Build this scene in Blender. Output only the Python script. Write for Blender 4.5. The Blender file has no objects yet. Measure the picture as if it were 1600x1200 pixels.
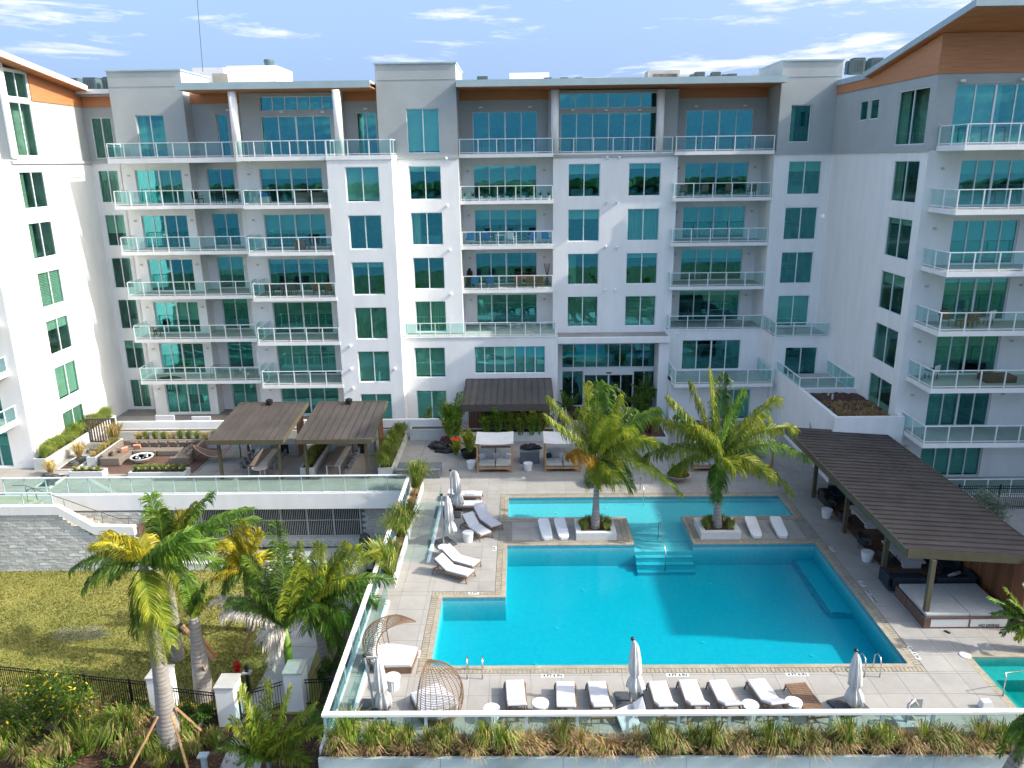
import bpy, math, random
from mathutils import Vector, Matrix
R = math.radians
random.seed(7)
sc = bpy.context.scene
COL = sc.collection

# ------------------------------------------------------------------ camera
EYE = Vector((0, 0, 19.6))
PITCH, YAW, ROLL, FPX = R(15.95), R(.73), R(.75), 1220.0
FWD = Vector((-math.sin(YAW)*math.cos(PITCH), math.cos(YAW)*math.cos(PITCH), -math.sin(PITCH)))
_r = Vector((math.cos(YAW), math.sin(YAW), 0)); _u = _r.cross(FWD)
RGT = _r*math.cos(ROLL) - _u*math.sin(ROLL)
UPV = _u*math.cos(ROLL) + _r*math.sin(ROLL)
cam_data = bpy.data.cameras.new('camera'); cam = bpy.data.objects.new('camera', cam_data)
COL.objects.link(cam); sc.camera = cam
m3 = Matrix((RGT, UPV, -FWD)).transposed()
cam.matrix_world = Matrix.Translation(EYE) @ m3.to_4x4()
cam_data.sensor_width = 36; cam_data.lens = FPX/1600*36
cam_data.clip_start = .5; cam_data.clip_end = 8000

def at(px, py, x=None, y=None, z=None):
    """where the line of sight through a point of the photograph meets the plane X=x, Y=y or Z=z"""
    d = FWD + RGT*((px-800)/FPX) - UPV*((py-600)/FPX)
    t = (z-EYE.z)/d.z if z is not None else (y-EYE.y)/d.y if y is not None else (x-EYE.x)/d.x
    return EYE + d*t

# ------------------------------------------------------------------ sky and sun
SUN_DIR = Vector((-1, .125, -.72)).normalized()          # the way the light travels
w = bpy.data.worlds.new('World'); sc.world = w; w.use_nodes = True
nt = w.node_tree; nt.nodes.clear()
def N(tree, t, **kw):
    n = tree.nodes.new(t)
    for k, v in kw.items():
        if k.startswith('i_'): n.inputs[k[2:].replace('_', ' ')].default_value = v
        else: setattr(n, k, v)
    return n
out = N(nt, 'ShaderNodeOutputWorld'); bg = N(nt, 'ShaderNodeBackground')
sky = N(nt, 'ShaderNodeTexSky', sky_type='NISHITA', sun_disc=False)
sky.sun_elevation = math.asin(-SUN_DIR.z)
sky.sun_rotation = math.atan2(-SUN_DIR.x, -SUN_DIR.y)
sky.altitude = 0; sky.air_density = 1.0; sky.dust_density = 5.0; sky.ozone_density = 2.0
tc = N(nt, 'ShaderNodeTexCoord'); sep = N(nt, 'ShaderNodeSeparateXYZ')
nt.links.new(tc.outputs['Generated'], sep.inputs[0])
mp = N(nt, 'ShaderNodeMapping'); mp.inputs['Scale'].default_value = (1.0, 1.0, 8.0); mp.inputs['Location'].default_value = (2.3, .4, .15)
nt.links.new(tc.outputs['Generated'], mp.inputs[0])
nz = N(nt, 'ShaderNodeTexNoise', noise_dimensions='3D'); nz.inputs['Scale'].default_value = 3.6; nz.inputs['Detail'].default_value = 9; nz.inputs['Roughness'].default_value = .63; nz.inputs['Distortion'].default_value = .25
nt.links.new(mp.outputs[0], nz.inputs['Vector'])
cr = N(nt, 'ShaderNodeValToRGB'); cr.color_ramp.elements[0].position = .545; cr.color_ramp.elements[1].position = .64
nt.links.new(nz.outputs['Fac'], cr.inputs[0])
tint = N(nt, 'ShaderNodeMixRGB', blend_type='MULTIPLY'); tint.inputs[0].default_value = 1; tint.inputs[2].default_value = (1.04, 1.03, .97, 1)
nt.links.new(sky.outputs[0], tint.inputs[1])
hz = N(nt, 'ShaderNodeMapRange'); hz.inputs['From Min'].default_value = .0; hz.inputs['From Max'].default_value = 1.1; hz.inputs['To Min'].default_value = .92; hz.inputs['To Max'].default_value = 0
nt.links.new(sep.outputs['Z'], hz.inputs['Value'])
pale = N(nt, 'ShaderNodeMixRGB'); pale.inputs[2].default_value = (.78, 1.2, 2.05, 1)
nt.links.new(hz.outputs[0], pale.inputs[0]); nt.links.new(tint.outputs[0], pale.inputs[1])
mixc = N(nt, 'ShaderNodeMixRGB'); mixc.inputs[2].default_value = (2.3, 2.42, 2.6, 1)
nt.links.new(cr.outputs[0], mixc.inputs[0]); nt.links.new(pale.outputs[0], mixc.inputs[1])
nt.links.new(mixc.outputs[0], bg.inputs[0]); bg.inputs[1].default_value = .15
nt.links.new(bg.outputs[0], out.inputs[0])
sun_d = bpy.data.lights.new('sun', 'SUN'); sun = bpy.data.objects.new('sun', sun_d); COL.objects.link(sun)
sun.rotation_euler = SUN_DIR.to_track_quat('-Z', 'Y').to_euler(); sun.location = (60, 0, 80)
sun_d.energy = 2.0; sun_d.angle = R(.53); sun_d.color = (1, .95, .86)
sc.view_settings.view_transform = 'Standard'; sc.view_settings.look = 'None'
sc.view_settings.exposure = 1.66; sc.view_settings.gamma = 1; sc.view_settings.use_curve_mapping = False
sc.render.engine = 'CYCLES'
sc.cycles.max_bounces = 8; sc.cycles.transparent_max_bounces = 24; sc.cycles.caustics_reflective = False; sc.cycles.caustics_refractive = False

# ------------------------------------------------------------------ materials
def new_mat(name):
    m = bpy.data.materials.new(name); m.use_nodes = True
    m.node_tree.nodes.clear(); return m
def surf(name, col, rough=.7, var=.12, scale=3.0, bump=.0, bscale=40.0, col2=None, metal=0.0, spec=.4, mott=None, stretch=(1, 1, 1), obj_rand=.0, detail=5, coord='Object', macro=0, mscale=.22, mstretch=(1, 1, 1)):
    m = new_mat(name); t = m.node_tree
    o = N(t, 'ShaderNodeOutputMaterial'); b = N(t, 'ShaderNodeBsdfPrincipled'); t.links.new(b.outputs[0], o.inputs[0])
    b.inputs['Roughness'].default_value = rough; b.inputs['Metallic'].default_value = metal; b.inputs['Specular IOR Level'].default_value = spec
    g = N(t, 'ShaderNodeTexCoord'); mpn = N(t, 'ShaderNodeMapping'); mpn.inputs['Scale'].default_value = stretch
    t.links.new(g.outputs[coord], mpn.inputs[0])
    n = N(t, 'ShaderNodeTexNoise'); n.inputs['Scale'].default_value = scale; n.inputs['Detail'].default_value = detail; n.inputs['Roughness'].default_value = .62
    t.links.new(mpn.outputs[0], n.inputs['Vector'])
    c2 = col2 or tuple(c*(1-2*var) for c in col)
    c1 = col if col2 else tuple(min(1, c*(1+var)) for c in col)
    rp = N(t, 'ShaderNodeValToRGB'); rp.color_ramp.elements[0].position = .32; rp.color_ramp.elements[1].position = .68
    rp.color_ramp.elements[0].color = (*c2, 1); rp.color_ramp.elements[1].color = (*c1, 1)
    t.links.new(n.outputs['Fac'], rp.inputs[0]); last = rp.outputs[0]
    if macro:
        ge = N(t, 'ShaderNodeNewGeometry'); mm = N(t, 'ShaderNodeMapping'); mm.inputs['Scale'].default_value = mstretch; n3 = N(t, 'ShaderNodeTexNoise'); n3.inputs['Scale'].default_value = mscale; n3.inputs['Detail'].default_value = 6; n3.inputs['Roughness'].default_value = .65
        t.links.new(ge.outputs['Position'], mm.inputs[0]); t.links.new(mm.outputs[0], n3.inputs['Vector']); m5 = N(t, 'ShaderNodeMapRange'); m5.inputs['From Min'].default_value = .3; m5.inputs['From Max'].default_value = .7; m5.inputs['To Min'].default_value = 1-macro; m5.inputs['To Max'].default_value = 1+macro*.4
        h3 = N(t, 'ShaderNodeHueSaturation'); t.links.new(n3.outputs['Fac'], m5.inputs['Value']); t.links.new(m5.outputs[0], h3.inputs['Value']); t.links.new(last, h3.inputs['Color']); last = h3.outputs[0]
    if obj_rand:
        oi = N(t, 'ShaderNodeObjectInfo'); hs = N(t, 'ShaderNodeHueSaturation')
        mr = N(t, 'ShaderNodeMapRange'); mr.inputs['To Min'].default_value = 1-obj_rand; mr.inputs['To Max'].default_value = 1+obj_rand
        t.links.new(oi.outputs['Random'], mr.inputs['Value']); t.links.new(mr.outputs[0], hs.inputs['Value']); t.links.new(last, hs.inputs['Color']); last = hs.outputs[0]
    t.links.new(last, b.inputs['Base Color'])
    if bump:
        n2 = N(t, 'ShaderNodeTexNoise'); n2.inputs['Scale'].default_value = bscale; n2.inputs['Detail'].default_value = 4
        t.links.new(mpn.outputs[0], n2.inputs['Vector'])
        bp = N(t, 'ShaderNodeBump'); bp.inputs['Strength'].default_value = bump; bp.inputs['Distance'].default_value = .02
        t.links.new(n2.outputs['Fac'], bp.inputs['Height']); t.links.new(bp.outputs[0], b.inputs['Normal'])
    return m
M = {}
M['white'] = surf('white_stucco', (.83, .83, .815), .85, .028, 1.3, .2, 24, spec=.2, stretch=(1, 1, .22), macro=.035, mscale=.9, mstretch=(1, 1, .3))
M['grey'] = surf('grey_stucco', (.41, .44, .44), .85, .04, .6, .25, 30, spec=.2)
M['trim'] = surf('white_metal_trim', (.78, .80, .80), .4, .02, 2)
M['fascia'] = surf('blue_grey_metal_fascia', (.36, .47, .50), .45, .04, 1)
M['frame'] = surf('window_frame_white', (.74, .78, .78), .4, .02, 2)
M['wood_panel'] = surf('red_brown_wood_panel', (.55, .24, .10), .5, 0, 2.2, .1, 20, col2=(.43, .165, .065), stretch=(.3, .3, 9))
M['room'] = surf('room_wall', (.52, .50, .44), .9, .25, .8)
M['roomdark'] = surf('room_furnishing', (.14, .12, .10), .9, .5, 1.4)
M['blind'] = surf('pale_roller_blind', (.62, .66, .58), .8, .03, 2)
M['curtain'] = surf('sheer_curtain', (.50, .52, .45), .9, 0, 6, col2=(.28, .30, .25), stretch=(3, 3, .1))
M['concrete'] = surf('concrete', (.42, .42, .40), .85, .08, 1.2, .2, 20)
M['membrane'] = surf('roof_membrane', (.34, .33, .31), .9, .12, .5)
M['slabtop'] = surf('balcony_floor', (.45, .45, .42), .8, .06, 1)
M['roofmetal'] = surf('brown_standing_seam_metal', (.105, .09, .083), .5, .1, .6, col2=(.078, .068, .062), metal=.15, obj_rand=.08, macro=.2, mscale=.8)
M['beam'] = surf('bronze_painted_steel', (.115, .10, .062), .5, .08, 2, metal=.1)
M['cedar'] = surf('cedar_slats', (.30, .13, .06), .65, 0, 1.5, .3, 25, col2=(.15, .065, .035), stretch=(6, 6, .5), obj_rand=.25)
M['deckwood'] = surf('brown_deck_boards', (.16, .095, .07), .6, 0, 3, .2, 30, col2=(.10, .06, .048), stretch=(.6, 6, 1), obj_rand=.15)
M['paver'] = surf('porcelain_paver', (.335, .32, .295), .7, .06, .9, .08, 60, obj_rand=.05, spec=.3, macro=.12, mscale=.35)
M['paver_joint'] = surf('paver_joint', (.235, .225, .20), .9, .1, 3)
M['coping'] = surf('pool_coping_stone', (.36, .32, .245), .75, .12, 6, .15, 40, obj_rand=.1, macro=.25, mscale=1.2)
M['terrace'] = surf('tan_terrace_floor', (.40, .37, .30), .8, .06, 1.2)
M['black'] = surf('black_metal', (.012, .012, .013), .45, .1, 4)
M['darkgrey'] = surf('dark_grey_metal', (.07, .075, .08), .5, .1, 3)
M['railgrey'] = surf('grey_steel', (.46, .48, .48), .45, .05, 3, metal=.2)
M['railteal'] = surf('pale_aluminium_post', (.45, .60, .60), .45, .04, 3)
M['steel'] = surf('stainless_steel', (.62, .62, .62), .22, .05, 3, metal=.95)
M['stone'] = surf('split_face_block', (.58, .58, .55), .9, .08, 3, .4, 22, obj_rand=.12)
M['mortar'] = surf('block_joint', (.26, .26, .25), .95, .1, 4)
M['cushion'] = surf('white_cushion', (.50, .51, .54), .9, .03, 4, .25, 60)
M['towel'] = surf('grey_cushion', (.36, .38, .38), .9, .05, 4, .25, 60)
M['teak'] = surf('weathered_teak', (.23, .14, .085), .6, 0, 4, .2, 30, col2=(.15, .09, .06), stretch=(1, 6, 6))
M['canvas'] = surf('off_white_canvas', (.62, .62, .60), .9, .04, 3, .3, 25)
M['plastic'] = surf('white_resin', (.70, .71, .72), .35, .02, 3)
M['greybox'] = surf('slate_resin', (.13, .15, .17), .6, .06, 2)
M['sofa'] = surf('taupe_weave', (.20, .165, .135), .9, .08, 5, .4, 90)
M['pink'] = surf('salmon_cloth', (.62, .30, .20), .9, .05, 5)
M['wicker'] = surf('brown_wicker', (.22, .14, .085), .7, .2, 20)
M['navy'] = surf('dark_navy_cloth', (.018, .03, .045), .85, .2, 5)
M['charcoal'] = surf('charcoal_rope', (.03, .035, .037), .8, .2, 20)
M['soil'] = surf('brown_mulch', (.11, .06, .035), .95, 0, 9, .9, 30, col2=(.04, .025, .017))
M['planter'] = surf('pale_planter', (.55, .58, .57), .75, .04, 2)
M['planter_blue'] = surf('blue_grey_planter_face', (.33, .42, .44), .75, .05, .6)
M['sidewalk'] = surf('pale_sidewalk', (.46, .45, .42), .85, .08, 1.5, .1, 40)
M['lawn'] = surf('lawn', (.27, .25, .065), .95, 0, .35, .5, 60, col2=(.15, .17, .035), detail=12)
M['ground'] = surf('ground_cover_soil', (.10, .09, .045), .95, 0, .4, .5, 20, col2=(.05, .06, .025))
M['bare'] = surf('worn_turf', (.22, .21, .15), .95, 0, 1.5, .5, 60, col2=(.16, .17, .06))
M['red'] = surf('red_hydrant_paint', (.55, .012, .01), .35, .05, 6)
M['blue'] = surf('blue_cushion', (.02, .18, .42), .8, .1, 5)
M['orange'] = surf('orange_cloth', (.6, .09, .02), .8, .1, 5)
M['chestnut'] = surf('rattan_brown', (.20, .10, .05), .7, .2, 10)
M['ac'] = surf('teal_grey_condenser', (.09, .15, .16), .6, .15, 6)
M['ink'] = surf('black_ink', (.01, .01, .01), .6, .05, 5)
M['tilewhite'] = surf('white_tile', (.62, .62, .60), .4, .03, 5)
M['stake'] = surf('raw_timber', (.42, .25, .12), .8, .15, 6, .2, 40, stretch=(1, 1, .3))
M['poolshell'] = surf('pool_plaster', (.34, .52, .54), .7, .04, 5, .0)
M['pooltile'] = surf('pool_line_tile', (.07, .33, .42), .3, .1, 8)
M['spashell'] = surf('spa_plaster', (.09, .34, .33), .7, .08, 4)
M['trunk'] = surf('palm_trunk_bark', (.36, .33, .30), .9, 0, 3, .4, 25, col2=(.25, .23, .21), stretch=(1, 1, 5))
M['scar'] = surf('trunk_ring_scar', (.15, .135, .12), .95, .1, 4)
M['crownshaft'] = surf('green_crownshaft', (.16, .28, .03), .45, .15, 3)
M['flower'] = surf('yellow_blossom', (.75, .55, .02), .7, .1, 8)
def leaf(name, c1, c2, trans=.35, scale=1.5, rough=.45):
    m = new_mat(name); t = m.node_tree
    o = N(t, 'ShaderNodeOutputMaterial'); b = N(t, 'ShaderNodeBsdfPrincipled'); tr = N(t, 'ShaderNodeBsdfTranslucent'); mx = N(t, 'ShaderNodeMixShader'); mx.inputs[0].default_value = trans
    g = N(t, 'ShaderNodeTexCoord'); n = N(t, 'ShaderNodeTexNoise'); n.inputs['Scale'].default_value = scale; n.inputs['Detail'].default_value = 6
    t.links.new(g.outputs['Object'], n.inputs['Vector'])
    rp = N(t, 'ShaderNodeValToRGB'); rp.color_ramp.elements[0].position = .35; rp.color_ramp.elements[1].position = .65
    rp.color_ramp.elements[0].color = (*c1, 1); rp.color_ramp.elements[1].color = (*c2, 1)
    t.links.new(n.outputs['Fac'], rp.inputs[0])
    oi = N(t, 'ShaderNodeObjectInfo'); hs = N(t, 'ShaderNodeHueSaturation'); mr = N(t, 'ShaderNodeMapRange'); mr.inputs['To Min'].default_value = .7; mr.inputs['To Max'].default_value = 1.3
    t.links.new(oi.outputs['Random'], mr.inputs['Value']); t.links.new(mr.outputs[0], hs.inputs['Value']); t.links.new(rp.outputs[0], hs.inputs['Color'])
    b.inputs['Roughness'].default_value = rough; b.inputs['Specular IOR Level'].default_value = .35
    t.links.new(hs.outputs[0], b.inputs['Base Color']); t.links.new(hs.outputs[0], tr.inputs['Color'])
    t.links.new(b.outputs[0], mx.inputs[1]); t.links.new(tr.outputs[0], mx.inputs[2]); t.links.new(mx.outputs[0], o.inputs[0])
    return m
M['frond'] = leaf('palm_frond_green', (.05, .125, .015), (.17, .28, .03), .38)
M['frond_gold'] = leaf('coconut_frond_gold_green', (.14, .21, .02), (.36, .38, .04), .4)
M['frond_yellow'] = leaf('yellowing_frond', (.32, .31, .02), (.60, .50, .03))
M['frond_orange'] = leaf('dying_orange_frond', (.40, .17, .02), (.55, .32, .03))
M['frond_dry'] = leaf('dry_grey_flower_stalk', (.45, .41, .36), (.66, .62, .55), .2)
M['grassgreen'] = leaf('fresh_grass_blade', (.12, .20, .025), (.26, .34, .05))
M['grasstan'] = leaf('dry_grass_blade', (.32, .20, .10), (.46, .32, .16), .25)
M['grassyellow'] = leaf('straw_grass_blade', (.36, .28, .08), (.50, .40, .12), .25)
M['shrub'] = leaf('dark_shrub_leaf', (.035, .09, .015), (.11, .20, .03))
M['purple'] = leaf('burgundy_leaf', (.08, .012, .02), (.16, .03, .04))
M['silver'] = leaf('silver_green_leaf', (.16, .24, .16), (.30, .38, .28))
def front_fresnel(t, ior, normal=None):
    fr = N(t, 'ShaderNodeFresnel'); fr.inputs['IOR'].default_value = ior
    if normal: t.links.new(normal, fr.inputs['Normal'])
    ge = N(t, 'ShaderNodeNewGeometry'); iv = N(t, 'ShaderNodeMath', operation='SUBTRACT'); iv.inputs[0].default_value = 1.0
    mu = N(t, 'ShaderNodeMath', operation='MULTIPLY'); t.links.new(ge.outputs['Backfacing'], iv.inputs[1]); t.links.new(fr.outputs[0], mu.inputs[0]); t.links.new(iv.outputs[0], mu.inputs[1])
    return mu.outputs[0]
def glassmat(name, refl, trans, base=.22, bump=0.02, rough=.015, ior=1.5):
    m = new_mat(name); t = m.node_tree
    o = N(t, 'ShaderNodeOutputMaterial'); gl = N(t, 'ShaderNodeBsdfGlossy'); tr = N(t, 'ShaderNodeBsdfTransparent'); mx = N(t, 'ShaderNodeMixShader')
    gl.inputs['Color'].default_value = (*refl, 1); gl.inputs['Roughness'].default_value = rough; tr.inputs['Color'].default_value = (*trans, 1)
    fr = front_fresnel(t, ior)
    ad = N(t, 'ShaderNodeMath', operation='ADD', use_clamp=True); ad.inputs[1].default_value = base
    if bump:
        g = N(t, 'ShaderNodeTexCoord'); n = N(t, 'ShaderNodeTexNoise'); n.inputs['Scale'].default_value = .9; n.inputs['Detail'].default_value = 1
        t.links.new(g.outputs['Object'], n.inputs['Vector']); bp = N(t, 'ShaderNodeBump'); bp.inputs['Strength'].default_value = bump; bp.inputs['Distance'].default_value = .3
        t.links.new(n.outputs['Fac'], bp.inputs['Height']); t.links.new(bp.outputs[0], gl.inputs['Normal'])
    t.links.new(fr, ad.inputs[0]); t.links.new(ad.outputs[0], mx.inputs[0]); t.links.new(tr.outputs[0], mx.inputs[1]); t.links.new(gl.outputs[0], mx.inputs[2]); t.links.new(mx.outputs[0], o.inputs[0])
    return m
M['glass'] = glassmat('teal_window_glass', (.16, .70, .74), (.44, .76, .70), .28)
M['glass_side'] = glassmat('green_window_glass', (.25, .62, .58), (.44, .66, .58), .10)
M['railglass'] = glassmat('railing_glass', (.7, .95, .95), (.80, .93, .92), .03)
def waterm(name, absorb, density, bump=.3, scale=3.2):
    m = new_mat(name); t = m.node_tree
    o = N(t, 'ShaderNodeOutputMaterial'); gl = N(t, 'ShaderNodeBsdfGlossy'); tr = N(t, 'ShaderNodeBsdfTransparent'); mx = N(t, 'ShaderNodeMixShader')
    gl.inputs['Roughness'].default_value = .03
    g = N(t, 'ShaderNodeTexCoord'); n = N(t, 'ShaderNodeTexNoise'); n.inputs['Scale'].default_value = scale; n.inputs['Detail'].default_value = 4
    t.links.new(g.outputs['Object'], n.inputs['Vector']); bp = N(t, 'ShaderNodeBump'); bp.inputs['Strength'].default_value = bump; bp.inputs['Distance'].default_value = .05
    t.links.new(n.outputs['Fac'], bp.inputs['Height']); t.links.new(bp.outputs[0], gl.inputs['Normal']); fr = front_fresnel(t, 1.33, bp.outputs[0])
    t.links.new(fr, mx.inputs[0]); t.links.new(tr.outputs[0], mx.inputs[1]); t.links.new(gl.outputs[0], mx.inputs[2]); t.links.new(mx.outputs[0], o.inputs['Surface'])
    va = N(t, 'ShaderNodeVolumeAbsorption'); va.inputs['Color'].default_value = (*absorb, 1); va.inputs['Density'].default_value = density
    t.links.new(va.outputs[0], o.inputs['Volume'])
    return m
M['water'] = waterm('pool_water', (0.02, .885, .93), 1.35)
M['spawater'] = waterm('spa_water', (0.04, .87, .86), 1.6)
M['bay'] = surf('bay_water', (.03, .09, .11), .12, .1, .02, .25, .4, spec=.6)

# ------------------------------------------------------------------ mesh building
class MB:
    def __init__(s): s.v = []; s.f = []; s.mi = []; s.m = 0
    def quad(s, *p):
        n = len(s.v); s.v += [tuple(q) for q in p]; s.f.append(tuple(range(n, n+len(p)))); s.mi.append(s.m)
    def box(s, x0, y0, z0, x1, y1, z1, T=None):
        n = len(s.v)
        pts = [(x0, y0, z0), (x1, y0, z0), (x1, y1, z0), (x0, y1, z0), (x0, y0, z1), (x1, y0, z1), (x1, y1, z1), (x0, y1, z1)]
        if T is not None: pts = [tuple(T @ Vector(p)) for p in pts]
        s.v += pts
        for f in ((0, 3, 2, 1), (4, 5, 6, 7), (0, 1, 5, 4), (1, 2, 6, 5), (2, 3, 7, 6), (3, 0, 4, 7)):
            s.f.append(tuple(n+i for i in f)); s.mi.append(s.m)
        return s
    def hull(s, top, bot):
        """a solid between two equal loops of points"""
        n = len(s.v); k = len(top); s.v += [tuple(p) for p in bot] + [tuple(p) for p in top]
        s.f.append(tuple(range(n+k-1, n-1, -1))); s.f.append(tuple(range(n+k, n+2*k))); s.mi += [s.m]*2
        for i in range(k):
            j = (i+1) % k; s.f.append((n+i, n+j, n+k+j, n+k+i)); s.mi.append(s.m)
        return s
    def tube(s, pts, r, n=6, caps=True):
        pts = [Vector(p) for p in pts]; rs = r if isinstance(r, (list, tuple)) else [r]*len(pts)
        b0 = len(s.v); up = None
        for i, p in enumerate(pts):
            d = (pts[min(i+1, len(pts)-1)] - pts[max(i-1, 0)]).normalized()
            if up is None: up = Vector((0, 0, 1)) if abs(d.z) < .9 else Vector((1, 0, 0))
            a = d.cross(up).normalized(); b = a.cross(d).normalized(); up = b
            for k in range(n):
                q = p + (a*math.cos(2*math.pi*k/n) + b*math.sin(2*math.pi*k/n))*rs[i]; s.v.append(tuple(q))
        for i in range(len(pts)-1):
            for k in range(n):
                k2 = (k+1) % n; s.f.append((b0+i*n+k, b0+i*n+k2, b0+(i+1)*n+k2, b0+(i+1)*n+k)); s.mi.append(s.m)
        if caps:
            s.f.append(tuple(b0+k for k in range(n-1, -1, -1))); s.f.append(tuple(b0+(len(pts)-1)*n+k for k in range(n))); s.mi += [s.m]*2
        return s
    def lathe(s, prof, n=16, c=(0, 0, 0), cap=True):
        b0 = len(s.v)
        for r, z in prof:
            for k in range(n):
                a = 2*math.pi*k/n; s.v.append((c[0]+r*math.cos(a), c[1]+r*math.sin(a), c[2]+z))
        for i in range(len(prof)-1):
            for k in range(n):
                k2 = (k+1) % n; s.f.append((b0+i*n+k, b0+i*n+k2, b0+(i+1)*n+k2, b0+(i+1)*n+k)); s.mi.append(s.m)
        if cap:
            s.f.append(tuple(b0+k for k in range(n-1, -1, -1))); s.f.append(tuple(b0+(len(prof)-1)*n+k for k in range(n))); s.mi += [s.m]*2
        return s
    def bar(s, p, q, w, h=None, up=(0, 0, 1)):
        """a square bar from p to q"""
        p, q = Vector(p), Vector(q); h = h or w; d = (q-p); L = d.length; d.normalize()
        a = d.cross(Vector(up))
        if a.length < 1e-4: a = d.cross(Vector((0, 1, 0)))
        a.normalize(); b = a.cross(d)
        n = len(s.v)
        for t in (p, q):
            for x, y in ((-1, -1), (1, -1), (1, 1), (-1, 1)): s.v.append(tuple(t + a*x*w/2 + b*y*h/2))
        for f in ((3, 2, 1, 0), (4, 5, 6, 7), (0, 1, 5, 4), (1, 2, 6, 5), (2, 3, 7, 6), (3, 0, 4, 7)): s.f.append(tuple(n+i for i in f)); s.mi.append(s.m)
        return s
    def mesh(s, name, mats, smooth=False):
        me = bpy.data.meshes.new(name); me.from_pydata(s.v, [], s.f)
        for m in (mats if isinstance(mats, (list, tuple)) else [mats]): me.materials.append(M[m] if isinstance(m, str) else m)
        if any(s.mi): me.polygons.foreach_set('material_index', s.mi)
        if smooth: me.polygons.foreach_set('use_smooth', [True]*len(me.polygons))
        me.update(); return me
    def build(s, name, mats, parent=None, loc=(0, 0, 0), rz=0, smooth=False, bevel=0, **kw):
        o = place(name, s.mesh(name, mats, smooth), parent, loc, rz, **kw)
        if bevel:
            b = o.modifiers.new('bevel', 'BEVEL'); b.width = bevel; b.segments = 2; b.limit_method = 'ANGLE'
        return o
def place(name, me, parent=None, loc=(0, 0, 0), rz=0, label=None, cat=None, group=None, kind=None, rot=None, scale=None):
    o = bpy.data.objects.new(name, me); COL.objects.link(o)
    o.location = loc; o.rotation_euler = rot if rot else (0, 0, rz)
    if scale: o.scale = scale
    if parent: o.parent = parent
    return tag(o, label, cat, group, kind)
def tag(o, label=None, cat=None, group=None, kind=None):
    if label: o['label'] = label
    if cat: o['category'] = cat
    if group: o['group'] = group
    if kind: o['kind'] = kind
    return o
def thing(name, loc, label, cat, group=None, rz=0): return place(name, None, None, loc, rz, label, cat, group)
def kids(o): return [c for c in KID.get(o.name, [])]
def tree_of(root):
    d = {}
    for o in COL.objects:
        if o.parent: d.setdefault(o.parent.name, []).append(o)
    return d
def copy_thing(root, tree, loc, rz, label, parent=None):
    c = root.copy(); COL.objects.link(c)
    if parent: c.parent = parent
    else:
        c.location = loc; c.rotation_euler = (0, 0, rz)
        if label: c['label'] = label
    for ch in tree.get(root.name, []): copy_thing(ch, tree, None, 0, None, c)
    return c
ORD = ['first', 'second', 'third', 'fourth', 'fifth', 'sixth', 'seventh', 'eighth', 'ninth', 'tenth', 'eleventh', 'twelfth', 'thirteenth', 'fourteenth', 'fifteenth', 'sixteenth', 'seventeenth', 'eighteenth', 'nineteenth', 'twentieth', 'twenty first', 'twenty second', 'twenty third', 'twenty fourth', 'twenty fifth', 'twenty sixth', 'twenty seventh', 'twenty eighth', 'twenty ninth', 'thirtieth', 'thirty first', 'thirty second', 'thirty third', 'thirty fourth', 'thirty fifth', 'thirty sixth', 'thirty seventh', 'thirty eighth', 'thirty ninth', 'fortieth']
# ================================================================== THE APARTMENT BUILDING
BLD = thing('apartment_building', (0, 0, 0), 'white seven storey apartment building wrapping round the pool deck, with teal windows and glass balconies', 'building')
ZF = [None] + [.07 + 3.34*k for k in range(7)]      # floor levels 1..7
class Fac:
    """a facade: local x runs along it, local y goes into the building"""
    def __init__(s, ox, oy, rz): s.o = (ox, oy, 0); s.rz = rz; s.T = Matrix.Translation((ox, oy, 0)) @ Matrix.Rotation(rz, 4, 'Z')
    def w(s, x, y, z): return s.T @ Vector((x, y, z))
FC = Fac(0, 0, 0); FL = Fac(-32.9, 0, math.pi/2); FR = Fac(23.0, 0, -math.pi/2)
CACHE = {}
def cached(key, fn):
    if key not in CACHE: CACHE[key] = fn()
    return CACHE[key]
def wall(F, x0, x1, z0, z1, y, holes=(), mat='white', depth=.26, name='wall', label=None):
    b = MB(); xs = sorted({x0, x1, *[h[0] for h in holes], *[h[1] for h in holes]}); zs = sorted({z0, z1, *[h[2] for h in holes], *[h[3] for h in holes]})
    for i in range(len(xs)-1):
        for j in range(len(zs)-1):
            cx, cz = (xs[i]+xs[i+1])/2, (zs[j]+zs[j+1])/2
            if any(h[0] < cx < h[1] and h[2] < cz < h[3] for h in holes): continue
            b.quad((xs[i], y, zs[j]), (xs[i+1], y, zs[j]), (xs[i+1], y, zs[j+1]), (xs[i], y, zs[j+1]))
    for a0, a1, c0, c1 in holes:
        d = y+depth
        b.quad((a0, y, c0), (a0, d, c0), (a0, d, c1), (a0, y, c1)); b.quad((a1, y, c0), (a1, y, c1), (a1, d, c1), (a1, d, c0))
        b.quad((a0, y, c1), (a0, d, c1), (a1, d, c1), (a1, y, c1)); b.quad((a0, y, c0), (a1, y, c0), (a1, d, c0), (a0, d, c0))
    return b.build(name, mat, BLD, F.o, F.rz, label=label)
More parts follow.
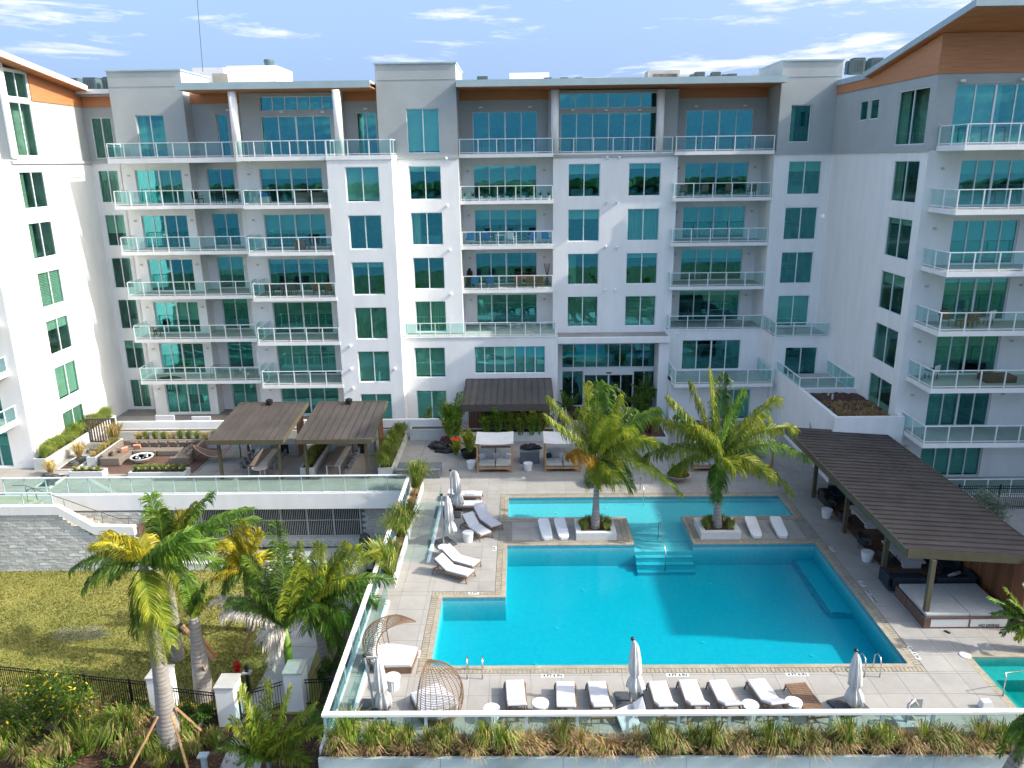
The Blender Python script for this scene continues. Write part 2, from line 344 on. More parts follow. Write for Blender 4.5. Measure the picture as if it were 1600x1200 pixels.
def room_mesh(w, h, v):
    def f():
        b = MB(); d = 3.6; e = .25; x0, x1, z0, z1 = -e, w+e, -.1, h+.2
        b.m = 0
        b.quad((x0, 0, z0), (x0, d, z0), (x0, d, z1), (x0, 0, z1)); b.quad((x1, 0, z0), (x1, 0, z1), (x1, d, z1), (x1, d, z0))
        b.quad((x0, d, z0), (x1, d, z0), (x1, d, z1), (x0, d, z1)); b.quad((x0, 0, z1), (x1, 0, z1), (x1, d, z1), (x0, d, z1)); b.m = 1
        b.quad((x0, 0, z0), (x1, 0, z0), (x1, d, z0), (x0, d, z0))
        rr = random.Random(v*13+int(w*10)); b.m = 2
        if v % 3 == 0: b.box(.3, 1.1, 0, min(w-.2, 2.0), 2.8, .55)
        b.m = 1
        b.box(w*.55, 2.5, 0, w*.9, 3.3, .9); b.m = 3
        if v % 2: b.box(w*.15, 1.2, 0, w*.15+.7, 1.9, .75)
        b.m = 1; b.box(w*rr.uniform(.1, .6), 3.4, 1.2, w*rr.uniform(.65, .9), 3.5, 2.0)
        return b.mesh('room', ['room', 'roomdark', 'cushion', 'chestnut'])
    return cached(('room', round(w, 2), round(h, 2), v % 5), f)
WI = [0]
def window(F, x0, x1, z0, z1, y, n, blind=None, name='window', glass='glass', transom=None, rnd=True, depth=.12):
    """frame (its mullions) > panes, blind, room"""
    w, h = round(x1-x0, 2), round(z1-z0, 2); t = .055
    WI[0] += 1; k = WI[0]
    def fr():
        b = MB(); b.box(0, 0, 0, t, .1, h); b.box(w-t, 0, 0, w, .1, h); b.box(t, 0, 0, w-t, .1, t); b.box(t, 0, h-t, w-t, .1, h)
        for i in range(1, n):
            m = .06 if (n == 4 and i == 2) else .035
            b.box(w*i/n-m, .005, t, w*i/n+m, .095, h-t)
        return b.mesh('window', 'frame')
    def pn():
        b = MB(); m = .035; b.quad((0, 0, 0), (w/n, 0, 0), (w/n, 0, h-2*t), (0, 0, h-2*t)); return b.mesh('pane', glass)
    p = F.w(x0, y+depth, z0)
    o = place(name, cached(('fr', w, h, n), fr), BLD, p, F.rz)
    for i in range(n): 
        q = place('pane', cached(('pn', w, h, n, glass), pn), o, (w*i/n, .05, t))
    if blind is None and rnd: blind = random.choice([None, None, 'top', 'top', 'top', 'curtain', 'full', 'side', 'deep'])
    if blind in ('top', 'full', 'deep'):
        f = {'top': random.choice([.15, .3]), 'full': .97, 'deep': .6}[blind]
        b = MB(); b.box(t, .16, h-t-(h-2*t)*f, w-t, .18, h-t); b.build('blind', 'blind', o)
    if blind in ('curtain', 'side'):
        b = MB(); r0 = [(t, w-t)] if blind == 'curtain' else [(t, w*.28)]
        for a, c in r0:
            nn = int((c-a)/.06); pts = [(a+(c-a)*i/nn, .2+.03*math.sin(i*1.7)) for i in range(nn+1)]
            for i in range(nn): b.quad((*pts[i], t), (*pts[i+1], t), (*pts[i+1], h-t), (*pts[i], h-t))
        b.build('curtain', 'curtain', o)
    if blind == 'slats':
        b = MB()
        for i in range(int(h/.11)): b.box(t, .14, t+i*.11, w-t, .17, t+i*.11+.075)
        b.build('blind', 'blind', o)
    r = place('room', room_mesh(w, h, k), o, (0, .22, 0))
    return o
def windows_on(F, spec, y, mat='white', x0=None, x1=None, z0=0, z1=0, **kw):
    """spec: (x0,x1,z0,z1,panes[,blind]); cuts the wall and fits the windows"""
    wall(F, x0, x1, z0, z1, y, [s[:4] for s in spec], mat)
    for s in spec: window(F, *s[:4], y, s[4], s[5] if len(s) > 5 else None, **kw)
def balcony(F, x0, x1, zf, yf, yb, sides='LR', nx=None, slab=True, label=None, zoff=0, th=.26, rail=True):
    """slab > handrail, posts, glass panels"""
    b = MB()
    if slab: b.box(x0, yf, zf-th, x1, yb, zf)
    else: b.box(x0, yf-.02, zf-.08, x1, yf+.12, zf)
    b.m = 1
    if slab: b.quad((x0+.02, yf+.02, zf+.004), (x1-.02, yf+.02, zf+.004), (x1-.02, yb, zf+.004), (x0+.02, yb, zf+.004))
    s = b.build('balcony', ['white', 'slabtop'], BLD, F.o, F.rz, label=label)
    if not rail: return s
    H = 1.07; ins = .07; a, c, f = x0+ins, x1-ins, yf+ins
    b = MB(); b.box(a-.03, f-.03, zf+H-.05, c+.03, f+.03, zf+H); b.box(a, f-.015, zf+.08, c, f+.015, zf+.12)
    if 'L' in sides: b.box(a-.03, f+.03, zf+H-.05, a+.03, yb, zf+H); b.box(a-.015, f+.015, zf+.08, a+.015, yb, zf+.12)
    if 'R' in sides: b.box(c-.03, f+.03, zf+H-.05, c+.03, yb, zf+H); b.box(c-.015, f+.015, zf+.08, c+.015, yb, zf+.12)
    b.build('handrail', 'trim', s)
    n = nx or max(2, round((c-a)/1.4)); st = (c-a)/n
    pm = cached('post', lambda: MB().box(-.03, -.035, 0, .03, .035, H-.06).mesh('post', 'trim'))
    def gm(w): return cached(('gp', round(w, 2)), lambda: MB().box(.04, -.006, .14, w-.04, .006, H-.07).mesh('glass_panel', 'railglass'))
    for i in range(n+1): place('post', pm, s, (a+st*i, f, zf))
    for i in range(n): place('glass_panel', gm(st), s, (a+st*i, f, zf))
    for sd, X in (('L', a), ('R', c)):
        if sd in sides:
            L = yb-f; m = max(1, round(L/1.3)); q = L/m
            for i in range(m): place('glass_panel', gm(q), s, (X, f+q*i, zf), math.pi/2)
            for i in range(1, m+1): place('post', pm, s, (X, f+q*i-(.05 if i == m else 0), zf), math.pi/2)
    return s
WH0, WH1 = .14, 2.55     # window sill and head above the floor
def col(F, y, x0, x1, floors, n, blinds={}, z=None):
    return [(x0, x1, ZF[k]+(z or (WH0, WH1))[0], ZF[k]+(z or (WH0, WH1))[1], n, blinds.get(k)) for k in floors]
TOPW = 19.86
# ---- white lower storeys, bay by bay -------------------------------------------------
D = (.04, 2.52)
windows_on(FC, col(FC, 62, -32.5, -30.95, range(1, 7), 2, {6: 'curtain', 5: None}, z=(.1, 2.52)), 62, x0=-32.9, x1=-29.95, z0=-.6, z1=TOPW, glass='glass_side', depth=.04)
wall(FC, -29.95, -29.94, 0, 1, 61.9)
doors = col(FC, 60.5, -28.91, -25.41, range(1, 7), 4, {6: 'curtain'}, z=D)
windows_on(FC, doors, 60.5, x0=-29.95, x1=-24.74, z0=-.2, z1=TOPW)
windows_on(FC, col(FC, 61.8, -24.0, -21.93, range(1, 7), 2, z=D), 61.8, x0=-24.74, x1=-20.9, z0=-.2, z1=TOPW)
windows_on(FC, col(FC, 59.8, -19.3, -14.67, range(1, 7), 4, {2: 'full'}, z=D), 59.8, x0=-20.9, x1=-13.58, z0=-.2, z1=TOPW)
windows_on(FC, col(FC, 57, -12.32, -9.95, range(1, 7), 2, {6: 'full', 2: 'full', 1: 'full', 3: 'curtain'}), 57, x0=-13.58, x1=-8.98, z0=-.2, z1=TOPW)
windows_on(FC, col(FC, 59.4, -8.14, -5.78, range(3, 7), 2, {6: 'top', 5: 'side', 4: None}), 59.4, x0=-8.98, x1=-4.47, z0=6.78, z1=TOPW)
windows_on(FC, col(FC, 62.4, -3.57, 1.32, range(3, 7), 4, {3: 'side'}, z=D), 62.4, x0=-4.47, x1=2.52, z0=6.78, z1=TOPW)
windows_on(FC, col(FC, 60.8, 3.66, 6.06, range(3, 7), 2, {6: 'top', 5: 'top', 3: None}) + col(FC, 60.8, 8.2, 10.62, range(3, 7), 2, {6: 'top', 3: 'slats', 5: 'curtain'}), 60.8, x0=2.52, x1=11.85, z0=6.3, z1=TOPW)
windows_on(FC, col(FC, 63.2, 12.9, 17.83, range(3, 7), 4, z=D), 63.2, x0=11.85, x1=18.84, z0=6.78, z1=TOPW)
windows_on(FC, col(FC, 60.2, 19.96, 22.4, range(3, 7), 2, {6: 'top', 3: 'full'}), 60.2, x0=18.84, x1=23.0, z0=6.78, z1=TOPW)
# lower projecting blocks
f1 = ZF[1]; f2 = ZF[2]; f3 = ZF[3]
a = at(741, 542, y=58.25); c = at(852, 583, y=58.25)
sp = [(-8.2, -5.85, f2+.1, f2+2.5, 2, 'full'), (-8.2, -5.85, f1+.05, f1+2.4, 2, 'full')]
windows_on(FC, sp+[(a.x, c.x, c.z, a.z, 7, 'full')], 58.25, x0=-8.98, x1=2.8, z0=-.2, z1=f3)
wall(FC, 11.4, 18.84, f2, f3, 60.1, [(12.7, 17.3, f2+.04, f2+2.45)]); window(FC, 12.7, 17.3, f2+.04, f2+2.45, 60.1, 4)
wall(FC, 11.4, 18.84, -.2, f2, 57.6, [(15.0, 17.6, f1+.04, f1+2.45)]); window(FC, 15.0, 17.6, f1+.04, f1+2.45, 57.6, 2)
wall(FC, 18.84, 23.0, -.2, f3, 57.1, [(19.8, 22.2, f2+.12, f2+2.5)]); window(FC, 19.8, 22.2, f2+.12, f2+2.5, 57.1, 2)
# walls seen end on between the bays
def ret(x, y0, y1, z0, z1, mat='white', name='wall'):
    MB().box(x-.02, y0, z0, x+.02, y1, z1).build(name, mat, BLD)
for x, y0, y1, z0, z1 in ((-29.93, 60.5, 62, -.6, TOPW), (-24.76, 60.502, 61.8, -.2, TOPW), (-20.92, 59.802, 61.8, -.2, TOPW), (-13.56, 57.002, 59.8, -.2, TOPW), (-9.0, 57.002, 59.4, -.2, TOPW), (-4.49, 59.402, 62.4, 6.78, TOPW), (2.54, 60.802, 62.4, 6.5, TOPW),
        (11.83, 60.802, 63.2, 6.5, TOPW), (18.86, 60.202, 63.2, 6.78, TOPW), (18.86, 57.102, 60.2, -.2, f3), (11.42, 57.602, 60.1, -.2, f2), (11.42, 60.102, 60.8, -.2, f3), (2.78, 58.252, 62.0, -.2, f3)):
    ret(x, y0, y1, z0, z1)
# flat roofs of the lower blocks (terrace floors)
MB().box(-8.96, 58.27, f3-.3, 2.76, 62.4, f3-.01).build('terrace_slab', 'slabtop', BLD)
MB().box(11.44, 60.12, f3-.3, 18.82, 63.2, f3-.01).build('terrace_slab', 'slabtop', BLD)
MB().box(18.88, 57.12, f3-.3, 22.98, 60.2, f3-.01).build('terrace_slab', 'slabtop', BLD)
# ---- balconies ------------------------------------------------------------------------
for k in range(2, 7):
    balcony(FC, -29.75, -20.25, ZF[k], 58.4, 61.8 if False else 60.5, 'LR', 8)
    MB().box(-24.7, 60.5, ZF[k]-.26, -20.95, 61.8, ZF[k]).build('slab_edge', 'slabtop', BLD)
    balcony(FC, -19.75, -13.55, ZF[k], 57.0-.05, 59.8, 'L', 5)
for k in range(4, 7):
    balcony(FC, -4.45, 2.5, ZF[k], 59.7, 62.4, 'R' if False else '', 5)
    balcony(FC, 11.5, 18.82, ZF[k], 60.2, 63.2, 'L', 5)
balcony(FC, -8.9, 2.7, f3, 58.22, 59.3, 'LR', 10, slab=False)
balcony(FC, 11.5, 18.85, f3, 60.05, 61.6, 'L', 5, slab=False)
balcony(FC, 18.87, 22.97, f3, 57.05, 60.1, 'L', 3, slab=False)
balcony(FC, 11.4, 18.7, f2, 56.15, 60.0, 'LR', 4, slab=True)
# ---- entrance -------------------------------------------------------------------------
def px_rect(x0, y0, x1, y1, Y): a = at(x0, y0, y=Y); c = at(x1, y1, y=Y); return (a.x, c.x, c.z, a.z)
EY = 60.7
up = px_rect(878, 538, 1023, 574, EY); lo = px_rect(878, 580, 911, 634, EY); dr = px_rect(913, 586, 988, 634, EY); lr = px_rect(990, 580, 1022, 634, EY)
dr = (dr[0], dr[1], .1, dr[3]); lo = (lo[0], lo[1], .1, lo[3]); lr = (lr[0], lr[1], .1, lr[3])
wall(FC, 2.8, 11.4, -.1, 6.3, EY, [up, lo, dr, lr], 'frame', name='entrance_wall')
window(FC, *up, EY, 8, 'none', name='entrance_window'); window(FC, *lo, EY, 2, 'none', name='entrance_window'); window(FC, *lr, EY, 2, 'none', name='entrance_window')
window(FC, *dr, EY, 4, 'none', name='sliding_door', glass='glass_side')
b = MB(); b.box((dr[0]+dr[1])/2-.2, EY-.06, dr[3]+.12, (dr[0]+dr[1])/2+.2, EY-.01, dr[3]+.22); b.build('door_sensor', 'black', BLD)
b = MB(); b.box(2.82, 58.3, 6.1, 11.4, 58.6, 6.55); b.box(10.6, 58.6, -.1, 11.38, 60.6, 6.1); b.build('canopy_beam', 'white', BLD)
MB().box(2.82, 58.6, 6.25, 11.38, 60.78, 6.42).build('canopy_roof', 'membrane', BLD)
# ---- grey penthouse storey ------------------------------------------------------------
P7 = ZF[7]; WT = 24.0
def ph(x0, x1, y, holes, z1=25.2, mat='grey'): wall(FC, x0, x1, TOPW, z1, y, [h[:4] for h in holes], mat, name='penthouse_wall'); [window(FC, *h[:4], y, h[4], h[5] if len(h) > 5 else 'none') for h in holes]
def pr(x0, y0, x1, y1, Y, n, bl='none', full=True):
    r = px_rect(x0, y0, x1, y1, Y); return (r[0], r[1], P7+.05 if full else r[2], r[3], n, bl)
wp = pr(141, 184, 182, 248, 62, 2)
wall(FC, -32.9, -29.9, TOPW, WT-.1, 62, [wp[:4]], 'grey', name='penthouse_wall'); window(FC, *wp[:4], 62, 2, 'none', glass='glass_side', depth=.04)
MB().box(-32.9, 61.9, WT-.1, -29.9, 62.1, 25.0).build('wood_band', 'wood_panel', BLD)
T1 = (-29.95, -24.6); T2 = (-10.2, -4.5); T3 = (18.95, 23.2)
ph(*T1, 60.5, [pr(211, 180, 263, 245, 60.5, 2, 'side')], 26.2)
ph(-24.6, -20.5, 61.8, [pr(337, 178, 361, 243, 61.8, 1)], WT)
ph(-20.5, -13.0, 60.6, [pr(406, 182, 520, 241, 60.6, 4), pr(404, 151, 523, 172, 60.6, 6, 'none', False)], 24.6)
ph(-13.0, -10.2, 61.4, [pr(556, 176, 591, 238, 61.4, 2)], WT)
ph(*T2, 59.4, [pr(634, 170, 688, 239, 59.4, 2, 'full', False)], 26.3)
ph(-4.5, 2.2, 62.4, [pr(738, 175, 840, 238, 62.4, 4)], WT)
ph(2.2, 11.95, 62.0, [pr(876, 177, 1025, 237, 62.0, 6), pr(874, 146, 1027, 168, 62.0, 6, 'none', False)], 24.6)
ph(11.95, 18.95, 63.2, [pr(1073, 172, 1174, 236, 63.2, 4)], WT)
ph(*T3, 60.2, [pr(1237, 164, 1264, 222, 60.2, 1, 'side', False)], 26.2)
for x0, x1, y in ((-24.6, -20.5, 61.8), (-13.0, -10.2, 61.4), (-4.5, 2.2, 62.4), (11.95, 18.95, 63.2)):
    MB().box(x0, y-.05, WT, x1, y+.05, 24.75).build('wood_band', 'wood_panel', BLD)
for x, y0, y1 in ((2.2, 62.02, 62.4), (11.95, 62.0, 63.2)):
    MB().box(x-.03, y0-.04, WT, x+.03, y1, 24.75).build('wood_band', 'wood_panel', BLD); ret(x, y0, y1, TOPW, WT, 'grey', 'penthouse_wall')
for x, y0, y1 in ((-20.5, 60.602, 61.8), (-13, 60.602, 61.4)): ret(x, y0, y1, TOPW, 24.7, 'grey', 'penthouse_wall')
def tower(x0, x1, y0, z1, y1):
    b = MB(); b.box(x0-.02, y0+.01, TOPW, x0, y1, z1); b.box(x1, y0+.01, TOPW, x1+.02, y1, z1); b.box(x0, y1, 24, x1, y1+.1, z1); b.m = 1
    b.box(x0-.1, y0-.08, z1, x1+.1, y1+.1, z1+.1); b.m = 0; b.box(x0, y0-.02, z1-1.05, x1, y0-.002, z1-1.02)
    b.build('tower_parapet', ['grey', 'fascia'], BLD)
tower(*T1, 60.5, 26.2, 66); tower(*T2, 59.4, 26.3, 66); tower(*T3, 60.2, 26.2, 66)
# ledges at the foot of the grey storey
b = MB()
for x0, x1, y in ((-32.9, -29.95, 62), (-29.95, -24.7, 60.5), (-9.0, -4.47, 59.4), (2.52, 11.85, 60.8), (18.84, 23.0, 60.2)): b.box(x0, y-.1, TOPW-.06, x1, y+.05, TOPW+.14)
b.build('ledge', 'grey', BLD)
# penthouse balconies and terraces
balcony(FC, -29.75, -20.1, P7, 58.4, 60.5, 'LR', 8, th=.35); balcony(FC, -20.08, -13.62, P7, 57.4, 60.6, '', 5, th=.3)
balcony(FC, -13.6, -8.95, P7, 56.95, 59.5, 'LR', 3, th=.3)
MB().box(-24.7, 60.5, P7-.3, -10.2, 61.8, P7-.01).build('terrace_slab', 'slabtop', BLD)
balcony(FC, -4.45, 2.5, P7, 59.7, 62.4, 'R', 5); balcony(FC, 2.52, 11.45, P7, 60.75, 62, '', 6, th=.3); balcony(FC, 11.5, 18.82, P7, 60.2, 63.2, 'L', 5)
# round columns
for px, Y in ((368, 58.0), (529, 57.7), (867, 60.2), (1031, 60.9)):
    p = at(px, 200, y=Y); MB().lathe([(.29, P7+.01), (.29, 24.5)], 20, (p.x, Y, 0)).build('column', 'white', BLD, smooth=True)
# centre roofs: fascia, soffit, top
def roof(x0, x1, y0, y1, z0, z1, sof='wood_panel'):
    MB().box(x0, y0, z0, x1, y0+.12, z1).build('fascia', 'fascia', BLD)
    MB().box(x0, y0+.12, z0+.02, x1, y1, z0+.1).build('soffit', sof, BLD)
    MB().box(x0, y0+.12, z1-.12, x1, y1, z1).build('roof', 'trim', BLD)
    MB().box(x0, y0+.13, z0+.1, x0+.1, y1, z1-.12).build('fascia', 'fascia', BLD)
roof(at(273, 133, y=57.5).x, -10.3, 57.5, 74, 24.62, 25.08); roof(-4.42, 18.9, 58.6, 74, 24.66, 25.12)
MB().box(-33, 74, -.5, 23, 74.3, 25.0).build('wall', 'white', BLD)
MB().box(-33, 66.2, 24.4, 23, 74, 24.6).build('roof', 'membrane', BLD)
# ---- left wing (faces right) ----------------------------------------------------------
LY0 = 48.95
lw = [(52.85, 55.6, ZF[k]+WH0, ZF[k]+WH1, 2, {6: None, 5: 'side', 4: 'slats', 3: 'top', 2: 'full', 1: None}[k]) for k in range(1, 7)]
windows_on(FL, lw, 0, x0=LY0, x1=62.0, z0=-.6, z1=TOPW, glass='glass_side', depth=.04)
wall(FL, 52.3, 62.0, TOPW, WT-.1, 0, [(53.05, 55.5, P7+.2, 23.72)], 'grey', name='penthouse_wall')
window(FL, 53.05, 55.5, P7+.2, 23.72, 0, 2, 'none', glass='glass_side', depth=.04)
MB().box(52.3, -.12, P7+.05, 52.95, .02, 26.0).build('corner_trim', 'trim', BLD, FL.o, FL.rz)
def slope(y, side): return 25.0+(62-y)*.125
b = MB(); n = 10; b.m = 0                                   # wood band rises with the roof
y0, y1 = 55.6, 62.0
b.quad((y0, -.05, WT-.1), (y1, -.05, WT-.1), (y1, -.05, slope(y1, 0)-.1), (y0, -.05, slope(y0, 0)-.1))
b.build('wood_band', 'wood_panel', BLD, FL.o, FL.rz)
window(FL, 53.05, 55.5, 24.0, 25.6, 0, 2, 'none', glass='glass_side', depth=.04)
wall(FL, 52.95, 55.6, 23.72, 25.75, -.004, [(53.05, 55.5, 24.0, 25.6)], 'trim', name='window_surround')
MB().box(52.2, -.14, TOPW-.06, 62, -.002, TOPW+.14).build('ledge', 'grey', BLD, FL.o, FL.rz)
def slab_roof(pts_low, th, mats, name): b = MB(); b.hull([(p[0], p[1], p[2]+th) for p in pts_low], pts_low); return b.build(name, mats, BLD)
ex = -31.9
slab_roof([(ex, 50.6, slope(50.6, 0)-.1), (ex, 61.3, slope(61.3, 0)-.1), (-60, 61.3, slope(61.3, 0)-.1), (-60, 50.6, slope(50.6, 0)-.1)], .36, 'trim', 'wing_roof')
slab_roof([(ex-.02, 50.7, slope(50.7, 0)-.14), (ex-.02, 61.3, slope(61.3, 0)-.14), (-60, 61.3, slope(61.3, 0)-.14), (-60, 50.7, slope(50.7, 0)-.14)], .03, 'wood_panel', 'soffit')
MB().box(-60, 61.32, 24.78, -29.97, 61.5, 25.1).build('fascia', 'trim', BLD)
MB().box(-60, 61.5, 24.6, -29.97, 74, 24.8).build('roof', 'membrane', BLD)
# front walls of the left wing: white storeys at Y 48.95, penthouse set back
lf = [(-36.9, -34.4, ZF[k]+.04, ZF[k]+2.5, 3, None) for k in range(1, 7)] + [(-42.5, -38.5, ZF[k]+.04, ZF[k]+2.5, 4, None) for k in range(1, 7)]
windows_on(FC, lf, LY0, x0=-60, x1=-32.9, z0=-.6, z1=TOPW)
pl = (-38, -33.8, P7+.05, P7+3.5, 4, 'none'); wall(FC, -60, -32.9, TOPW, 26.2, 52.3, [pl[:4]], 'grey', name='penthouse_wall'); window(FC, *pl[:4], 52.3, 4, 'none')
MB().box(-60, 48.97, TOPW-.1, -32.92, 52.3, P7-.02).build('terrace_slab', 'slabtop', BLD)
for k in range(2, 8): balcony(FC, -46, -33.5, ZF[k], 46.6, LY0 if k < 7 else 52.3, 'R', 9)
# ---- right wing (faces left; local x = -Y) --------------------------------------------
RY0 = 46.0
rw = [(-50.0, -46.85, ZF[k]+WH0, ZF[k]+WH1, 2, {6: 'side', 5: None}.get(k)) for k in range(2, 7)]
windows_on(FR, rw, 0, x0=-60.2, x1=-RY0, z0=-.6, z1=TOPW, glass='glass_side', depth=.04)
rp = [(-56.0, -54.75, 21.9, 23.15, 1, 'none'), (-54.4, -53.1, 21.9, 23.15, 1, 'none'), (-50.4, -46.7, P7+.1, 23.32, 2, 'side')]
wall(FR, -60.2, -RY0, TOPW, 23.9, 0, [h[:4] for h in rp], 'grey', name='penthouse_wall')
for h in rp: window(FR, *h[:4], 0, h[4], h[5], glass='glass_side', depth=.04)
def rs(y): return 24.55+(54.6-y)*.168
b = MB(); b.quad((-60.2, -.05, 23.9), (-54.6, -.05, 23.9), (-54.6, -.05, 24.6), (-60.2, -.05, 24.75)); b.quad((-54.6, -.05, 23.9), (-RY0+.05, -.05, 23.9), (-RY0+.05, -.05, rs(RY0)-.08), (-54.6, -.05, rs(54.6)-.05))
b.build('wood_band', 'wood_panel', BLD, FR.o, FR.rz)
MB().box(-60.2, -.1, TOPW-.06, -RY0+.1, -.002, TOPW+.14).build('ledge', 'grey', BLD, FR.o, FR.rz)
slab_roof([(22.5, 42.2, rs(42.2)), (60, 42.2, rs(42.2)), (60, 54.8, rs(54.8)), (22.5, 54.8, rs(54.8))], .34, 'fascia', 'wing_roof')
slab_roof([(22.54, 42.3, rs(42.3)-.04), (60, 42.3, rs(42.3)-.04), (60, 54.6, rs(54.6)-.04), (22.54, 54.6, rs(54.6)-.04)], .03, 'wood_panel', 'soffit')
MB().box(22.86, 54.7, 24.5, 23.2, 60.18, 24.86).build('fascia', 'fascia', BLD); MB().box(23.2, 54.8, 24.4, 60, 74, 24.6).build('roof', 'membrane', BLD)
DX0, DX1 = 24.95, 28.75
rf = [(DX0, DX1, ZF[k]+.04, ZF[k]+2.56, 4, None) for k in range(1, 7)] + [(32.0, 36, ZF[k]+.04, ZF[k]+2.56, 4, None) for k in range(1, 7)]
windows_on(FC, rf, RY0, x0=23.0, x1=60, z0=-.6, z1=TOPW)
rp = [(24.1, 28.6, P7+.05, 23.35, 4, 'none'), (28.9, 33.3, P7+.05, 23.35, 4, 'none')]
wall(FC, 23.0, 60, TOPW, 23.9, RY0, [h[:4] for h in rp], 'grey', name='penthouse_wall')
for h in rp: window(FC, *h[:4], RY0, h[4], 'none')
MB().box(22.96, RY0-.06, 23.9, 60, RY0+.04, rs(RY0)-.05).build('wood_band', 'wood_panel', BLD)
for k in range(1, 8): balcony(FC, 23.4, 40, ZF[k], 43.1, RY0, 'L', 12, th=.28)
MB().box(59.9, 46.1, -.6, 60.1, 74, 24.4).build('wall', 'white', BLD); MB().box(-60.1, 49.1, -.6, -59.9, 74, 24.6).build('wall', 'white', BLD)
MB().box(23, 74, -.6, 60, 74.2, 24.4).build('wall', 'white', BLD); MB().box(-60, 74, -.6, -33, 74.2, 24.6).build('wall', 'white', BLD)
# small wall lights
lm = MB().box(-.13, -.12, -.06, .13, 0, .06).mesh('wall_light', 'trim'); lm2 = MB().lathe([(.1, 0), (.1, .14), (.03, .18)], 10).mesh('wall_light', 'trim')
for px, py, Y in ((356, 172, 61.7), (440, 175, 60.5), (504, 175, 60.5), (571, 170, 61.3), (751, 168, 62.3), (828, 167, 62.3), (895, 172, 61.9), (947, 172, 61.9), (999, 172, 61.9), (1088, 166, 63.1), (1164, 165, 63.1), (1504, 126, 45.9), (1598, 124, 45.9)):
    p = at(px, py, y=Y); place('wall_light', lm, BLD, p)
for px, py, Y in ((697, 249, 59.3), (699, 323, 59.3), (703, 392, 59.3), (705, 461, 59.3), (949, 248, 60.7), (968, 248, 60.7), (949, 318, 60.7), (965, 318, 60.7), (947, 387, 60.7), (964, 388, 60.7), (945, 455, 60.7), (962, 455, 60.7), (547, 542, 56.9), (549, 578, 56.9), (617, 578, 56.9), (552, 608, 56.9), (1060, 523, 60.0), (392, 255, 59.7), (398, 320, 59.7), (1285, 340, 45.9)):
    place('wall_light', lm2, BLD, at(px, py, y=Y))
lm3 = MB().box(-.09, -.07, -.05, .09, 0, .07).mesh('balcony_lamp', 'railgrey')
for k in range(1, 7):
    for X, Y in ((-29.4, 60.5), (-25.05, 60.5), (-20.1, 59.8), (-4.0, 62.4), (1.9, 62.4), (12.4, 63.2), (18.3, 63.2), (23.9, 46.0), (29.4, 46.0)):
        place('balcony_lamp', lm3, BLD, (X, Y, ZF[k]+2.1))
# green roof box and its terrace, front right
gx0, gx1, gy0, gy1, gz = 19.1, 23.35, 45.4, 51.9, 4.3
wall(FC, gx0, gx1, -.1, gz, gy0, [], 'white')
wl = MB(); wl.box(gx0, gy0+.002, -.1, gx0+.25, 57.08, gz); wl.box(gx1-.25, gy0+.002, 0, gx1, gy1, gz); wl.box(gx0+.25, gy1-.25, 0, gx1-.25, gy1, gz); wl.box(gx0+.25, gy0+.002, gz-.4, gx1-.25, gy0+.25, gz); wl.build('wall', 'white', BLD)
# cut corner doorway recess is a dark opening on the left face
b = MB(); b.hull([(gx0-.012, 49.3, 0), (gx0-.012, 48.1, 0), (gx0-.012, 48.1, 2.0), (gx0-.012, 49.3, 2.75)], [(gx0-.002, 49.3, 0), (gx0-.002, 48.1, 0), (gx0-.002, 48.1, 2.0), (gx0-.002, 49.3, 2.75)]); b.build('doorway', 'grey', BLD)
gr = thing('green_roof_bed', (0, 0, 0), 'brown dried planting bed on the flat roof of the white corner block', 'roof garden')
b = MB(); nn = 18
import mathutils
P2 = [[(gx0+.25+(gx1-gx0-.5)*i/nn, gy0+.25+(gy1-gy0-.5)*j/nn, gz-.32+.18*mathutils.noise.noise((i*.5, j*.5, 1))) for i in range(nn+1)] for j in range(nn+1)]
for j in range(nn):
    for i in range(nn): b.quad(P2[j][i], P2[j][i+1], P2[j+1][i+1], P2[j+1][i])
b.build('soil', 'soil', gr)
tb = MB(); rr = random.Random(3)
for i in range(1500):
    x, y = rr.uniform(gx0+.3, gx1-.3), rr.uniform(gy0+.3, gy0+4.2); h = rr.uniform(.05, .2); a = rr.uniform(0, 6.28); dx, dy = math.cos(a)*.06, math.sin(a)*.06
    tb.quad((x-dx, y-dy, gz-.36), (x+dx, y+dy, gz-.36), (x+dx*.3+dy, y+dy*.3, gz-.3+h))
tb.build('dry_plants', ['grasstan'], gr, kind='stuff')
for px, py in ((1295, 612), (1301, 618)): p = at(px, py, z=gz); MB().lathe([(.06, -.5), (.06, .1)], 10, p).build('vent_pipe', 'tilewhite', gr)
balcony(FC, gx0+.05, gx1-.3, f2+.5, 52.0, 57.0, 'LR', 3, slab=True)
# ================================================================== GROUND, DECK, POOL
GZ = -4.2
def sheet(name, pts, mat, z=None, kind='structure', label=None, th=0):
    b = MB(); P = [(p[0], p[1], z if z is not None else p[2]) for p in pts]
    if th: b.hull(P, [(p[0], p[1], p[2]-th) for p in P])
    else: b.quad(*P)
    return b.build(name, mat, kind=kind, label=label)
sheet('ground', [(-1500, -60, 0), (1500, -60, 0), (1500, 1500, 0), (-1500, 1500, 0)], 'ground', GZ-.06)
sheet('bay_water', [(-2500, -2500, 0), (2500, -2500, 0), (2500, -60, 0), (-2500, -60, 0)], 'bay', GZ-1.0)
MB().box(-1500, -60.5, GZ-3, 1500, -60, GZ).build('seawall', 'concrete', label='concrete seawall at the bay edge behind the viewpoint', cat='wall')
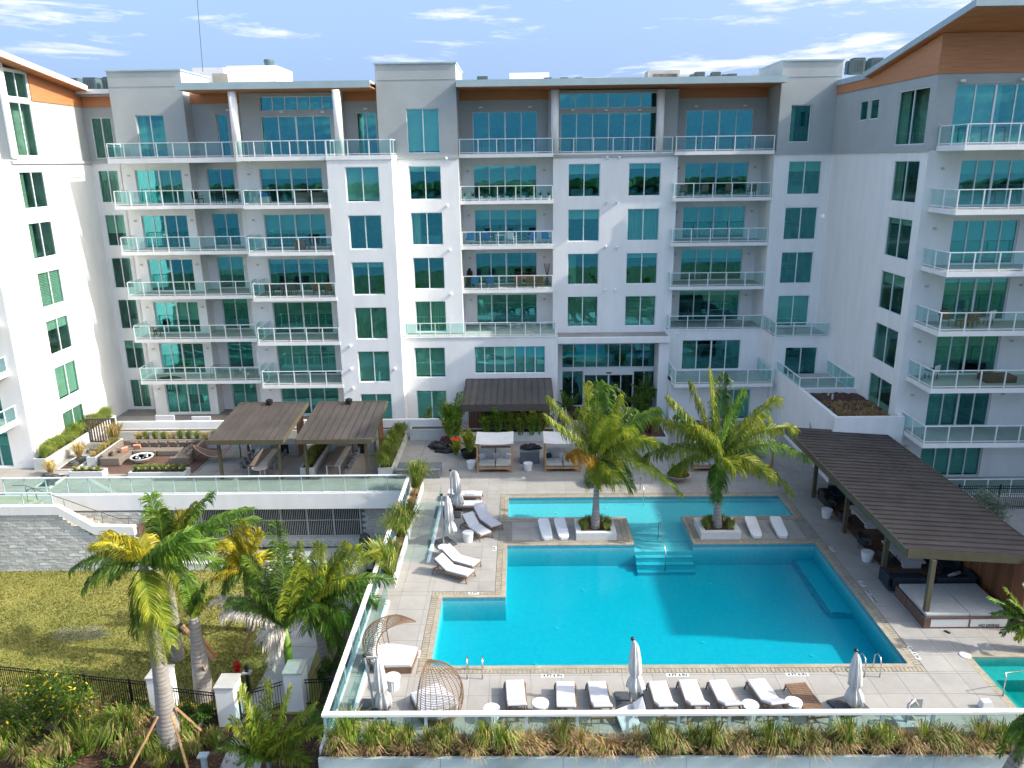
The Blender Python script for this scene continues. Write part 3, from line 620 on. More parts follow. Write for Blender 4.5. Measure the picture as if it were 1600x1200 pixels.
# far shore seen only in the window reflections
b = MB(); rr = random.Random(5)
for i in range(420):
    x = -900+i*4.3+rr.uniform(-2, 2); h = rr.uniform(5, 9)+4*max(0, math.sin(x*.013)); y = -560+rr.uniform(-25, 25); ww = rr.uniform(7, 13)
    b.lathe([(ww*.5, 0), (ww, h*.4), (ww*.75, h*.8), (ww*.1, h)], 6, (x, y, GZ-1), cap=False)
b.build('far_shore_trees', 'shrub', kind='stuff')
g3 = lambda px, py: at(px, py, z=GZ)
lawn = sheet('lawn', [(-60, 29.6, 0), (-9.5, 29.6, 0), (-9.5, 44.4, 0), (-60, 44.4, 0)], 'lawn', GZ)
def paved(name, pts, mat, dz): return sheet(name, [(p.x, p.y, 0) for p in pts], mat, GZ+dz)
paved('sidewalk', [g3(330, 1235), g3(400, 1235), g3(428, 1100), g3(468, 1095), g3(505, 985), g3(575, 880), g3(560, 855), g3(300, 862), g3(298, 880), g3(500, 878), g3(415, 1050), g3(380, 1110)], 'sidewalk', .02)
sheet('mulch_bed', [(-60, 20, 0), (-7.3, 20, 0), (-7.3, 29.6, 0), (-60, 29.6, 0)], 'soil', GZ-.01)
pc = g3(125, 990); rr = random.Random(2); sheet('bare_patch', [(pc.x+(1.6+rr.uniform(-.3, .3))*math.cos(k*.35), pc.y+(.75+rr.uniform(-.15, .15))*math.sin(k*.35), 0) for k in range(18)], 'bare', GZ+.012)
joint = MB()
for (a0, a1) in (((382, 1110), (437, 1095)), ((350, 1170), (412, 1168)), ((440, 1040), (478, 1052)), ((470, 985), (508, 990)), ((455, 1010), (500, 1012))):
    p, q = g3(*a0), g3(*a1); joint.bar((p.x, p.y, GZ+.022), (q.x, q.y, GZ+.022), .03, .006)
joint.build('sidewalk_joints', 'mortar', kind='stuff')

# ---- pool outline -----------------------------------------------------------------
PX0, PX1, PY0, PY1 = -.84, 15.4, 27.2, 37.45
OUT = [(-3.8, PY0), (PX1, PY0), (PX1, PY1), (9.0, PY1), (9.0, 40.8), (PX1, 40.8), (PX1, 43.55), (PX0, 43.55), (PX0, 40.8), (5.9, 40.8), (5.9, PY1), (PX0, PY1), (PX0, 32.35), (-3.8, 32.35)]
SPA = [(18.15, 24.45), (22.2, 24.45), (22.2, 27.6), (18.15, 27.6)]
def band(out, a, b_, z0, z1, mb, step=None, gap=.012, jit=0):
    n = len(out)
    def conv(i):
        p, q, r = out[i-1], out[i], out[(i+1) % n]; return (q[0]-p[0])*(r[1]-q[1])-(q[1]-p[1])*(r[0]-q[0]) > 0
    for i in range(n):
        p, q = Vector((*out[i], 0)), Vector((*out[(i+1) % n], 0)); d = (q-p).normalized(); o = Vector((d.y, -d.x, 0))
        s = p - d*a if conv(i) else p + d*b_; e = q + d*b_ if conv((i+1) % n) else q - d*a
        L = (e-s).length; k = max(1, round(L/step)) if step else 1; st = L/k; g = gap if step else 0
        for j in range(k):
            u, v = s+d*(st*j+g/2), s+d*(st*(j+1)-g/2); P = [u+o*a, v+o*a, v+o*(b_-g), u+o*(b_-g)]; zz = z1-(random.random()*jit)
            mb.hull([(t.x, t.y, zz) for t in P], [(t.x, t.y, z0) for t in P])
deck_holes = [(-4.32, PX1+.52, PY0-.52, 32.87), (-1.36, PX1+.52, 32.87, 44.07), (17.85, 22.5, 24.15, 27.9)]
cb = MB(); band(OUT, 0, .22, -.055, .0, cb); band(SPA, 0, .3, -.055, .0, cb)
cop = cb.build('pool_coping', 'coping', kind='structure')
bb = MB(); band(OUT, .235, .52, -.06, -.001, bb, .165, .022, .006); bb.build('coping_brick', 'coping', cop, kind='stuff')
sheet('coping_bed', [(-4.32, PY0-.52, 0), (PX1+.52, PY0-.52, 0), (PX1+.52, PY0-.01, 0), (-4.32, PY0-.01, 0)], 'paver_joint', -.03)
jb = MB()
for x0, x1, y0, y1 in ((-4.32, -3.81, PY0-.01, 32.36), (-4.32, PX0-.01, 32.36, 32.87), (-1.36, PX0-.01, 32.87, 44.07), (PX0, PX1, 43.56, 44.07), (PX1+.01, PX1+.52, PY0, 44.07)): jb.box(x0, y0, -.2, x1, y1, -.031)
jb.build('coping_bed', 'paver_joint', kind='structure')
# shell
sh = MB(); ZP, ZW = -1.25, -.42
def rectq(x0, y0, x1, y1, z): sh.quad((x0, y0, z), (x1, y0, z), (x1, y1, z), (x0, y1, z))
rectq(PX0, PY0, PX1, PY1, ZP); rectq(-3.8, PY0, PX0, 32.35, ZP); rectq(PX0, 40.8, PX1, 43.55, ZW); rectq(5.9, PY1, 9.0, 40.8, ZW)
n = len(OUT)
for i in range(n):
    p, q = OUT[i], OUT[(i+1) % n]; sh.m = 0
    shallow = p[1] >= PY1 and q[1] >= PY1 and not (p[1] == q[1] == PY1)
    sh.quad((*p, ZW if shallow else ZP), (*q, ZW if shallow else ZP), (*q, -.2), (*p, -.2)); sh.m = 1
    sh.quad((*p, -.2), (*q, -.2), (*q, -.055), (*p, -.055))
sh.m = 0; sh.quad((5.9, PY1, ZP), (9.0, PY1, ZP), (9.0, PY1, ZW), (5.9, PY1, ZW))
sh.box(14.35, 32.4, ZP, PX1-.002, PY1-.002, -1.0); sh.m = 1; sh.box(14.3, 32.35, -1.01, 14.42, PY1-.002, -.98); sh.box(14.42, 32.35, -1.01, 15.1, 32.47, -.98); sh.m = 0
for i, (y, z) in enumerate(((PY1-.35, -.62), (PY1-.7, -.85), (PY1-1.05, -1.1))):
    sh.m = 0; sh.box(5.95, y, ZP, 8.95, PY1-.004-.35*i, z); sh.m = 1; sh.box(5.95, y-.01, z-.03, 8.95, y+.05, z+.006)
sh.m = 1; sh.box(5.92, 38.5, ZW, 8.98, 38.56, ZW+.006)
sh.m = 2
for x, y in ((0.5, 29), (4, 28.2), (8, 30.5), (12.5, 29.5), (3, 35), (9.5, 35.5), (1.5, 31.7), (2, 42.2), (5, 42.9), (8, 42.0), (13, 42.2)):
    z = ZP if y < 38 else ZW; sh.lathe([(.1, z), (.1, z+.03)], 10, (x, y, 0))
sh.build('pool_basin', ['poolshell', 'pooltile', 'tilewhite'], kind='structure')
e = .004
wb = MB(); 
def grown(out, e):
    n = len(out); r = []
    for i in range(n):
        p, q, s = Vector(out[i-1]), Vector(out[i]), Vector(out[(i+1) % n]); a, b = (q-p).normalized(), (s-q).normalized()
        r.append((q.x+(a.y+b.y)*e, q.y-(a.x+b.x)*e))
    return r
WO = grown(OUT, .006)
wb.hull([(x, y, -.10) for x, y in WO], [(x, y, -1.6) for x, y in WO])
wb.build('pool_water', 'water', kind='structure')
sb = MB(); x0, y0, x1, y1 = 18.15, 24.45, 22.2, 27.6
for z, a in ((-.45, 0), (-1.0, .55)):
    X0, Y0, X1, Y1 = x0+a, y0+a, x1-a, y1-a*1.6
    sb.quad((X0, Y0, z), (X1, Y0, z), (X1, Y1, z), (X0, Y1, z)) if a else None
    zt = -.055 if not a else -.45
    for p, q in (((X0, Y0), (X1, Y0)), ((X1, Y0), (X1, Y1)), ((X1, Y1), (X0, Y1)), ((X0, Y1), (X0, Y0))): sb.quad((*p, z), (*q, z), (*q, zt), (*p, zt))
sb.m = 1
a, c = .55, .88
for r_ in ((x0, y0, x1, y0+a), (x0, y1-c, x1, y1), (x0, y0+a, x0+a, y1-c), (x1-a, y0+a, x1, y1-c)): sb.m = 0; sb.quad((r_[0], r_[1], -.45), (r_[2], r_[1], -.45), (r_[2], r_[3], -.45), (r_[0], r_[3], -.45))
sb.build('spa_basin', ['spashell', 'pooltile'], kind='structure')
MB().hull([(x, y, -.08) for x, y in grown(SPA, .006)], [(x, y, -1.3) for x, y in grown(SPA, .006)]).build('spa_water', 'spawater', kind='structure')
# ---- deck of large pavers -----------------------------------------------------------
DK = MB()
DX = [(-7.0, 40.0, 23.0, 60.0)]
def grid_minus(x0, x1, y0, y1, holes):
    xs = sorted({x0, x1, *[min(max(h[i], x0), x1) for h in holes for i in (0, 1)]}); ys = sorted({y0, y1, *[min(max(h[i], y0), y1) for h in holes for i in (2, 3)]})
    for i in range(len(xs)-1):
        for j in range(len(ys)-1):
            cx, cy = (xs[i]+xs[i+1])/2, (ys[j]+ys[j+1])/2
            if xs[i+1]-xs[i] > 1e-4 and ys[j+1]-ys[j] > 1e-4 and not any(h[0] < cx < h[1] and h[2] < cy < h[3] for h in holes): yield xs[i], xs[i+1], ys[j], ys[j+1]
for r_ in grid_minus(-6.95, 40, 22.95, 57.1, deck_holes): DK.quad((r_[0], r_[2], -.012), (r_[1], r_[2], -.012), (r_[1], r_[3], -.012), (r_[0], r_[3], -.012))
DK.box(-6.98, 22.9, -.35, 40, 22.95, -.002); DK.box(-60, 44.5, -.3, -6.95, 62, -.012)
deck = DK.build('pool_deck', 'paver_joint', kind='structure')
T = 1.2; gp = .006; full = cached('pav', lambda: MB().box(gp, gp, -.03, T-gp, T-gp, 0).mesh('paver', 'paver'))
tiles = []
for i in range(40):
    for j in range(29):
        x, y = -6.95+i*T, 22.95+j*T
        if x > 33 or y > 57.5: continue
        ps = list(grid_minus(x, x+T, y, y+T, deck_holes+[(-20, -6.95, 0, 99)]))
        if ps: tiles.append((y, x, ps, len(ps) == 1 and abs((ps[0][1]-ps[0][0])*(ps[0][3]-ps[0][2])-T*T) < 1e-3))
tiles.sort(key=lambda t: t[0]+abs(t[1])*.12 - (0 if t[1] < 19 else -30))
rest = MB()
for k, (y, x, ps, isf) in enumerate(tiles):
    if k < 296:
        if isf: place('paver', full, deck, (x, y, 0))
        else:
            b = MB(); [b.box(p[0]+gp, p[2]+gp, -.03, p[1]-gp, p[3]-gp, 0) for p in ps]; b.build('paver', 'paver', deck)
    else: [rest.box(p[0]+gp, p[2]+gp, -.03, p[1]-gp, p[3]-gp, 0) for p in ps]
for i in range(48):
    for j in range(13):
        x, y = -6.99-(i+1)*T*.93, 44.55+j*T
        if -28.8 < x+.6 < -21.9 and 47.6 < y+.6 < 53.7: continue
        rest.box(x+gp, y+gp, -.03, x+T*.93-gp, y+T-gp, 0)
rest.build('far_pavers', 'paver', deck, kind='stuff')
# island pavers on the pool ledges
ib = MB()
for x0, x1 in ((PX0-.01, 5.9), (9.0, PX1+.01)):
    ib.box(x0-.02 if x0 < 0 else x0+.24, PY1+.24, -.3, x1-.24 if x1 < 10 else x1+.02, 40.56, -.016)
isl = ib.build('pool_island', 'paver_joint', kind='structure')
for x0, x1 in ((-.6, 5.36), (9.54, 15.14)):
    nx = 6
    for i in range(nx):
        for j in range(3):
            w_ = (x1-x0)/nx; MB().box(x0+i*w_+gp, 38.0+j*.75+gp, -.05, x0+(i+1)*w_-gp, 38.0+(j+1)*.75-gp, -.0005).build('paver', 'paver', isl)
# ---- left terrace edge, stairs and block walls -----------------------------------------
MB().box(-60, 44.42, -1.05, -6.9, 44.5, -.004).build('terrace_edge', 'white', kind='structure')
MB().box(-60, 44.5, -1.05, -6.9, 45.6, -.35).build('terrace_soffit', 'concrete', kind='structure')
def blockwall(name, label, x0, x1, z0, z1, y, topf=None, cap=300, bw=.42, bh=.2, holes=()):
    root = MB(); 
    for r_ in grid_minus(x0, x1, z0, z1, [h for h in holes]):
        zt = r_[3]
        root.quad((r_[0], y+.03, r_[2]), (r_[1], y+.03, r_[2]), (r_[1], y+.03, min(r_[3], topf(r_[1]) if topf else 99)), (r_[0], y+.03, min(r_[3], topf(r_[0]) if topf else 99)))
    o = root.build(name, 'mortar', label=label, cat='wall')
    ms = []
    for v in range(6):
        r2 = random.Random(v); c = [r2.uniform(-.012, .02) for _ in range(4)]
        b = MB(); g = .008; pts = [(g, -.03-c[0], g), (bw-g, -.03-c[1], g), (bw-g, -.03-c[2], bh-g), (g, -.03-c[3], bh-g)]; m = (bw/2, -.05-c[0], bh/2); q = [(g, .03, g), (bw-g, .03, g), (bw-g, .03, bh-g), (g, .03, bh-g)]
        b.quad(*pts)
        for i in range(4): b.quad(q[i], q[(i+1) % 4], pts[(i+1) % 4], pts[i])
        ms.append((b, b.mesh('stone_block', 'stone')))
    L = []; nr = int((z1-z0)/bh); r3 = random.Random(9)
    for j in range(nr):
        off = (j % 2)*bw/2
        for i in range(int((x1-x0)/bw)+1):
            x = x0+i*bw-off; z = z0+j*bh
            if x < x0-.3 or x+bw > x1+.25: continue
            if topf and z+bh > min(topf(x), topf(x+bw)): continue
            if any(h[0]-.1 < x+bw/2 < h[1]+.1 and h[2]-.05 < z+bh/2 < h[3]+.05 for h in holes): continue
            L.append((x, z))
    L.sort(key=lambda t: abs(t[0]+27)); rest = MB()
    for k, (x, z) in enumerate(L):
        b, me = ms[r3.randrange(6)]
        if k < cap: place('stone_block', me, o, (x, y, z))
        else:
            n0 = len(rest.v); rest.v += [(p[0]+x, p[1]+y, p[2]+z) for p in b.v]; rest.f += [tuple(n0+i for i in f) for f in b.f]; rest.mi += [0]*len(b.f)
    if rest.v: rest.build('stone_blocks', 'stone', o, kind='stuff')
    return o
SY = 42.6
def S(px, py): return at(px, py, y=SY)
A_, B_, C_, D_ = S(-400, 791), S(90, 790), S(147, 821), S(210, 822)
def topf(x):
    if x <= B_.x: return B_.z-.5
    if x >= C_.x: return C_.z-.5
    return B_.z-.5 + (C_.z-B_.z)*(x-B_.x)/(C_.x-B_.x)
blockwall('stair_wall', 'split face grey block wall beside the lawn, under the white sloping stair parapet', -48, D_.x, GZ, .2, SY, topf)
pp = thing('stair_parapet', (0, 0, 0), 'white parapet stepping down along the stairs at the left end of the terrace', 'parapet')
for (p, q, zt, zu, nm) in ((Vector((-60, 0, B_.z)), B_, B_.z, B_.z, 'level'), (B_, C_, 0, 0, 'slope'), (C_, D_, 0, 0, 'low')):
    b = MB(); y0, y1 = SY-.12, SY+.22
    b.hull([(p.x, y0, p.z), (q.x, y0, q.z), (q.x, y1, q.z), (p.x, y1, p.z)], [(p.x, y0, p.z-.56), (q.x, y0, q.z-.56), (q.x, y1, q.z-.56), (p.x, y1, p.z-.56)]); b.build('parapet_length', 'white', pp)
st = thing('outdoor_stairs', (0, 0, 0), 'tan concrete stairs going down between the block walls to the brown gate', 'stairs')
n = 13; xs0, xs1 = -30.6, -25.2
for i in range(n):
    w_ = (xs1-xs0)/n; z = -.0-(i+1)*.17; MB().box(xs0+i*w_, SY+.24, z-.5, xs0+(i+1)*w_, 44.40, z).build('step', 'terrace', st)
MB().box(xs1, SY+.24, -3.0, -23.2, 44.4, -.17*n-.17).build('landing', 'terrace', st)
MB().box(-60, SY+.24, -.6, xs0, 44.4, -.016).build('landing', 'terrace', st)
hr = thing('stair_handrail', (0, 0, 0), 'thin brown steel handrail sloping down over the outdoor stairs', 'handrail')
MB().tube([(-31.2, 43.9, .9), (-30.4, 43.9, .9), (-25.0, 43.9, -1.35), (-24.2, 43.9, -1.35)], .022).build('rail', 'darkgrey', hr)
for x, zb in ((-30.4, -.17), (-28.2, -1.1), (-26.0, -2.0), (-24.4, -2.3)): MB().tube([(x, 43.9, zb), (x, 43.9, zb+1.0)], .018).build('post', 'darkgrey', hr)
cr_ = thing('curved_handrail', (0, 0, 0), 'short hooked dark handrail at the head of the outdoor stairs', 'handrail')
MB().tube([(-29.2, 43.0, .35), (-29.25, 43.0, .95), (-29.45, 43.0, 1.08), (-29.7, 43.0, 1.0), (-29.75, 43.0, .85)], .025).build('rail', 'darkgrey', cr_)
gx0_, gx1_ = -23.9, -10.35
gz0_ = at(560, 836, y=45.5).z
blockwall('terrace_block_wall', 'grey block wall below the left terrace, around the steel garage grille', -34, -7.0, GZ, -1.05, 45.5, None, 260, holes=[(gx0_, gx1_, gz0_, -1.05)])
blockwall('stairwell_block_wall', 'grey block wall behind the outdoor stairs under the terrace edge', -33.5, -23.6, -3.6, -1.05, 44.46, None, 110)
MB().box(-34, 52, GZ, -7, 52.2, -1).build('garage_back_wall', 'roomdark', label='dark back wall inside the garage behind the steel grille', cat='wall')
gl = thing('garage_grille', (0, 0, 0), 'long grey steel bar grille across the garage opening under the terrace', 'grille')
z0, z1 = gz0_, -1.08; bm_ = MB().box(-.018, -.018, 0, .018, .018, z1-z0).mesh('bar', 'railgrey')
nb = 118
for i in range(nb): place('bar', bm_, gl, (gx0_+.06+(gx1_-gx0_-.12)*i/(nb-1), 45.44, z0))
pm_ = MB().box(-.045, -.05, 0, .045, .05, z1-z0).mesh('post', 'railgrey')
for i in range(9): place('post', pm_, gl, (gx0_+(gx1_-gx0_)*i/8, 45.4, z0))
for z in (z0+.05, z0+.98*.5*(z1-z0)+.0, z1-.22, z1-.04): MB().box(gx0_, 45.36, z-.03, gx1_, 45.41, z+.03).build('crossbar', 'railgrey', gl)
gt = thing('brown_gate', (0, 0, 0), 'dark brown slatted gate at the foot of the outdoor stairs', 'gate')
for i in range(9): MB().box(-23.28, 42.75+i*.19, -3.3, -23.22, 42.75+i*.19+.16, -1.35).build('slat', 'navy' if False else 'deckwood', gt)
MB().box(-23.3, 42.7, -3.35, -23.2, 44.45, -3.28).build('frame', 'darkgrey', gt)
lb = MB(); lb.box(-23.3, 42.55, GZ, -9.2, 42.9, -3.75); lb.build('low_garden_wall', 'white', label='low white garden wall behind the palms below the grille', cat='wall')
# white walls round the lower side entrance beneath the deck
MB().box(-7.3, 23.0, GZ, -7.0, 44.4, -.36).build('deck_side_wall', 'white', label='tall white wall holding up the left side of the pool deck', cat='wall')
MB().box(-9.9, 37.2, GZ, -9.6, 42.4, -2.9).build('entry_side_wall', 'white', label='white free standing wall by the dark service gate beside the bin', cat='wall')
# ---- glass railings round terrace and deck ---------------------------------------------
def rail_run(name, label, p, q, z, n, H=1.1, capw=.16, posts='railteal', top='trim', pw=.055, pz=0.0, bot=True, capz=.06, glass='railglass'):
    r = thing(name, (0, 0, 0), label, 'railing'); p, q = Vector((*p, z)), Vector((*q, z)); d = q-p; L = d.length; rz = math.atan2(d.y, d.x); d.normalize()
    up = Vector((0, 0, H)); MB().bar(p+up-d*capw/2, q+up+d*capw/2, capw, capz).build('top_rail', top, r)
    if bot: MB().bar(p+Vector((0, 0, .04)), q+Vector((0, 0, .04)), .07, .07).build('bottom_rail', top, r)
    me = MB().box(-pw/2, -pw/2, pz, pw/2, pw/2, H-capz/2).mesh('post', posts); st = L/n; gm = MB().box(pw/2+.01, -.006, .08, st-pw/2-.01, .006, H-capz/2-.02).mesh('glass_panel', glass)
    for i in range(n+1): place('post', me, r, p+d*st*i, rz)
    for i in range(n): place('glass_panel', gm, r, p+d*st*i, rz)
    return r
rail_run('terrace_railing', 'long glass railing with white top rail along the edge of the left terrace', (-32.2, 44.56), (-7.0, 44.56), 0, 19, capw=.12)
rail_run('deck_side_railing', 'glass railing with wide white cap running down the left side of the pool deck', (-6.98, 44.3), (-6.98, 23.2), 0, 15, capw=.2, pz=-.4)
fr = rail_run('front_railing', 'glass railing with wide white cap along the front edge of the pool deck', (-6.98, 22.98), (30, 22.98), 0, 21, capw=.2, pw=.1, pz=-.35, capz=.1)
rail_run('stair_glass_railing', 'pale green glass railing above the white parapet at the far left', (-60, SY+.05), (B_.x-.3, SY+.05), B_.z+.0, 18, H=.8, capw=.07)
b = MB(); p = Vector((B_.x-.3, SY+.05, B_.z+.8)); q = Vector((S(75, 768).x+3.0, SY+.05, B_.z-.3)); 
ws = thing('inner_glass_screen', (0, 0, 0), 'low frameless glass screen with white base channel standing on the deck behind the closed umbrellas', 'glass screen')
for (x, y0, y1, m) in ((-4.82, 35.6, 42.9, 5), (-6.3, 23.4, 32.0, 6)):
    MB().box(x-.09, y0, .002, x+.09, y1, .1).build('base_channel', 'trim', ws)
    for i in range(m): MB().box(x-.006, y0+(y1-y0)*i/m+.02, .1, x+.006, y0+(y1-y0)*(i+1)/m-.02, 1.15).build('glass_panel', 'railglass', ws)
# ---- planters ----------------------------------------------------------------------------
fp = thing('front_planter', (0, 0, 0), 'long blue grey planter below the front railing, filled with mulch', 'planter')
for i in range(10):
    x0 = -7.1+i*4.2; MB().box(x0+.006, 22.12, -.8, x0+4.194, 22.24, -.02).build('face_panel', 'planter_blue', fp)
MB().box(-7.1, 22.24, -.5, 35, 22.88, -.1).build('soil', 'soil', fp); MB().box(-7.1, 21.5, -2.3, 35, 22.2, -.81).build('ledge', 'white', fp)
MB().box(-7.12, 22.89, -2.3, 35, 22.97, -.36).build('back_wall', 'white', fp)
def planter(name, label, x0, y0, x1, y1, h, mat='planter', soil=.08, th=.1, z=0):
    r = thing(name, (0, 0, 0), label, 'planter')
    b = MB(); b.box(x0, y0, z, x1, y0+th, z+h); b.box(x0, y1-th, z, x1, y1, z+h); b.box(x0, y0+th, z, x0+th, y1-th, z+h); b.box(x1-th, y0+th, z, x1, y1-th, z+h)
    b.build('planter_box', mat, r); MB().box(x0+th, y0+th, z+.01, x1-th, y1-th, z+h-soil).build('soil', 'soil', r); return r
planter('side_planter', 'pale planter against the side railing, nearest the terrace corner', -6.85, 39.6, -6.15, 44.9, .5)
planter('side_planter', 'pale planter against the side railing, lower one holding a big round grass', -6.85, 33.2, -6.15, 39.5, .5)
planter('palm_planter', 'low white square planter at the foot of the left coconut palm between the pools', 2.85, 37.95, 5.0, 39.75, .42, 'tilewhite', .1, .28)
planter('palm_planter', 'low white square planter at the foot of the right coconut palm between the pools', 9.5, 37.95, 11.65, 39.75, .42, 'tilewhite', .1, .28)
planter('grass_planter', 'long pale planter of grasses between the two left pavilions', -14.45, 47.1, -13.55, 52.6, .6)
planter('grass_planter', 'long pale planter of grasses to the right of the right hand left pavilion', -9.35, 47.0, -8.4, 54.0, .6)
planter('low_planter', 'wide low planter with small tufts in front of the sofa deck', -25.6, 46.9, -21.9, 47.8, .45)
planter('low_planter', 'short low planter with small tufts at the left of the deck steps', -29.6, 47.1, -27.4, 47.8, .45)
planter('sofa_planter', 'long planter of low grasses directly behind the grey sofa', -27.9, 52.4, -19.6, 53.1, .62)
planter('sofa_planter', 'short planter of low grasses along the left side of the grey sofa', -29.6, 49.3, -28.95, 53.1, .62)
planter('patio_planter', 'long bare planter with mulch between the two low white patio walls', -29.9, 53.8, -8.6, 54.5, .85)
planter('patio_planter', 'bare mulch planter in front of the low wall below the green windows', -8.2, 53.8, -4.9, 54.6, .85)
MB().box(-30.2, 54.9, 0, -4.9, 55.1, 1.25).build('patio_wall', 'white', label='low white wall dividing the ground floor patios from the terrace', cat='wall')
planter('wing_planter', 'long planter with tall green grass along the foot of the left wing', -32.8, 48.6, -31.9, 58.0, .8)
planter('stone_bed', 'dark pebble bed with rocks, near the left railing', -30.9, 45.4, -29.9, 47.6, .12, 'planter', .03)
planter('stone_bed', 'dark pebble bed with rocks, left of the sofa', -31.2, 48.4, -29.9, 51.0, .12, 'planter', .03)
# wood deck
wd = thing('wood_deck', (0, 0, 0), 'brown timber deck under the grey sectional sofa', 'deck')
nb = 40; bmsh = MB().box(-28.75, 0, .0, -21.8, .138, .035).mesh('board', 'deckwood')
for i in range(nb): place('board', bmsh, wd, (0, 47.85+i*.145, 0))
# ================================================================== BUILDING OUTSIDE THE FRAME THAT SHADES THE POOL
nb_ = thing('neighbour_building', (0, 0, 0), 'plain white building wing standing right of the pool, outside the picture', 'building')
MB().box(41, 26.9, GZ, 58, 43.2, 23.2).build('wall', 'white', nb_); MB().box(40.9, 26.8, 23.2, 58.1, 43.3, 23.4).build('roof', 'fascia', nb_)
for k in range(6):
    for j in range(4): MB().box(40.93, 28.2+j*3.9, 1+k*3.5, 40.99, 30.6+j*3.9, 3.4+k*3.5).build('window', 'glass', nb_)

# ================================================================== LOUNGERS
def lounger(name, label, foot, head, back=34, cushion=True, towel=False, group=None):
    """foot and head are ground points; local x runs from foot to head"""
    f, h = Vector((*foot, 0)), Vector((*head, 0)); d = h-f; rz = math.atan2(d.y, d.x)
    r = thing(name, f, label, 'lounger', group, rz); L, W, zf, hb = 1.98, .76, .30, 1.22
    b = MB()
    for s in (-1, 1): b.box(0, s*W/2-.025, zf-.05, L-.05, s*W/2+.025, zf+.02)
    b.box(0, -W/2+.025, zf-.04, .05, W/2-.025, zf+.01); b.box(L-.1, -W/2+.025, zf-.04, L-.05, W/2-.025, zf+.01); b.build('frame', 'teak', r)
    lg = cached('lleg', lambda: MB().bar((0, 0, 0), (.1, 0, .27), .045).mesh('leg', 'teak'))
    for x, s, m in ((-.02, -1, 0), (-.02, 1, 0), (L+.0, -1, math.pi), (L+.0, 1, math.pi)): place('leg', lg, r, (x, s*(W/2+.03), 0), m)
    a = R(back); c, s_ = math.cos(a), math.sin(a)
    T = Matrix.Translation((hb, 0, zf)) @ Matrix.Rotation(-a, 4, 'Y')
    slat = cached('slat', lambda: MB().box(0, -W/2+.03, 0, .075, W/2-.03, .02).mesh('slat', 'teak'))
    if not cushion:
        for i in range(12): place('slat', slat, r, (.06+i*.1, 0, zf))
    br = MB().box(0, -W/2+.03, -.02, .03, W/2-.03, .02).build('backrest', 'teak', r) if False else None
    b = MB(); LB = .82
    for s in (-1, 1): b.box(0, s*(W/2-.03)-.02, 0, LB, s*(W/2-.03)+.02, .03, T)
    for i in range(8): b.box(.02+i*.1, -W/2+.05, .0, .09+i*.1, W/2-.05, .025, T)
    bo = b.build('backrest', 'teak', r)
    MB().bar((hb+LB*.75*c, -W/2+.1, zf+LB*.75*s_), (hb+.45, -W/2+.1, zf-.1), .03).bar((hb+LB*.75*c, W/2-.1, zf+LB*.75*s_), (hb+.45, W/2-.1, zf-.1), .03).build('back_prop', 'teak', r)
    if cushion:
        b = MB(); b.box(.0, -W/2+.03, zf+.02, hb, W/2-.03, zf+.12); b.build('cushion', 'cushion', r, bevel=.03)
        b = MB(); b.box(.01, -W/2+.03, .03, LB+.03, W/2-.03, .13, T); b.build('back_cushion', 'cushion', r, bevel=.03)
        if towel: MB().box(.45, -W/2+.1, zf+.13, .95, W/2-.1, zf+.16).build('folded_towel', 'cushion', r)
    return r
g0 = lambda px, py, z=0: at(px, py, z=z)
FRONT = [((-.38, 25.75), (-.28, 24), 'white cushioned lounger at the left end of the front row, left of a drum table'), ((1.56, 25.65), (1.5, 24), 'white cushioned lounger with umbrella shade across it, right of the second drum table'), ((2.76, 25.65), (2.8, 24), 'white cushioned lounger with umbrella shade, just left of the closed umbrella and tipped cushion'),
    ((5.08, 25.65), (5.13, 24), 'white cushioned lounger just right of the closed umbrella and tipped cushion'), ((6.25, 25.72), (6.28, 24.2), 'white cushioned lounger in the front row, second to the right of the closed umbrella'), ((7.38, 25.7), (7.48, 24.2), 'white cushioned lounger in the front row directly left of the third drum table'), ((8.86, 25.74), (9.1, 24.25), 'white cushioned lounger between the two drum tables near the bare wooden one')]
for f, h, lb in FRONT: lounger('sun_lounger', lb, f, h, 30, group='loungers in the front row')
lounger('sun_lounger', 'bare teak slatted lounger without a cushion at the right end of the front row', (10.32, 25.6), (10.5, 24.05), 12, False, group='loungers in the front row')
for f, h, bk, lb, tw in (((-2.45, 43.3), (-4.2, 43.42), 8, 'flat white lounger behind the first closed umbrella, with a folded towel on it', True), ((-2.38, 41.95), (-4.2, 41.98), 8, 'flat white lounger below the one with the folded towel', False),
        ((-1.45, 39.05), (-2.62, 40.75), 38, 'upper of the two slanting white loungers with raised backs left of the wading pool', False), ((-1.98, 38.1), (-3.2, 39.75), 38, 'lower of the two slanting white loungers with raised backs left of the wading pool', False),
        ((-2.32, 34.85), (-3.95, 35.75), 36, 'upper of the two raised white loungers at the left corner of the main pool', False), ((-2.55, 33.9), (-4.2, 34.75), 36, 'lower of the two raised white loungers at the left corner of the main pool', False)):
    lounger('sun_lounger', lb, f, h, bk, True, tw, 'loungers on the left side of the pool')
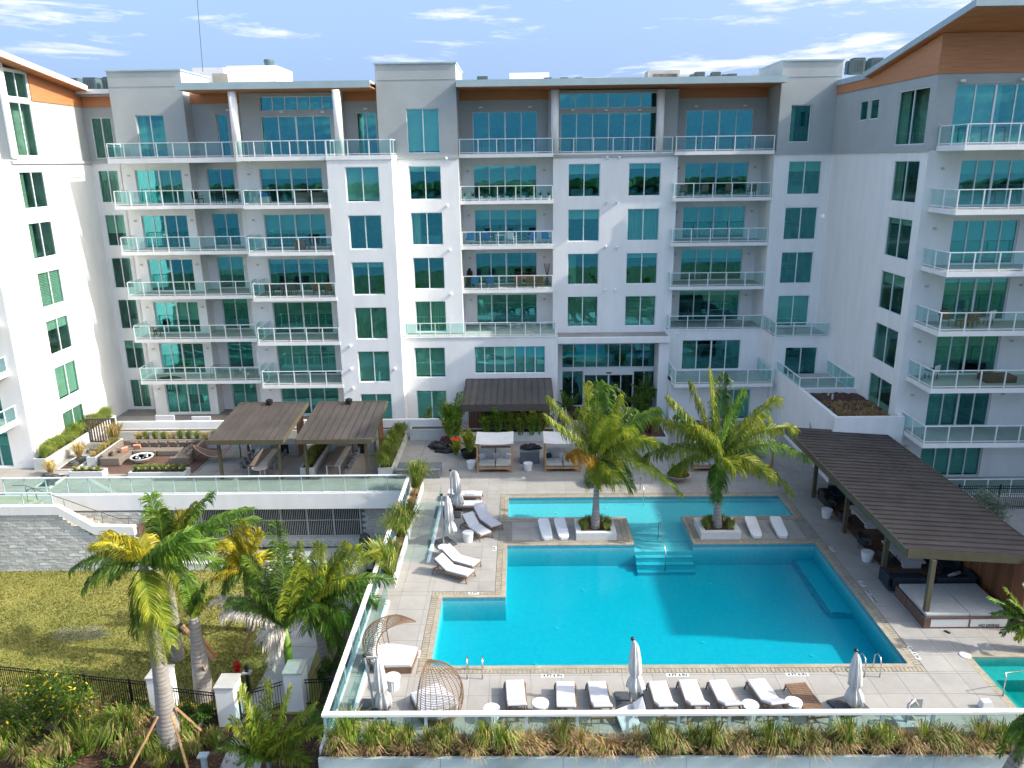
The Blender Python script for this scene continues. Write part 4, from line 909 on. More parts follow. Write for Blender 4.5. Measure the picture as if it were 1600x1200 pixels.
def ledge_lounger(px0, py0, px1, py1, label):
    f, h = g0(px0, py0), g0(px1, py1); d = h-f
    r = MB(); n = 12; W = .62; prof = []
    for i in range(n+1):
        t = i/n; x = t*1.95; z = .16+.10*math.sin(t*math.pi*1.1)+(max(0, t-.55)**1.3)*.75; wd = W/2*(.86+.14*math.sin(min(1, t*1.6)*math.pi*.5))*(1-.5*max(0, t-.93)/.07*.4)*(1-.35*max(0, .05-t)/.05); prof.append((x, z, wd))
    for i in range(n):
        (x0, z0, w0), (x1, z1, w1) = prof[i], prof[i+1]
        r.hull([(x0, -w0, z0), (x1, -w1, z1), (x1, w1, z1), (x0, w0, z0)], [(x0, -w0, max(0, z0-.14)), (x1, -w1, max(0, z1-.14)), (x1, w1, max(0, z1-.14)), (x0, w0, max(0, z0-.14))])
    r.box(.25, -.2, 0, .6, .2, .12); r.box(1.25, -.2, 0, 1.7, .2, .2)
    r.build('ledge_lounger', 'plastic', None, f, math.atan2(d.y, d.x), label=label, cat='lounger', group='moulded white loungers between the pools')
ledge_lounger(856, 845, 846, 811, 'moulded white resin lounger, leftmost on the ledge between the pools'); ledge_lounger(882, 844, 870, 809, 'moulded white resin lounger beside the left palm planter')
ledge_lounger(1183, 842, 1167, 808, 'moulded white resin lounger just right of the right palm planter'); ledge_lounger(1224, 842, 1205, 808, 'moulded white resin lounger at the right end of the ledge')
# ================================================================== UMBRELLAS
def umbrella(label, x, y, top, ax, ay, base='cross', lean=0, brz=0):
    """mast at (x, y); closed canopy hangs at the offset (ax, ay)"""
    r = thing('closed_umbrella', (x, y, 0), label, 'umbrella', 'closed white cantilever umbrellas')
    b = MB(); T = Matrix.Rotation(brz, 4, 'Z')
    if base == 'cross': 
        for sx, sy in ((-1, -1), (-1, 0), (0, -1), (0, 0)): b.box(sx*.56+.02, sy*.56+.02, .004, sx*.56+.54, sy*.56+.54, .06, T)
    else: b.box(-.6, -.5, .004, .6, .5, .09, T)
    b.build('base', 'darkgrey', r); MB().tube([(0, 0, .06), (lean, 0, top)], .045, 8).build('mast', 'railgrey', r)
    MB().lathe([(.07, top-.02), (.08, top+.06), (.03, top+.1)], 10, (lean, 0, 0)).build('mast_cap', 'black', r)
    MB().bar((lean, 0, top-.05), (ax, ay, top-.02), .06).build('arm', 'railgrey', r)
    b = MB(); n = 32; Z = [top-.02, top-.25, top-.8, top-1.3, top-1.45, top-1.7, top-2.0, top-2.12]; RR = [.04, .12, .19, .21, .13, .24, .30, .2]
    for i, (z, q) in enumerate(zip(Z, RR)):
        for k in range(n):
            a = 2*math.pi*k/n; rr_ = q*(1+.28*math.cos(8*a+i*.35)+.06*math.sin(5*a+i)); zz = z-(.12*math.cos(8*a) if i == len(Z)-1 else 0)
            b.v.append((ax+rr_*math.cos(a)+.02*i, ay+rr_*math.sin(a), zz))
    for i in range(len(Z)-1):
        for k in range(n): b.f.append((i*n+k, i*n+(k+1) % n, (i+1)*n+(k+1) % n, (i+1)*n+k)); b.mi.append(0)
    b.build('canopy', 'canvas', r, smooth=True)
    MB().lathe([(.17, top-1.42), (.17, top-1.36)], 14, (ax+.06, ay, 0), cap=False).build('strap', 'cushion', r)
    return r
umbrella('closed white umbrella beside the two flat loungers near the storage boxes', -4.1, 41.3, 2.7, .28, .05)
umbrella('closed white umbrella with dark cross base beside the slanting loungers', -4.25, 37.7, 2.8, .3, -.05, brz=.6)
umbrella('closed white umbrella at the left railing in front of the wicker canopy bed', -5.6, 24.6, 2.3, .25, -.05, lean=-.22)
umbrella('closed white umbrella in the middle of the front row of loungers', 3.98, 24.95, 2.7, .05, -.08)
umbrella('closed white umbrella standing alone at the right end of the front railing', 12.0, 24.6, 2.4, -.02, -.12, 'slab', brz=.3)
r = thing('tipped_cushion', (0, 0, 0), 'white lounger cushion tipped over and folded at the foot of the middle umbrella', 'cushion')
def slabq(pts, zs, nm):
    P = [at(p[0], p[1], z=z) for p, z in zip(pts, zs)]; b = MB(); b.hull(P, [q-Vector((0, 0, .11)) for q in P]); b.build(nm, 'cushion', r, bevel=.03)
slabq([(972, 1141), (1000, 1129), (988, 1098), (960, 1109)], [.16, .16, .3, .3], 'seat_cushion'); slabq([(993, 1119), (1009, 1106), (1004, 1087), (988, 1098)], [.5, .62, .62, .42], 'back_cushion')
# ================================================================== DRUM TABLES
def drum(x, y, label, s=1.0, taper=.88):
    b = MB(); n = 36; prof = [(.26*taper, 0), (.27, .25), (.29, .47)]
    for i, (q, z) in enumerate(prof):
        for k in range(n): a = 2*math.pi*k/n; rr_ = q*s*(1+(.025 if k % 2 else -.02)); b.v.append((rr_*math.cos(a), rr_*math.sin(a), z*s))
    for i in range(2):
        for k in range(n): b.f.append((i*n+k, i*n+(k+1) % n, (i+1)*n+(k+1) % n, (i+1)*n+k)); b.mi.append(0)
    r = b.build('drum_table', 'plastic', None, (x, y, 0), label=label, cat='side table', group='white fluted drum tables')
    MB().lathe([(.30*s, .47*s), (.31*s, .485*s), (.31*s, .505*s), (.295*s, .515*s)], 28).build('table_top', 'plastic', r, smooth=False)
for x, y, l in ((-5.1, 25.85, 'white fluted drum table beside the wicker canopy bed by the left railing'), (-1.2, 24.0, 'white drum table behind the front railing, left of the first front lounger'), (.58, 24.3, 'white fluted drum table between the first and second front loungers'), (8.2, 24.15, 'white drum table between the sixth and seventh front loungers'), (9.82, 24.3, 'white drum table left of the bare teak lounger'),
        (-2.95, 38.0, 'white drum table half hidden behind the umbrella with the cross base'), (-4.1, 36.4, 'white round table at the head of the lower left pair of loungers'), (.38, 47.9, 'white drum table between the two left cabanas'), (-3.4, 48.3, 'white drum table at the left of the first cabana'),
        (17.15, 40.5, 'white tapered drum table at the pavilion edge, the farther one'), (17.3, 35.55, 'white tapered drum table at the pavilion edge, the nearer one')): drum(x, y, l, 1.0, .8 if x > 16 else .92)
# ================================================================== WICKER CANOPY BEDS
def egg(label, x, y, rz, wide=.8, tall=1.95, fwd=.9):
    r = thing('wicker_canopy_bed', (x, y, 0), label, 'daybed', 'wicker canopy beds', rz)
    b = MB(); n = 22; ar = [( .95*math.cos(R(a)) if False else 0, 0) for a in ()]
    pts = [(1.15, -.62), (1.15, .62)] + [(-.05-.72*math.sin(R(t)), .76*math.cos(R(t))) for t in range(0, 181, 15)]
    pts = [(1.15, -.6), (1.15, .6), (.1, .74)] + [(-.05-.7*math.sin(R(t)), .76*math.cos(R(t))) for t in range(15, 166, 15)] + [(.1, -.74)]
    b.hull([(p[0], p[1], .3) for p in pts], [(p[0]*.97, p[1]*.97, .02) for p in pts]); b.build('bed_base', 'teak', r)
    b = MB(); b.hull([(p[0]*.97, p[1]*.97, .44) for p in pts], [(p[0]*.99, p[1]*.99, .305) for p in pts]); b.build('mattress', 'cushion', r, bevel=.03)
    MB().box(-.5, -.45, .5, -.25, .45, .9, Matrix.Rotation(-.3, 4, 'Y')).build('pillow', 'towel', r, bevel=.05)
    A = Vector((fwd, 0, tall))
    def P(th, t):
        c, s = math.cos(th), math.sin(th); B = Vector((-.05-.78*c, wide*s, .25)); Cc = Vector((-.35-.95*c, wide*1.25*s, tall*.75)); D = Vector((-.1-.5*c, wide*.8*s, tall*1.12))
        return B*(1-t)**3+Cc*3*t*(1-t)**2+D*3*t*t*(1-t)+A*t**3
    hd = MB(); K = 13
    th = [R(-88+176*k/(K-1)) for k in range(K)]
    for k, q in enumerate(th): hd.tube([P(q, i/14) for i in range(15)], .028 if k in (0, K-1) else .014, 5)
    hood = hd.build('hood_frame', 'wicker', r)
    wv = MB()
    for j in range(1, 30):
        t = j/30; wv.tube([P(R(-88+176*i/16), t) for i in range(17)], .010, 3, caps=False)
    wv.build('hood_weave', 'wicker', hood)
    return r
egg('wicker canopy bed with an arched hood and white mattress at the left railing', -5.55, 27.4, -.1, .72, 2.0, 1.25)
egg('wicker canopy bed seen from behind near the front railing, hood towards the viewer', -3.2, 24.35, 2.15, .85, 1.9, .7)
# ================================================================== CABANAS
def cabana(label, x, y, W=2.35, pill=('cushion', 'towel', 'cushion')):
    r = thing('cabana', (x, y, 0), label, 'cabana', 'cabanas with white canopies'); Dp = 1.7; H = 2.05
    pm2 = cached('cpost', lambda: MB().box(-.05, -.05, 0, .05, .05, H).mesh('post', 'stake'))
    for px_, py_ in ((.05, .05), (W-.05, .05), (.05, Dp), (W-.05, Dp)): place('post', pm2, r, (px_, py_, 0))
    MB().box(.1, .02, .22, W-.1, .08, .36).box(.1, .08, .24, W-.1, Dp-.08, .32).build('bench', 'stake', r)
    b = MB(); nx, ny = 14, 8
    def c(i, j):
        u, v = i/nx, j/ny; sag = .16*math.sin(u*math.pi)*(1-abs(2*v-1)**2*.4); return (W*(u*1.04-.02), -.12+(Dp+.3)*v, H+.12*v-sag*.7+.02)
    for i in range(nx):
        for j in range(ny): b.hull([c(i, j), c(i+1, j), c(i+1, j+1), c(i, j+1)], [tuple(Vector(q)-Vector((0, 0, .012))) for q in (c(i, j), c(i+1, j), c(i+1, j+1), c(i, j+1))])
    b.build('canopy', 'canvas', r)
    for i in (0, 1):
        MB().box(.12+i*(W/2-.08), .1, .37, W/2+i*(W/2-.12)-.02, Dp-.35, .53).build('seat_cushion', 'towel', r, bevel=.04)
        MB().box(.12+i*(W/2-.08), Dp-.34, .5, W/2+i*(W/2-.12)-.02, Dp-.12, 1.15).build('back_cushion', 'towel', r, bevel=.04)
    for i, m in enumerate(pill): MB().box(-.2, -.06, 0, .2, .06, .38, Matrix.Translation((.35+i*(W-.7)/2, Dp-.5, .56)) @ Matrix.Rotation((i-1)*.25, 4, 'Y') @ Matrix.Rotation(.35, 4, 'X')).build('pillow', m, r, bevel=.04)
    return r
cabana('cabana with sagging white canopy and grey cushions, leftmost, in front of the wood slat wall', -2.97, 47.5)
cabana('cabana with white canopy and navy pillow, partly behind the left coconut palm', 1.45, 47.5, 2.4, ('navy', 'cushion', 'cushion'))
cabana('cabana seen through the fronds of the right coconut palm', 11.0, 47.35)
cabana('cabana with white canopy at the right, beside the long pavilion roof', 13.9, 47.35)
def sbox(name, label, x0, y0, x1, y1, h, mat='greybox'):
    r = thing(name, (0, 0, 0), label, 'storage box'); MB().box(x0, y0, .002, x1, y1, h-.1).build('body', mat, r, bevel=.02); MB().box(x0-.02, y0-.02, h-.095, x1+.02, y1+.02, h).build('lid', mat, r, bevel=.02); return r
sbox('storage_box', 'left one of two dark grey storage boxes beside the grass planter', -8.1, 46.6, -6.72, 47.9, .62); sbox('storage_box', 'right one of two dark grey storage boxes beside the grass planter', -6.66, 46.6, -5.3, 47.9, .62)
sbox('storage_box', 'dark grey storage box between the two left cabanas', -.15, 49.0, 1.15, 50.1, .85)
rr = random.Random(8)
def heap(name, label, x, y, z, w_, d, h, mat, cat, seed=1, parent=None):
    b = MB(); r_ = random.Random(seed); nu, nv = 16, 8
    for j in range(nv+1):
        ph_ = math.pi/2*j/nv
        for i in range(nu): a = 2*math.pi*i/nu; q = 1+r_.uniform(-.18, .18); b.v.append((w_*math.cos(a)*math.cos(ph_)*q, d*math.sin(a)*math.cos(ph_)*q, h*math.sin(ph_)*q))
    for j in range(nv):
        for i in range(nu): b.f.append((j*nu+i, j*nu+(i+1) % nu, (j+1)*nu+(i+1) % nu, (j+1)*nu+i)); b.mi.append(0)
    return b.build(name, mat, parent, (x, y, z), label=label, cat=cat)
heap('black_sack', 'crumpled black plastic sacks on top of the storage box between the cabanas', .55, 49.7, .85, .7, .4, .3, 'black', 'sack', 2)
heap('black_sack', 'large crumpled black plastic sack on the deck below the green windows', -5.4, 51.9, 0, .9, .8, .6, 'black', 'sack', 3)
heap('black_sack', 'low spread of black plastic beside the potted palm', -6.1, 52.4, 0, .6, .6, .35, 'black', 'sack', 4)
heap('orange_bag', 'orange bag lying on top of the black sacks', -4.75, 52.4, .3, .45, .35, .42, 'orange', 'bag', 5)
heap('purple_cloth', 'purple cloth on top of the black sacks left of the orange bag', -5.5, 52.5, .5, .35, .3, .25, 'purple', 'cloth', 6)
MB().box(-.16, -.12, 0, .16, .12, .4).build('blue_crate', 'blue', None, (-4.05, 50.6, 0), .2, label='small bright blue box beside the black plant tub', cat='box')
MB().lathe([(.45, 0), (.62, .5), (.66, .52), (.6, .5), (.55, .42)], 20).build('plant_tub', 'black', None, (-3.6, 50.3, 0), label='large round black tub holding a yellowing plant by the first cabana', cat='plant pot')
MB().box(-2.9, 50.9, .002, -.8, 51.6, .35).build('soil_tray', 'soil', None, label='low black tray of soil behind the first cabana', cat='planter')
# ================================================================== PAVILIONS
def seam_roof(r, x0, x1, y0, y1, zf, along, n, th=.28, fas='beam', over=0):
    """zf(x, y) roof height; panels run along 'y' or 'x'"""
    V_ = lambda x, y, d=0: (x, y, zf(x, y)+d)
    for i in range(n):
        if along == 'y': a, c = x0+(x1-x0)*i/n, x0+(x1-x0)*(i+1)/n; P = [(a+.006, y0), (c-.006, y0), (c-.006, y1), (a+.006, y1)]; rb = ((a, y0), (a, y1))
        else: a, c = y0+(y1-y0)*i/n, y0+(y1-y0)*(i+1)/n; P = [(x0, a+.006), (x1, a+.006), (x1, c-.006), (x0, c-.006)]; rb = ((x0, a), (x1, a))
        b = MB(); b.hull([V_(*p) for p in P], [V_(*p, -.03) for p in P]); b.build('roof_panel', 'roofmetal', r)
        MB().bar(V_(*rb[0], .02), V_(*rb[1], .02), .035, .1).build('roof_seam', 'roofmetal', r)
    b = MB()
    for p, q, dx, dy in (((x0, y0), (x1, y0), 0, -.06), ((x1, y0), (x1, y1), .06, 0), ((x1, y1), (x0, y1), 0, .06), ((x0, y1), (x0, y0), -.06, 0)):
        P = [p, q, (q[0]+dx, q[1]+dy), (p[0]+dx, p[1]+dy)]; b.hull([V_(*t, .03) for t in P], [V_(*t, -th) for t in P])
    b.build('fascia', fas, r)
    b = MB(); P = [(x0, y0), (x1, y0), (x1, y1), (x0, y1)]; b.hull([V_(*t, -.1) for t in P], [V_(*t, -.14) for t in P]); b.build('soffit', 'cedar', r)
def slatwall(r, x0, y0, x1, y1, h, step=.14, mat='cedar', zt=None):
    d = Vector((x1-x0, y1-y0, 0)); L = d.length; rz = math.atan2(d.y, d.x); n = int(L/step); me = MB().box(.008, -.03, 0, step-.008, .03, h).mesh('slat', mat)
    for i in range(n): place('slat', me, r, (x0+d.x*i/n, y0+d.y*i/n, 0), rz)
for nm, x0, x1, lb in (('l', -19.8, -15.1, 'left of the two square pavilions with brown seamed metal roofs on the terrace'), ('r', -14.25, -9.5, 'right of the two square pavilions with brown seamed metal roofs on the terrace')):
    r = thing('pavilion', (0, 0, 0), lb, 'pavilion', 'square pavilions on the left terrace'); zf = lambda x, y: 2.9+(y-46.15)*.085
    seam_roof(r, x0, x1, 46.15, 52.4, zf, 'y', 10)
    for x in (x0+.35, x1-.5): MB().box(x-.09, 46.75, .002, x+.09, 46.93, 2.7).build('post', 'beam', r)
    MB().box(x0+.3, 51.8, .002, x0+.45, 51.95, 3.2).build('post', 'beam', r)
    slatwall(r, x1-.35, 50.6, x1-.35, 52.2, 3.0); 
    p = Vector(((x0+x1)/2-.2, 52.0, 3.4)); MB().lathe([(.16, 0), (.16, .12), (.25, .16), (.25, .34), (.1, .42)], 10, p).build('roof_vent', 'black', r)
r = thing('pavilion', (0, 0, 0), 'pavilion with brown seamed roof and cedar slat wall against the building, behind the first cabana', 'pavilion')
seam_roof(r, -4.25, 2.25, 52.85, 58.15, lambda x, y: 3.0+(y-52.85)*.075, 'y', 13, .5, 'roofmetal'); slatwall(r, -4.0, 55.6, 2.1, 55.6, 3.1, .16)
planter('long_bed', 'long low white planter along the foot of the cedar slat wall', -4.6, 53.4, 2.4, 54.4, .7)
r = thing('long_pavilion', (0, 0, 0), 'long pavilion with dark brown ribbed metal roof along the right side of the pool', 'pavilion')
zf = lambda x, y: 3.55-(x-16.3)*.07
seam_roof(r, 16.3, 22.4, 30.05, 45.75, zf, 'x', 32, .36)
for y in (43.26, 38.65, 34.0, 29.95): MB().box(17.3, y-.1, .002, 17.5, y+.1, 3.1).build('post', 'beam', r)
MB().box(17.32, 30.2, 3.06, 17.48, 45.5, 3.2).build('beam', 'beam', r)
slatwall(r, 21.3, 29.6, 21.3, 45.6, 3.05, .15)
for y in (32.5, 36, 40, 44): MB().box(21.4, y-.08, .002, 21.56, y+.08, 3.1).build('post', 'beam', r)
wdk = thing('lounge_floor', (0, 0, 0), 'dark brown plank floor under the long pavilion', 'floor')
bm2 = MB().box(17.75, 0, .0, 21.2, .2, .03).mesh('board', 'deckwood')
for i in range(56): place('board', bm2, wdk, (0, 32.2+i*.215, 0))
# pavilion furniture
def armchair(label, x, y, rz, mat='charcoal'):
    r = thing('rope_armchair', (x, y, 0), label, 'armchair', 'dark rope armchairs', rz)
    b = MB(); nseg = 14
    ins = [(.36*math.cos(R(a)), .38*math.sin(R(a))) for a in range(60, 301, 16)]
    for i in range(len(ins)-1):
        (x0, y0), (x1, y1) = ins[i], ins[i+1]; k0 = .75 if 3 < i < 11 else .6; k1 = .75 if 2 < i < 10 else .6
        b.hull([(x0*1.12, y0*1.12, k0), (x1*1.12, y1*1.12, k1), (x1*1.05, y1*1.05, k1), (x0*1.05, y0*1.05, k0)], [(x0, y0, .3), (x1, y1, .3), (x1*.93, y1*.93, .3), (x0*.93, y0*.93, .3)])
    b.build('shell', mat, r); MB().lathe([(.33, .3), (.36, .42), (.3, .45)], 16).build('seat', 'sofa', r)
    lg = cached('aleg', lambda: MB().tube([(0, 0, 0), (-.08, 0, .32)], .018).mesh('leg', 'black'))
    for a in (45, 135, 225, 315): place('leg', lg, r, (.36*math.cos(R(a)), .36*math.sin(R(a)), 0), R(a))
for l, x, y, a in (('dark rope armchair at the pool edge, right of the farther white drum table', 17.85, 39.75, 0.2), ('dark rope armchair facing the first low white table, behind the farther drum table', 17.75, 41.6, -.3), ('dark rope armchair at the pool edge, left of the nearer drum table', 17.75, 36.9, -.5), ('dark rope armchair just right of the nearer white drum table', 18.15, 35.2, .5)): armchair(l, x, y, a)
for l, y in (('low white slab coffee table under the long pavilion, the farther one', 39.9), ('low white slab coffee table under the long pavilion, the nearer one', 35.6)):
    r = thing('coffee_table', (18.6, y-1.0, 0), l, 'coffee table'); MB().box(0, 0, .34, 1.15, 2.3, .42).build('table_top', 'plastic', r); MB().box(.15, .1, .03, 1.0, .35, .34).box(.15, 1.9, .03, 1.0, 2.15, .34).build('base', 'plastic', r)
def dsofa(label, x0, y0, x1, y1, back, mat='navy', arms=True):
    r = thing('dark_sofa', (0, 0, 0), label, 'sofa'); MB().box(x0, y0, .12, x1, y1, .36).build('base', mat, r, bevel=.04)
    MB().box(x0+.1, y0+.1, .36, x1-.1, y1-.1, .5).build('seat_cushion', mat, r, bevel=.05)
    bx = {'W': (x0, y0, x0+.16, y1), 'S': (x0, y0, x1, y0+.16), 'E': (x1-.16, y0, x1, y1), 'N': (x0, y1-.16, x1, y1)}
    for c in back: q = bx[c]; MB().box(q[0], q[1], .3, q[2], q[3], .78).build('backrest', mat, r, bevel=.04)
    return r
s1 = dsofa('dark blue woven sofa with low back in front of the grey daybed platform', 17.0, 32.45, 19.0, 33.6, 'SW'); s2 = dsofa('dark blue corner sofa against the cedar wall beside the daybed platform', 19.2, 32.45, 21.1, 33.5, 'SE')
dsofa('long navy sofa along the cedar wall under the pavilion', 20.2, 34.0, 21.15, 37.6, 'E'); dsofa('dark sofa at the far end of the long pavilion', 18.2, 42.3, 20.8, 43.3, 'N'); dsofa('black armchair at the far left corner of the long pavilion', 17.5, 42.0, 18.1, 42.9, 'WN', 'charcoal')
for x, y, z, l in ((20.6, 34.9, .62, 'pale cushion on the long navy sofa, the farther one'), (20.3, 33.1, .62, 'crumpled pale cushion on the dark blue corner sofa')): MB().box(-.25, -.07, -.2, .25, .07, .2, Matrix.Rotation(.9, 4, 'X')).build('cushion', 'towel', None, (x, y, z), .5, label=l, cat='cushion', bevel=.04)
r = thing('daybed_platform', (0, 0, 0), 'big square daybed platform with grey mattress and brown plank sides under the pavilion', 'daybed')
X0, X1, Y0, Y1 = 17.2, 20.9, 29.62, 32.3
MB().box(X0+.04, Y0+.04, .002, X1-.04, Y1-.04, .5).build('base', 'darkgrey', r)
for i in range(14): w_ = (Y1-Y0)/14; MB().box(X0, Y0+i*w_+.005, .004, X0+.035, Y0+(i+1)*w_-.005, .52).build('side_plank', 'deckwood', r)
xm = (X0+X1)/2+.1
for a, c in ((X0+.3, xm-.04), (xm+.04, X1-.15)): MB().box(a, Y0, .07, c, Y0+.035, .44).build('drawer_panel', 'tilewhite', r)
MB().box(X0, Y0-.01, .004, X1, Y0+.04, .06).box(X0, Y0-.01, .45, X1, Y0+.04, .52).box(xm-.035, Y0-.01, .06, xm+.035, Y0+.04, .45).box(X0, Y0-.01, .06, X0+.28, Y0+.04, .45).build('face_frame', 'deckwood', r)
for a, c in ((X0+.08, xm-.01), (xm+.01, X1-.08)): MB().box(a, Y0+.06, .52, c, Y1-.1, .66).build('mattress', 'towel', r, bevel=.03)
def text(name, s, loc, size, rot, mat='ink', parent=None, label=None, cat=None, ext=.002, kind=None):
    cu = bpy.data.curves.new(name, 'FONT'); cu.body = s; cu.size = size; cu.extrude = ext; cu.align_x = 'CENTER'; cu.align_y = 'CENTER'; cu.offset = .006
    tmp = bpy.data.objects.new('tmp_text', cu); COL.objects.link(tmp); bpy.context.view_layer.update()
    me = bpy.data.meshes.new_from_object(tmp.evaluated_get(bpy.context.evaluated_depsgraph_get())); bpy.data.objects.remove(tmp); me.materials.clear(); me.materials.append(M[mat])
    return place(name, me, parent, loc, 0, label, cat, rot=rot, kind=kind)
text('lettering', 'NO DIVING', (20.0, Y0-.006, .13), .17, (math.pi/2, 0, 0), 'darkgrey', r)
# ================================================================== DEPTH MARKS, POOL RAILS
def mark(s, x, y, rz, label, plate=.9):
    o = MB().box(-plate/2, -.1, .001, plate/2, .1, .005).build('depth_marker', 'tilewhite', None, (x, y, 0), rz, label=label, cat='pool marking')
    text('lettering', s, (0, 0, .0065), .19, (0, 0, 0), 'ink', o)
for px, l in ((863, 'depth mark reading 4 FT 6 IN, leftmost at the front pool edge'), (1058, 'depth mark reading 4 FT 6 IN at the front pool edge, above the fifth lounger'), (1245, 'depth mark reading 4 FT 6 IN, rightmost at the front pool edge')):
    p = g0(px, 1052.5); mark('4 FT 6 IN', p.x, 26.53, 0, l)
for i, (px, py, rz, s, l) in enumerate(((653, 1022, math.pi/2, '4 FT', 'small white depth mark beside the left edge of the pool nook'), (740, 927, 0, '4 FT', 'small white depth mark above the pool nook'), (773, 857, math.pi/2, '4 FT', 'small white depth mark left of the main pool corner'), (1428, 1020, -math.pi/2, '4 FT 6 IN', 'white depth mark beyond the near right corner of the main pool'), (1347, 912, -math.pi/2, '4 FT', 'white depth mark beside the right edge of the main pool'), (1300, 858, -math.pi/2, '4 FT', 'white depth mark at the far right corner of the main pool'), (1362, 932, -math.pi/2, 'NO DIVING', 'white deck marking reading NO DIVING along the right pool edge'))):
    p = g0(px, py); mark(s, p.x, p.y, rz, l, .5 if s == '4 FT' else .9)
p = g0(818, 747); MB().lathe([(.14, .0), (.14, .02)], 12).build('floor_box', 'tilewhite', None, p, label='small white floor cover on the deck in front of the first two cabanas', cat='floor cover')
def ladder(label, x, y):
    r = thing('pool_ladder', (x, y, 0), label, 'pool ladder', 'steel pool ladders')
    for s in (0, .6): MB().tube([(s, -.5, 0), (s, -.5, .55), (s, -.38, .78), (s, -.15, .82), (s, .08, .6), (s, .12, -.2), (s, .14, -1.1)], .024, 8).build('grab_rail', 'steel', r, smooth=True)
    for z in (-.35, -.65, -.95): MB().box(.02, .08, z, .58, .2, z+.03).build('rung', 'steel', r)
ladder('steel pool ladder at the near left edge of the main pool', -2.25, PY0-.35); ladder('steel pool ladder at the near right corner beside the lone umbrella', 13.3, PY0-.35)
def prail(label, pts): r = thing('pool_handrail', (0, 0, 0), label, 'handrail'); MB().tube(pts, .025, 8).build('rail', 'steel', r, smooth=True)
prail('steel handrail in the middle of the steps between the two pools', [(7.4, 38.9, -.42), (7.4, 38.9, .55), (7.4, 38.6, .72), (7.4, 37.2, .25), (7.4, 36.6, -.1), (7.4, 36.6, -1.1)])
prail('steel handrail at the far edge of the wading pool behind the left palm', [(7.25, 44.6, 0), (7.25, 44.6, .8), (7.25, 44.3, .92), (7.25, 43.3, .55), (7.25, 43.2, -.42)])
prail('white bent handrail at the spa in the near right corner', [(18.0, 25.2, 0), (18.0, 25.2, .82), (18.05, 25.35, .9), (18.9, 25.6, .8), (19.4, 25.8, .3), (19.4, 25.8, -.4)])
# pool lift and small deck fittings
r = thing('pool_lift', (13.6, 23.6, 0), 'grey pool lift with a red trimmed seat behind the front railing', 'pool lift')
MB().box(-.35, -.3, .002, .35, .3, .2).build('base', 'railgrey', r); MB().tube([(0, 0, .2), (0, 0, .9), (.25, .1, 1.0), (.45, .2, .7)], .05, 8).build('arm', 'railgrey', r, smooth=True); MB().box(.3, 0, .4, .7, .4, .46).box(.3, .36, .46, .7, .4, .85).build('seat', 'towel', r); MB().box(.3, -.01, .62, .34, .03, .68).build('trim', 'orange', r)
p = g0(1508, 1024); MB().lathe([(.22, .001), (.22, .03), (.12, .05)], 16).build('skimmer_lid', 'plastic', None, (p.x, p.y, 0), label='round white skimmer lid by the corner of the spa', cat='skimmer lid')
p = g0(1541, 1106); MB().hull([(-.2, -.12, .3), (.1, -.12, .34), (.1, .12, .34), (-.2, .12, .3)], [(-.25, -.18, 0), (.25, -.18, 0), (.25, .18, 0), (-.25, .18, 0)]).build('spa_step', 'plastic', None, p, label='small white moulded step left of the spa rail', cat='step')
p = g0(1480, 988); MB().box(-.04, -.12, 0, .04, .12, .05).build('black_sandal', 'black', None, p, .5, label='small black object on the deck in front of the daybed platform', cat='sandal')
# round planter bowls on the deck
for l, x, y in (('wide pale bowl planter behind the trunk of the left coconut palm', 4.75, 45.5), ('wide pale bowl planter of upright spiky plants between the two coconut palms', 9.85, 46.0)):
    r = thing('bowl_planter', (x, y, 0), l, 'planter'); MB().lathe([(.25, 0), (.3, .03), (.75, .42), (.8, .45), (.75, .45), (.7, .4)], 24, cap=False).build('bowl', 'terrace', r, smooth=True); MB().lathe([(.72, .38), (.1, .46)], 20).build('soil', 'soil', r)
# ================================================================== LEFT TERRACE FURNITURE
def csec(name, r, x0, y0, x1, y1, z0, z1, mat='sofa'): return MB().box(x0, y0, z0, x1, y1, z1).build(name, mat, r, bevel=.06)
r = thing('sectional_sofa', (0, 0, 0), 'large U shaped taupe sectional sofa on the timber deck', 'sofa')
csec('seat', r, -28.4, 49.4, -27.3, 52.1, .04, .45); csec('seat', r, -27.25, 50.9, -25.6, 52.1, .04, .45); csec('seat', r, -25.55, 50.9, -23.9, 52.1, .04, .45); csec('seat', r, -23.85, 49.4, -22.8, 52.1, .04, .45)
csec('backrest', r, -28.65, 49.3, -28.4, 52.3, .04, .8); csec('backrest', r, -28.4, 52.1, -22.8, 52.35, .04, .8); csec('backrest', r, -22.8, 49.3, -22.55, 52.3, .04, .8); csec('armrest', r, -28.6, 49.1, -27.25, 49.38, .04, .62); csec('armrest', r, -23.9, 49.1, -22.55, 49.38, .04, .62)
for i in range(7): MB().box(-.27, -.08, 0, .27, .08, .42, Matrix.Rotation(.3, 4, 'X')).build('back_cushion', 'sofa', r, (-27.4+i*.68, 51.75, .47), (i % 3-1)*.08, bevel=.05)
for i in range(2): MB().box(-.25, -.08, 0, .25, .08, .4, Matrix.Rotation(.3, 4, 'X')).build('back_cushion', 'sofa', r, (-28.15, 50.1+i*.6, .47), math.pi/2, bevel=.05); MB().box(-.25, -.08, 0, .25, .08, .4, Matrix.Rotation(.3, 4, 'X')).build('back_cushion', 'sofa', r, (-23.0, 50.4+i*.6, .47), -math.pi/2, bevel=.05)
for x, y, a, l in ((-27.75, 50.75, .9, 'salmon pink pillow leaning at the left of the sofa corner'), (-27.05, 51.35, .2, 'salmon pink pillow lying at the back left corner of the sofa')): MB().box(-.25, -.07, 0, .25, .07, .4, Matrix.Rotation(.5, 4, 'X')).build('pink_pillow', 'pink', None, (x, y, .47), a, label=l, cat='pillow', bevel=.05)
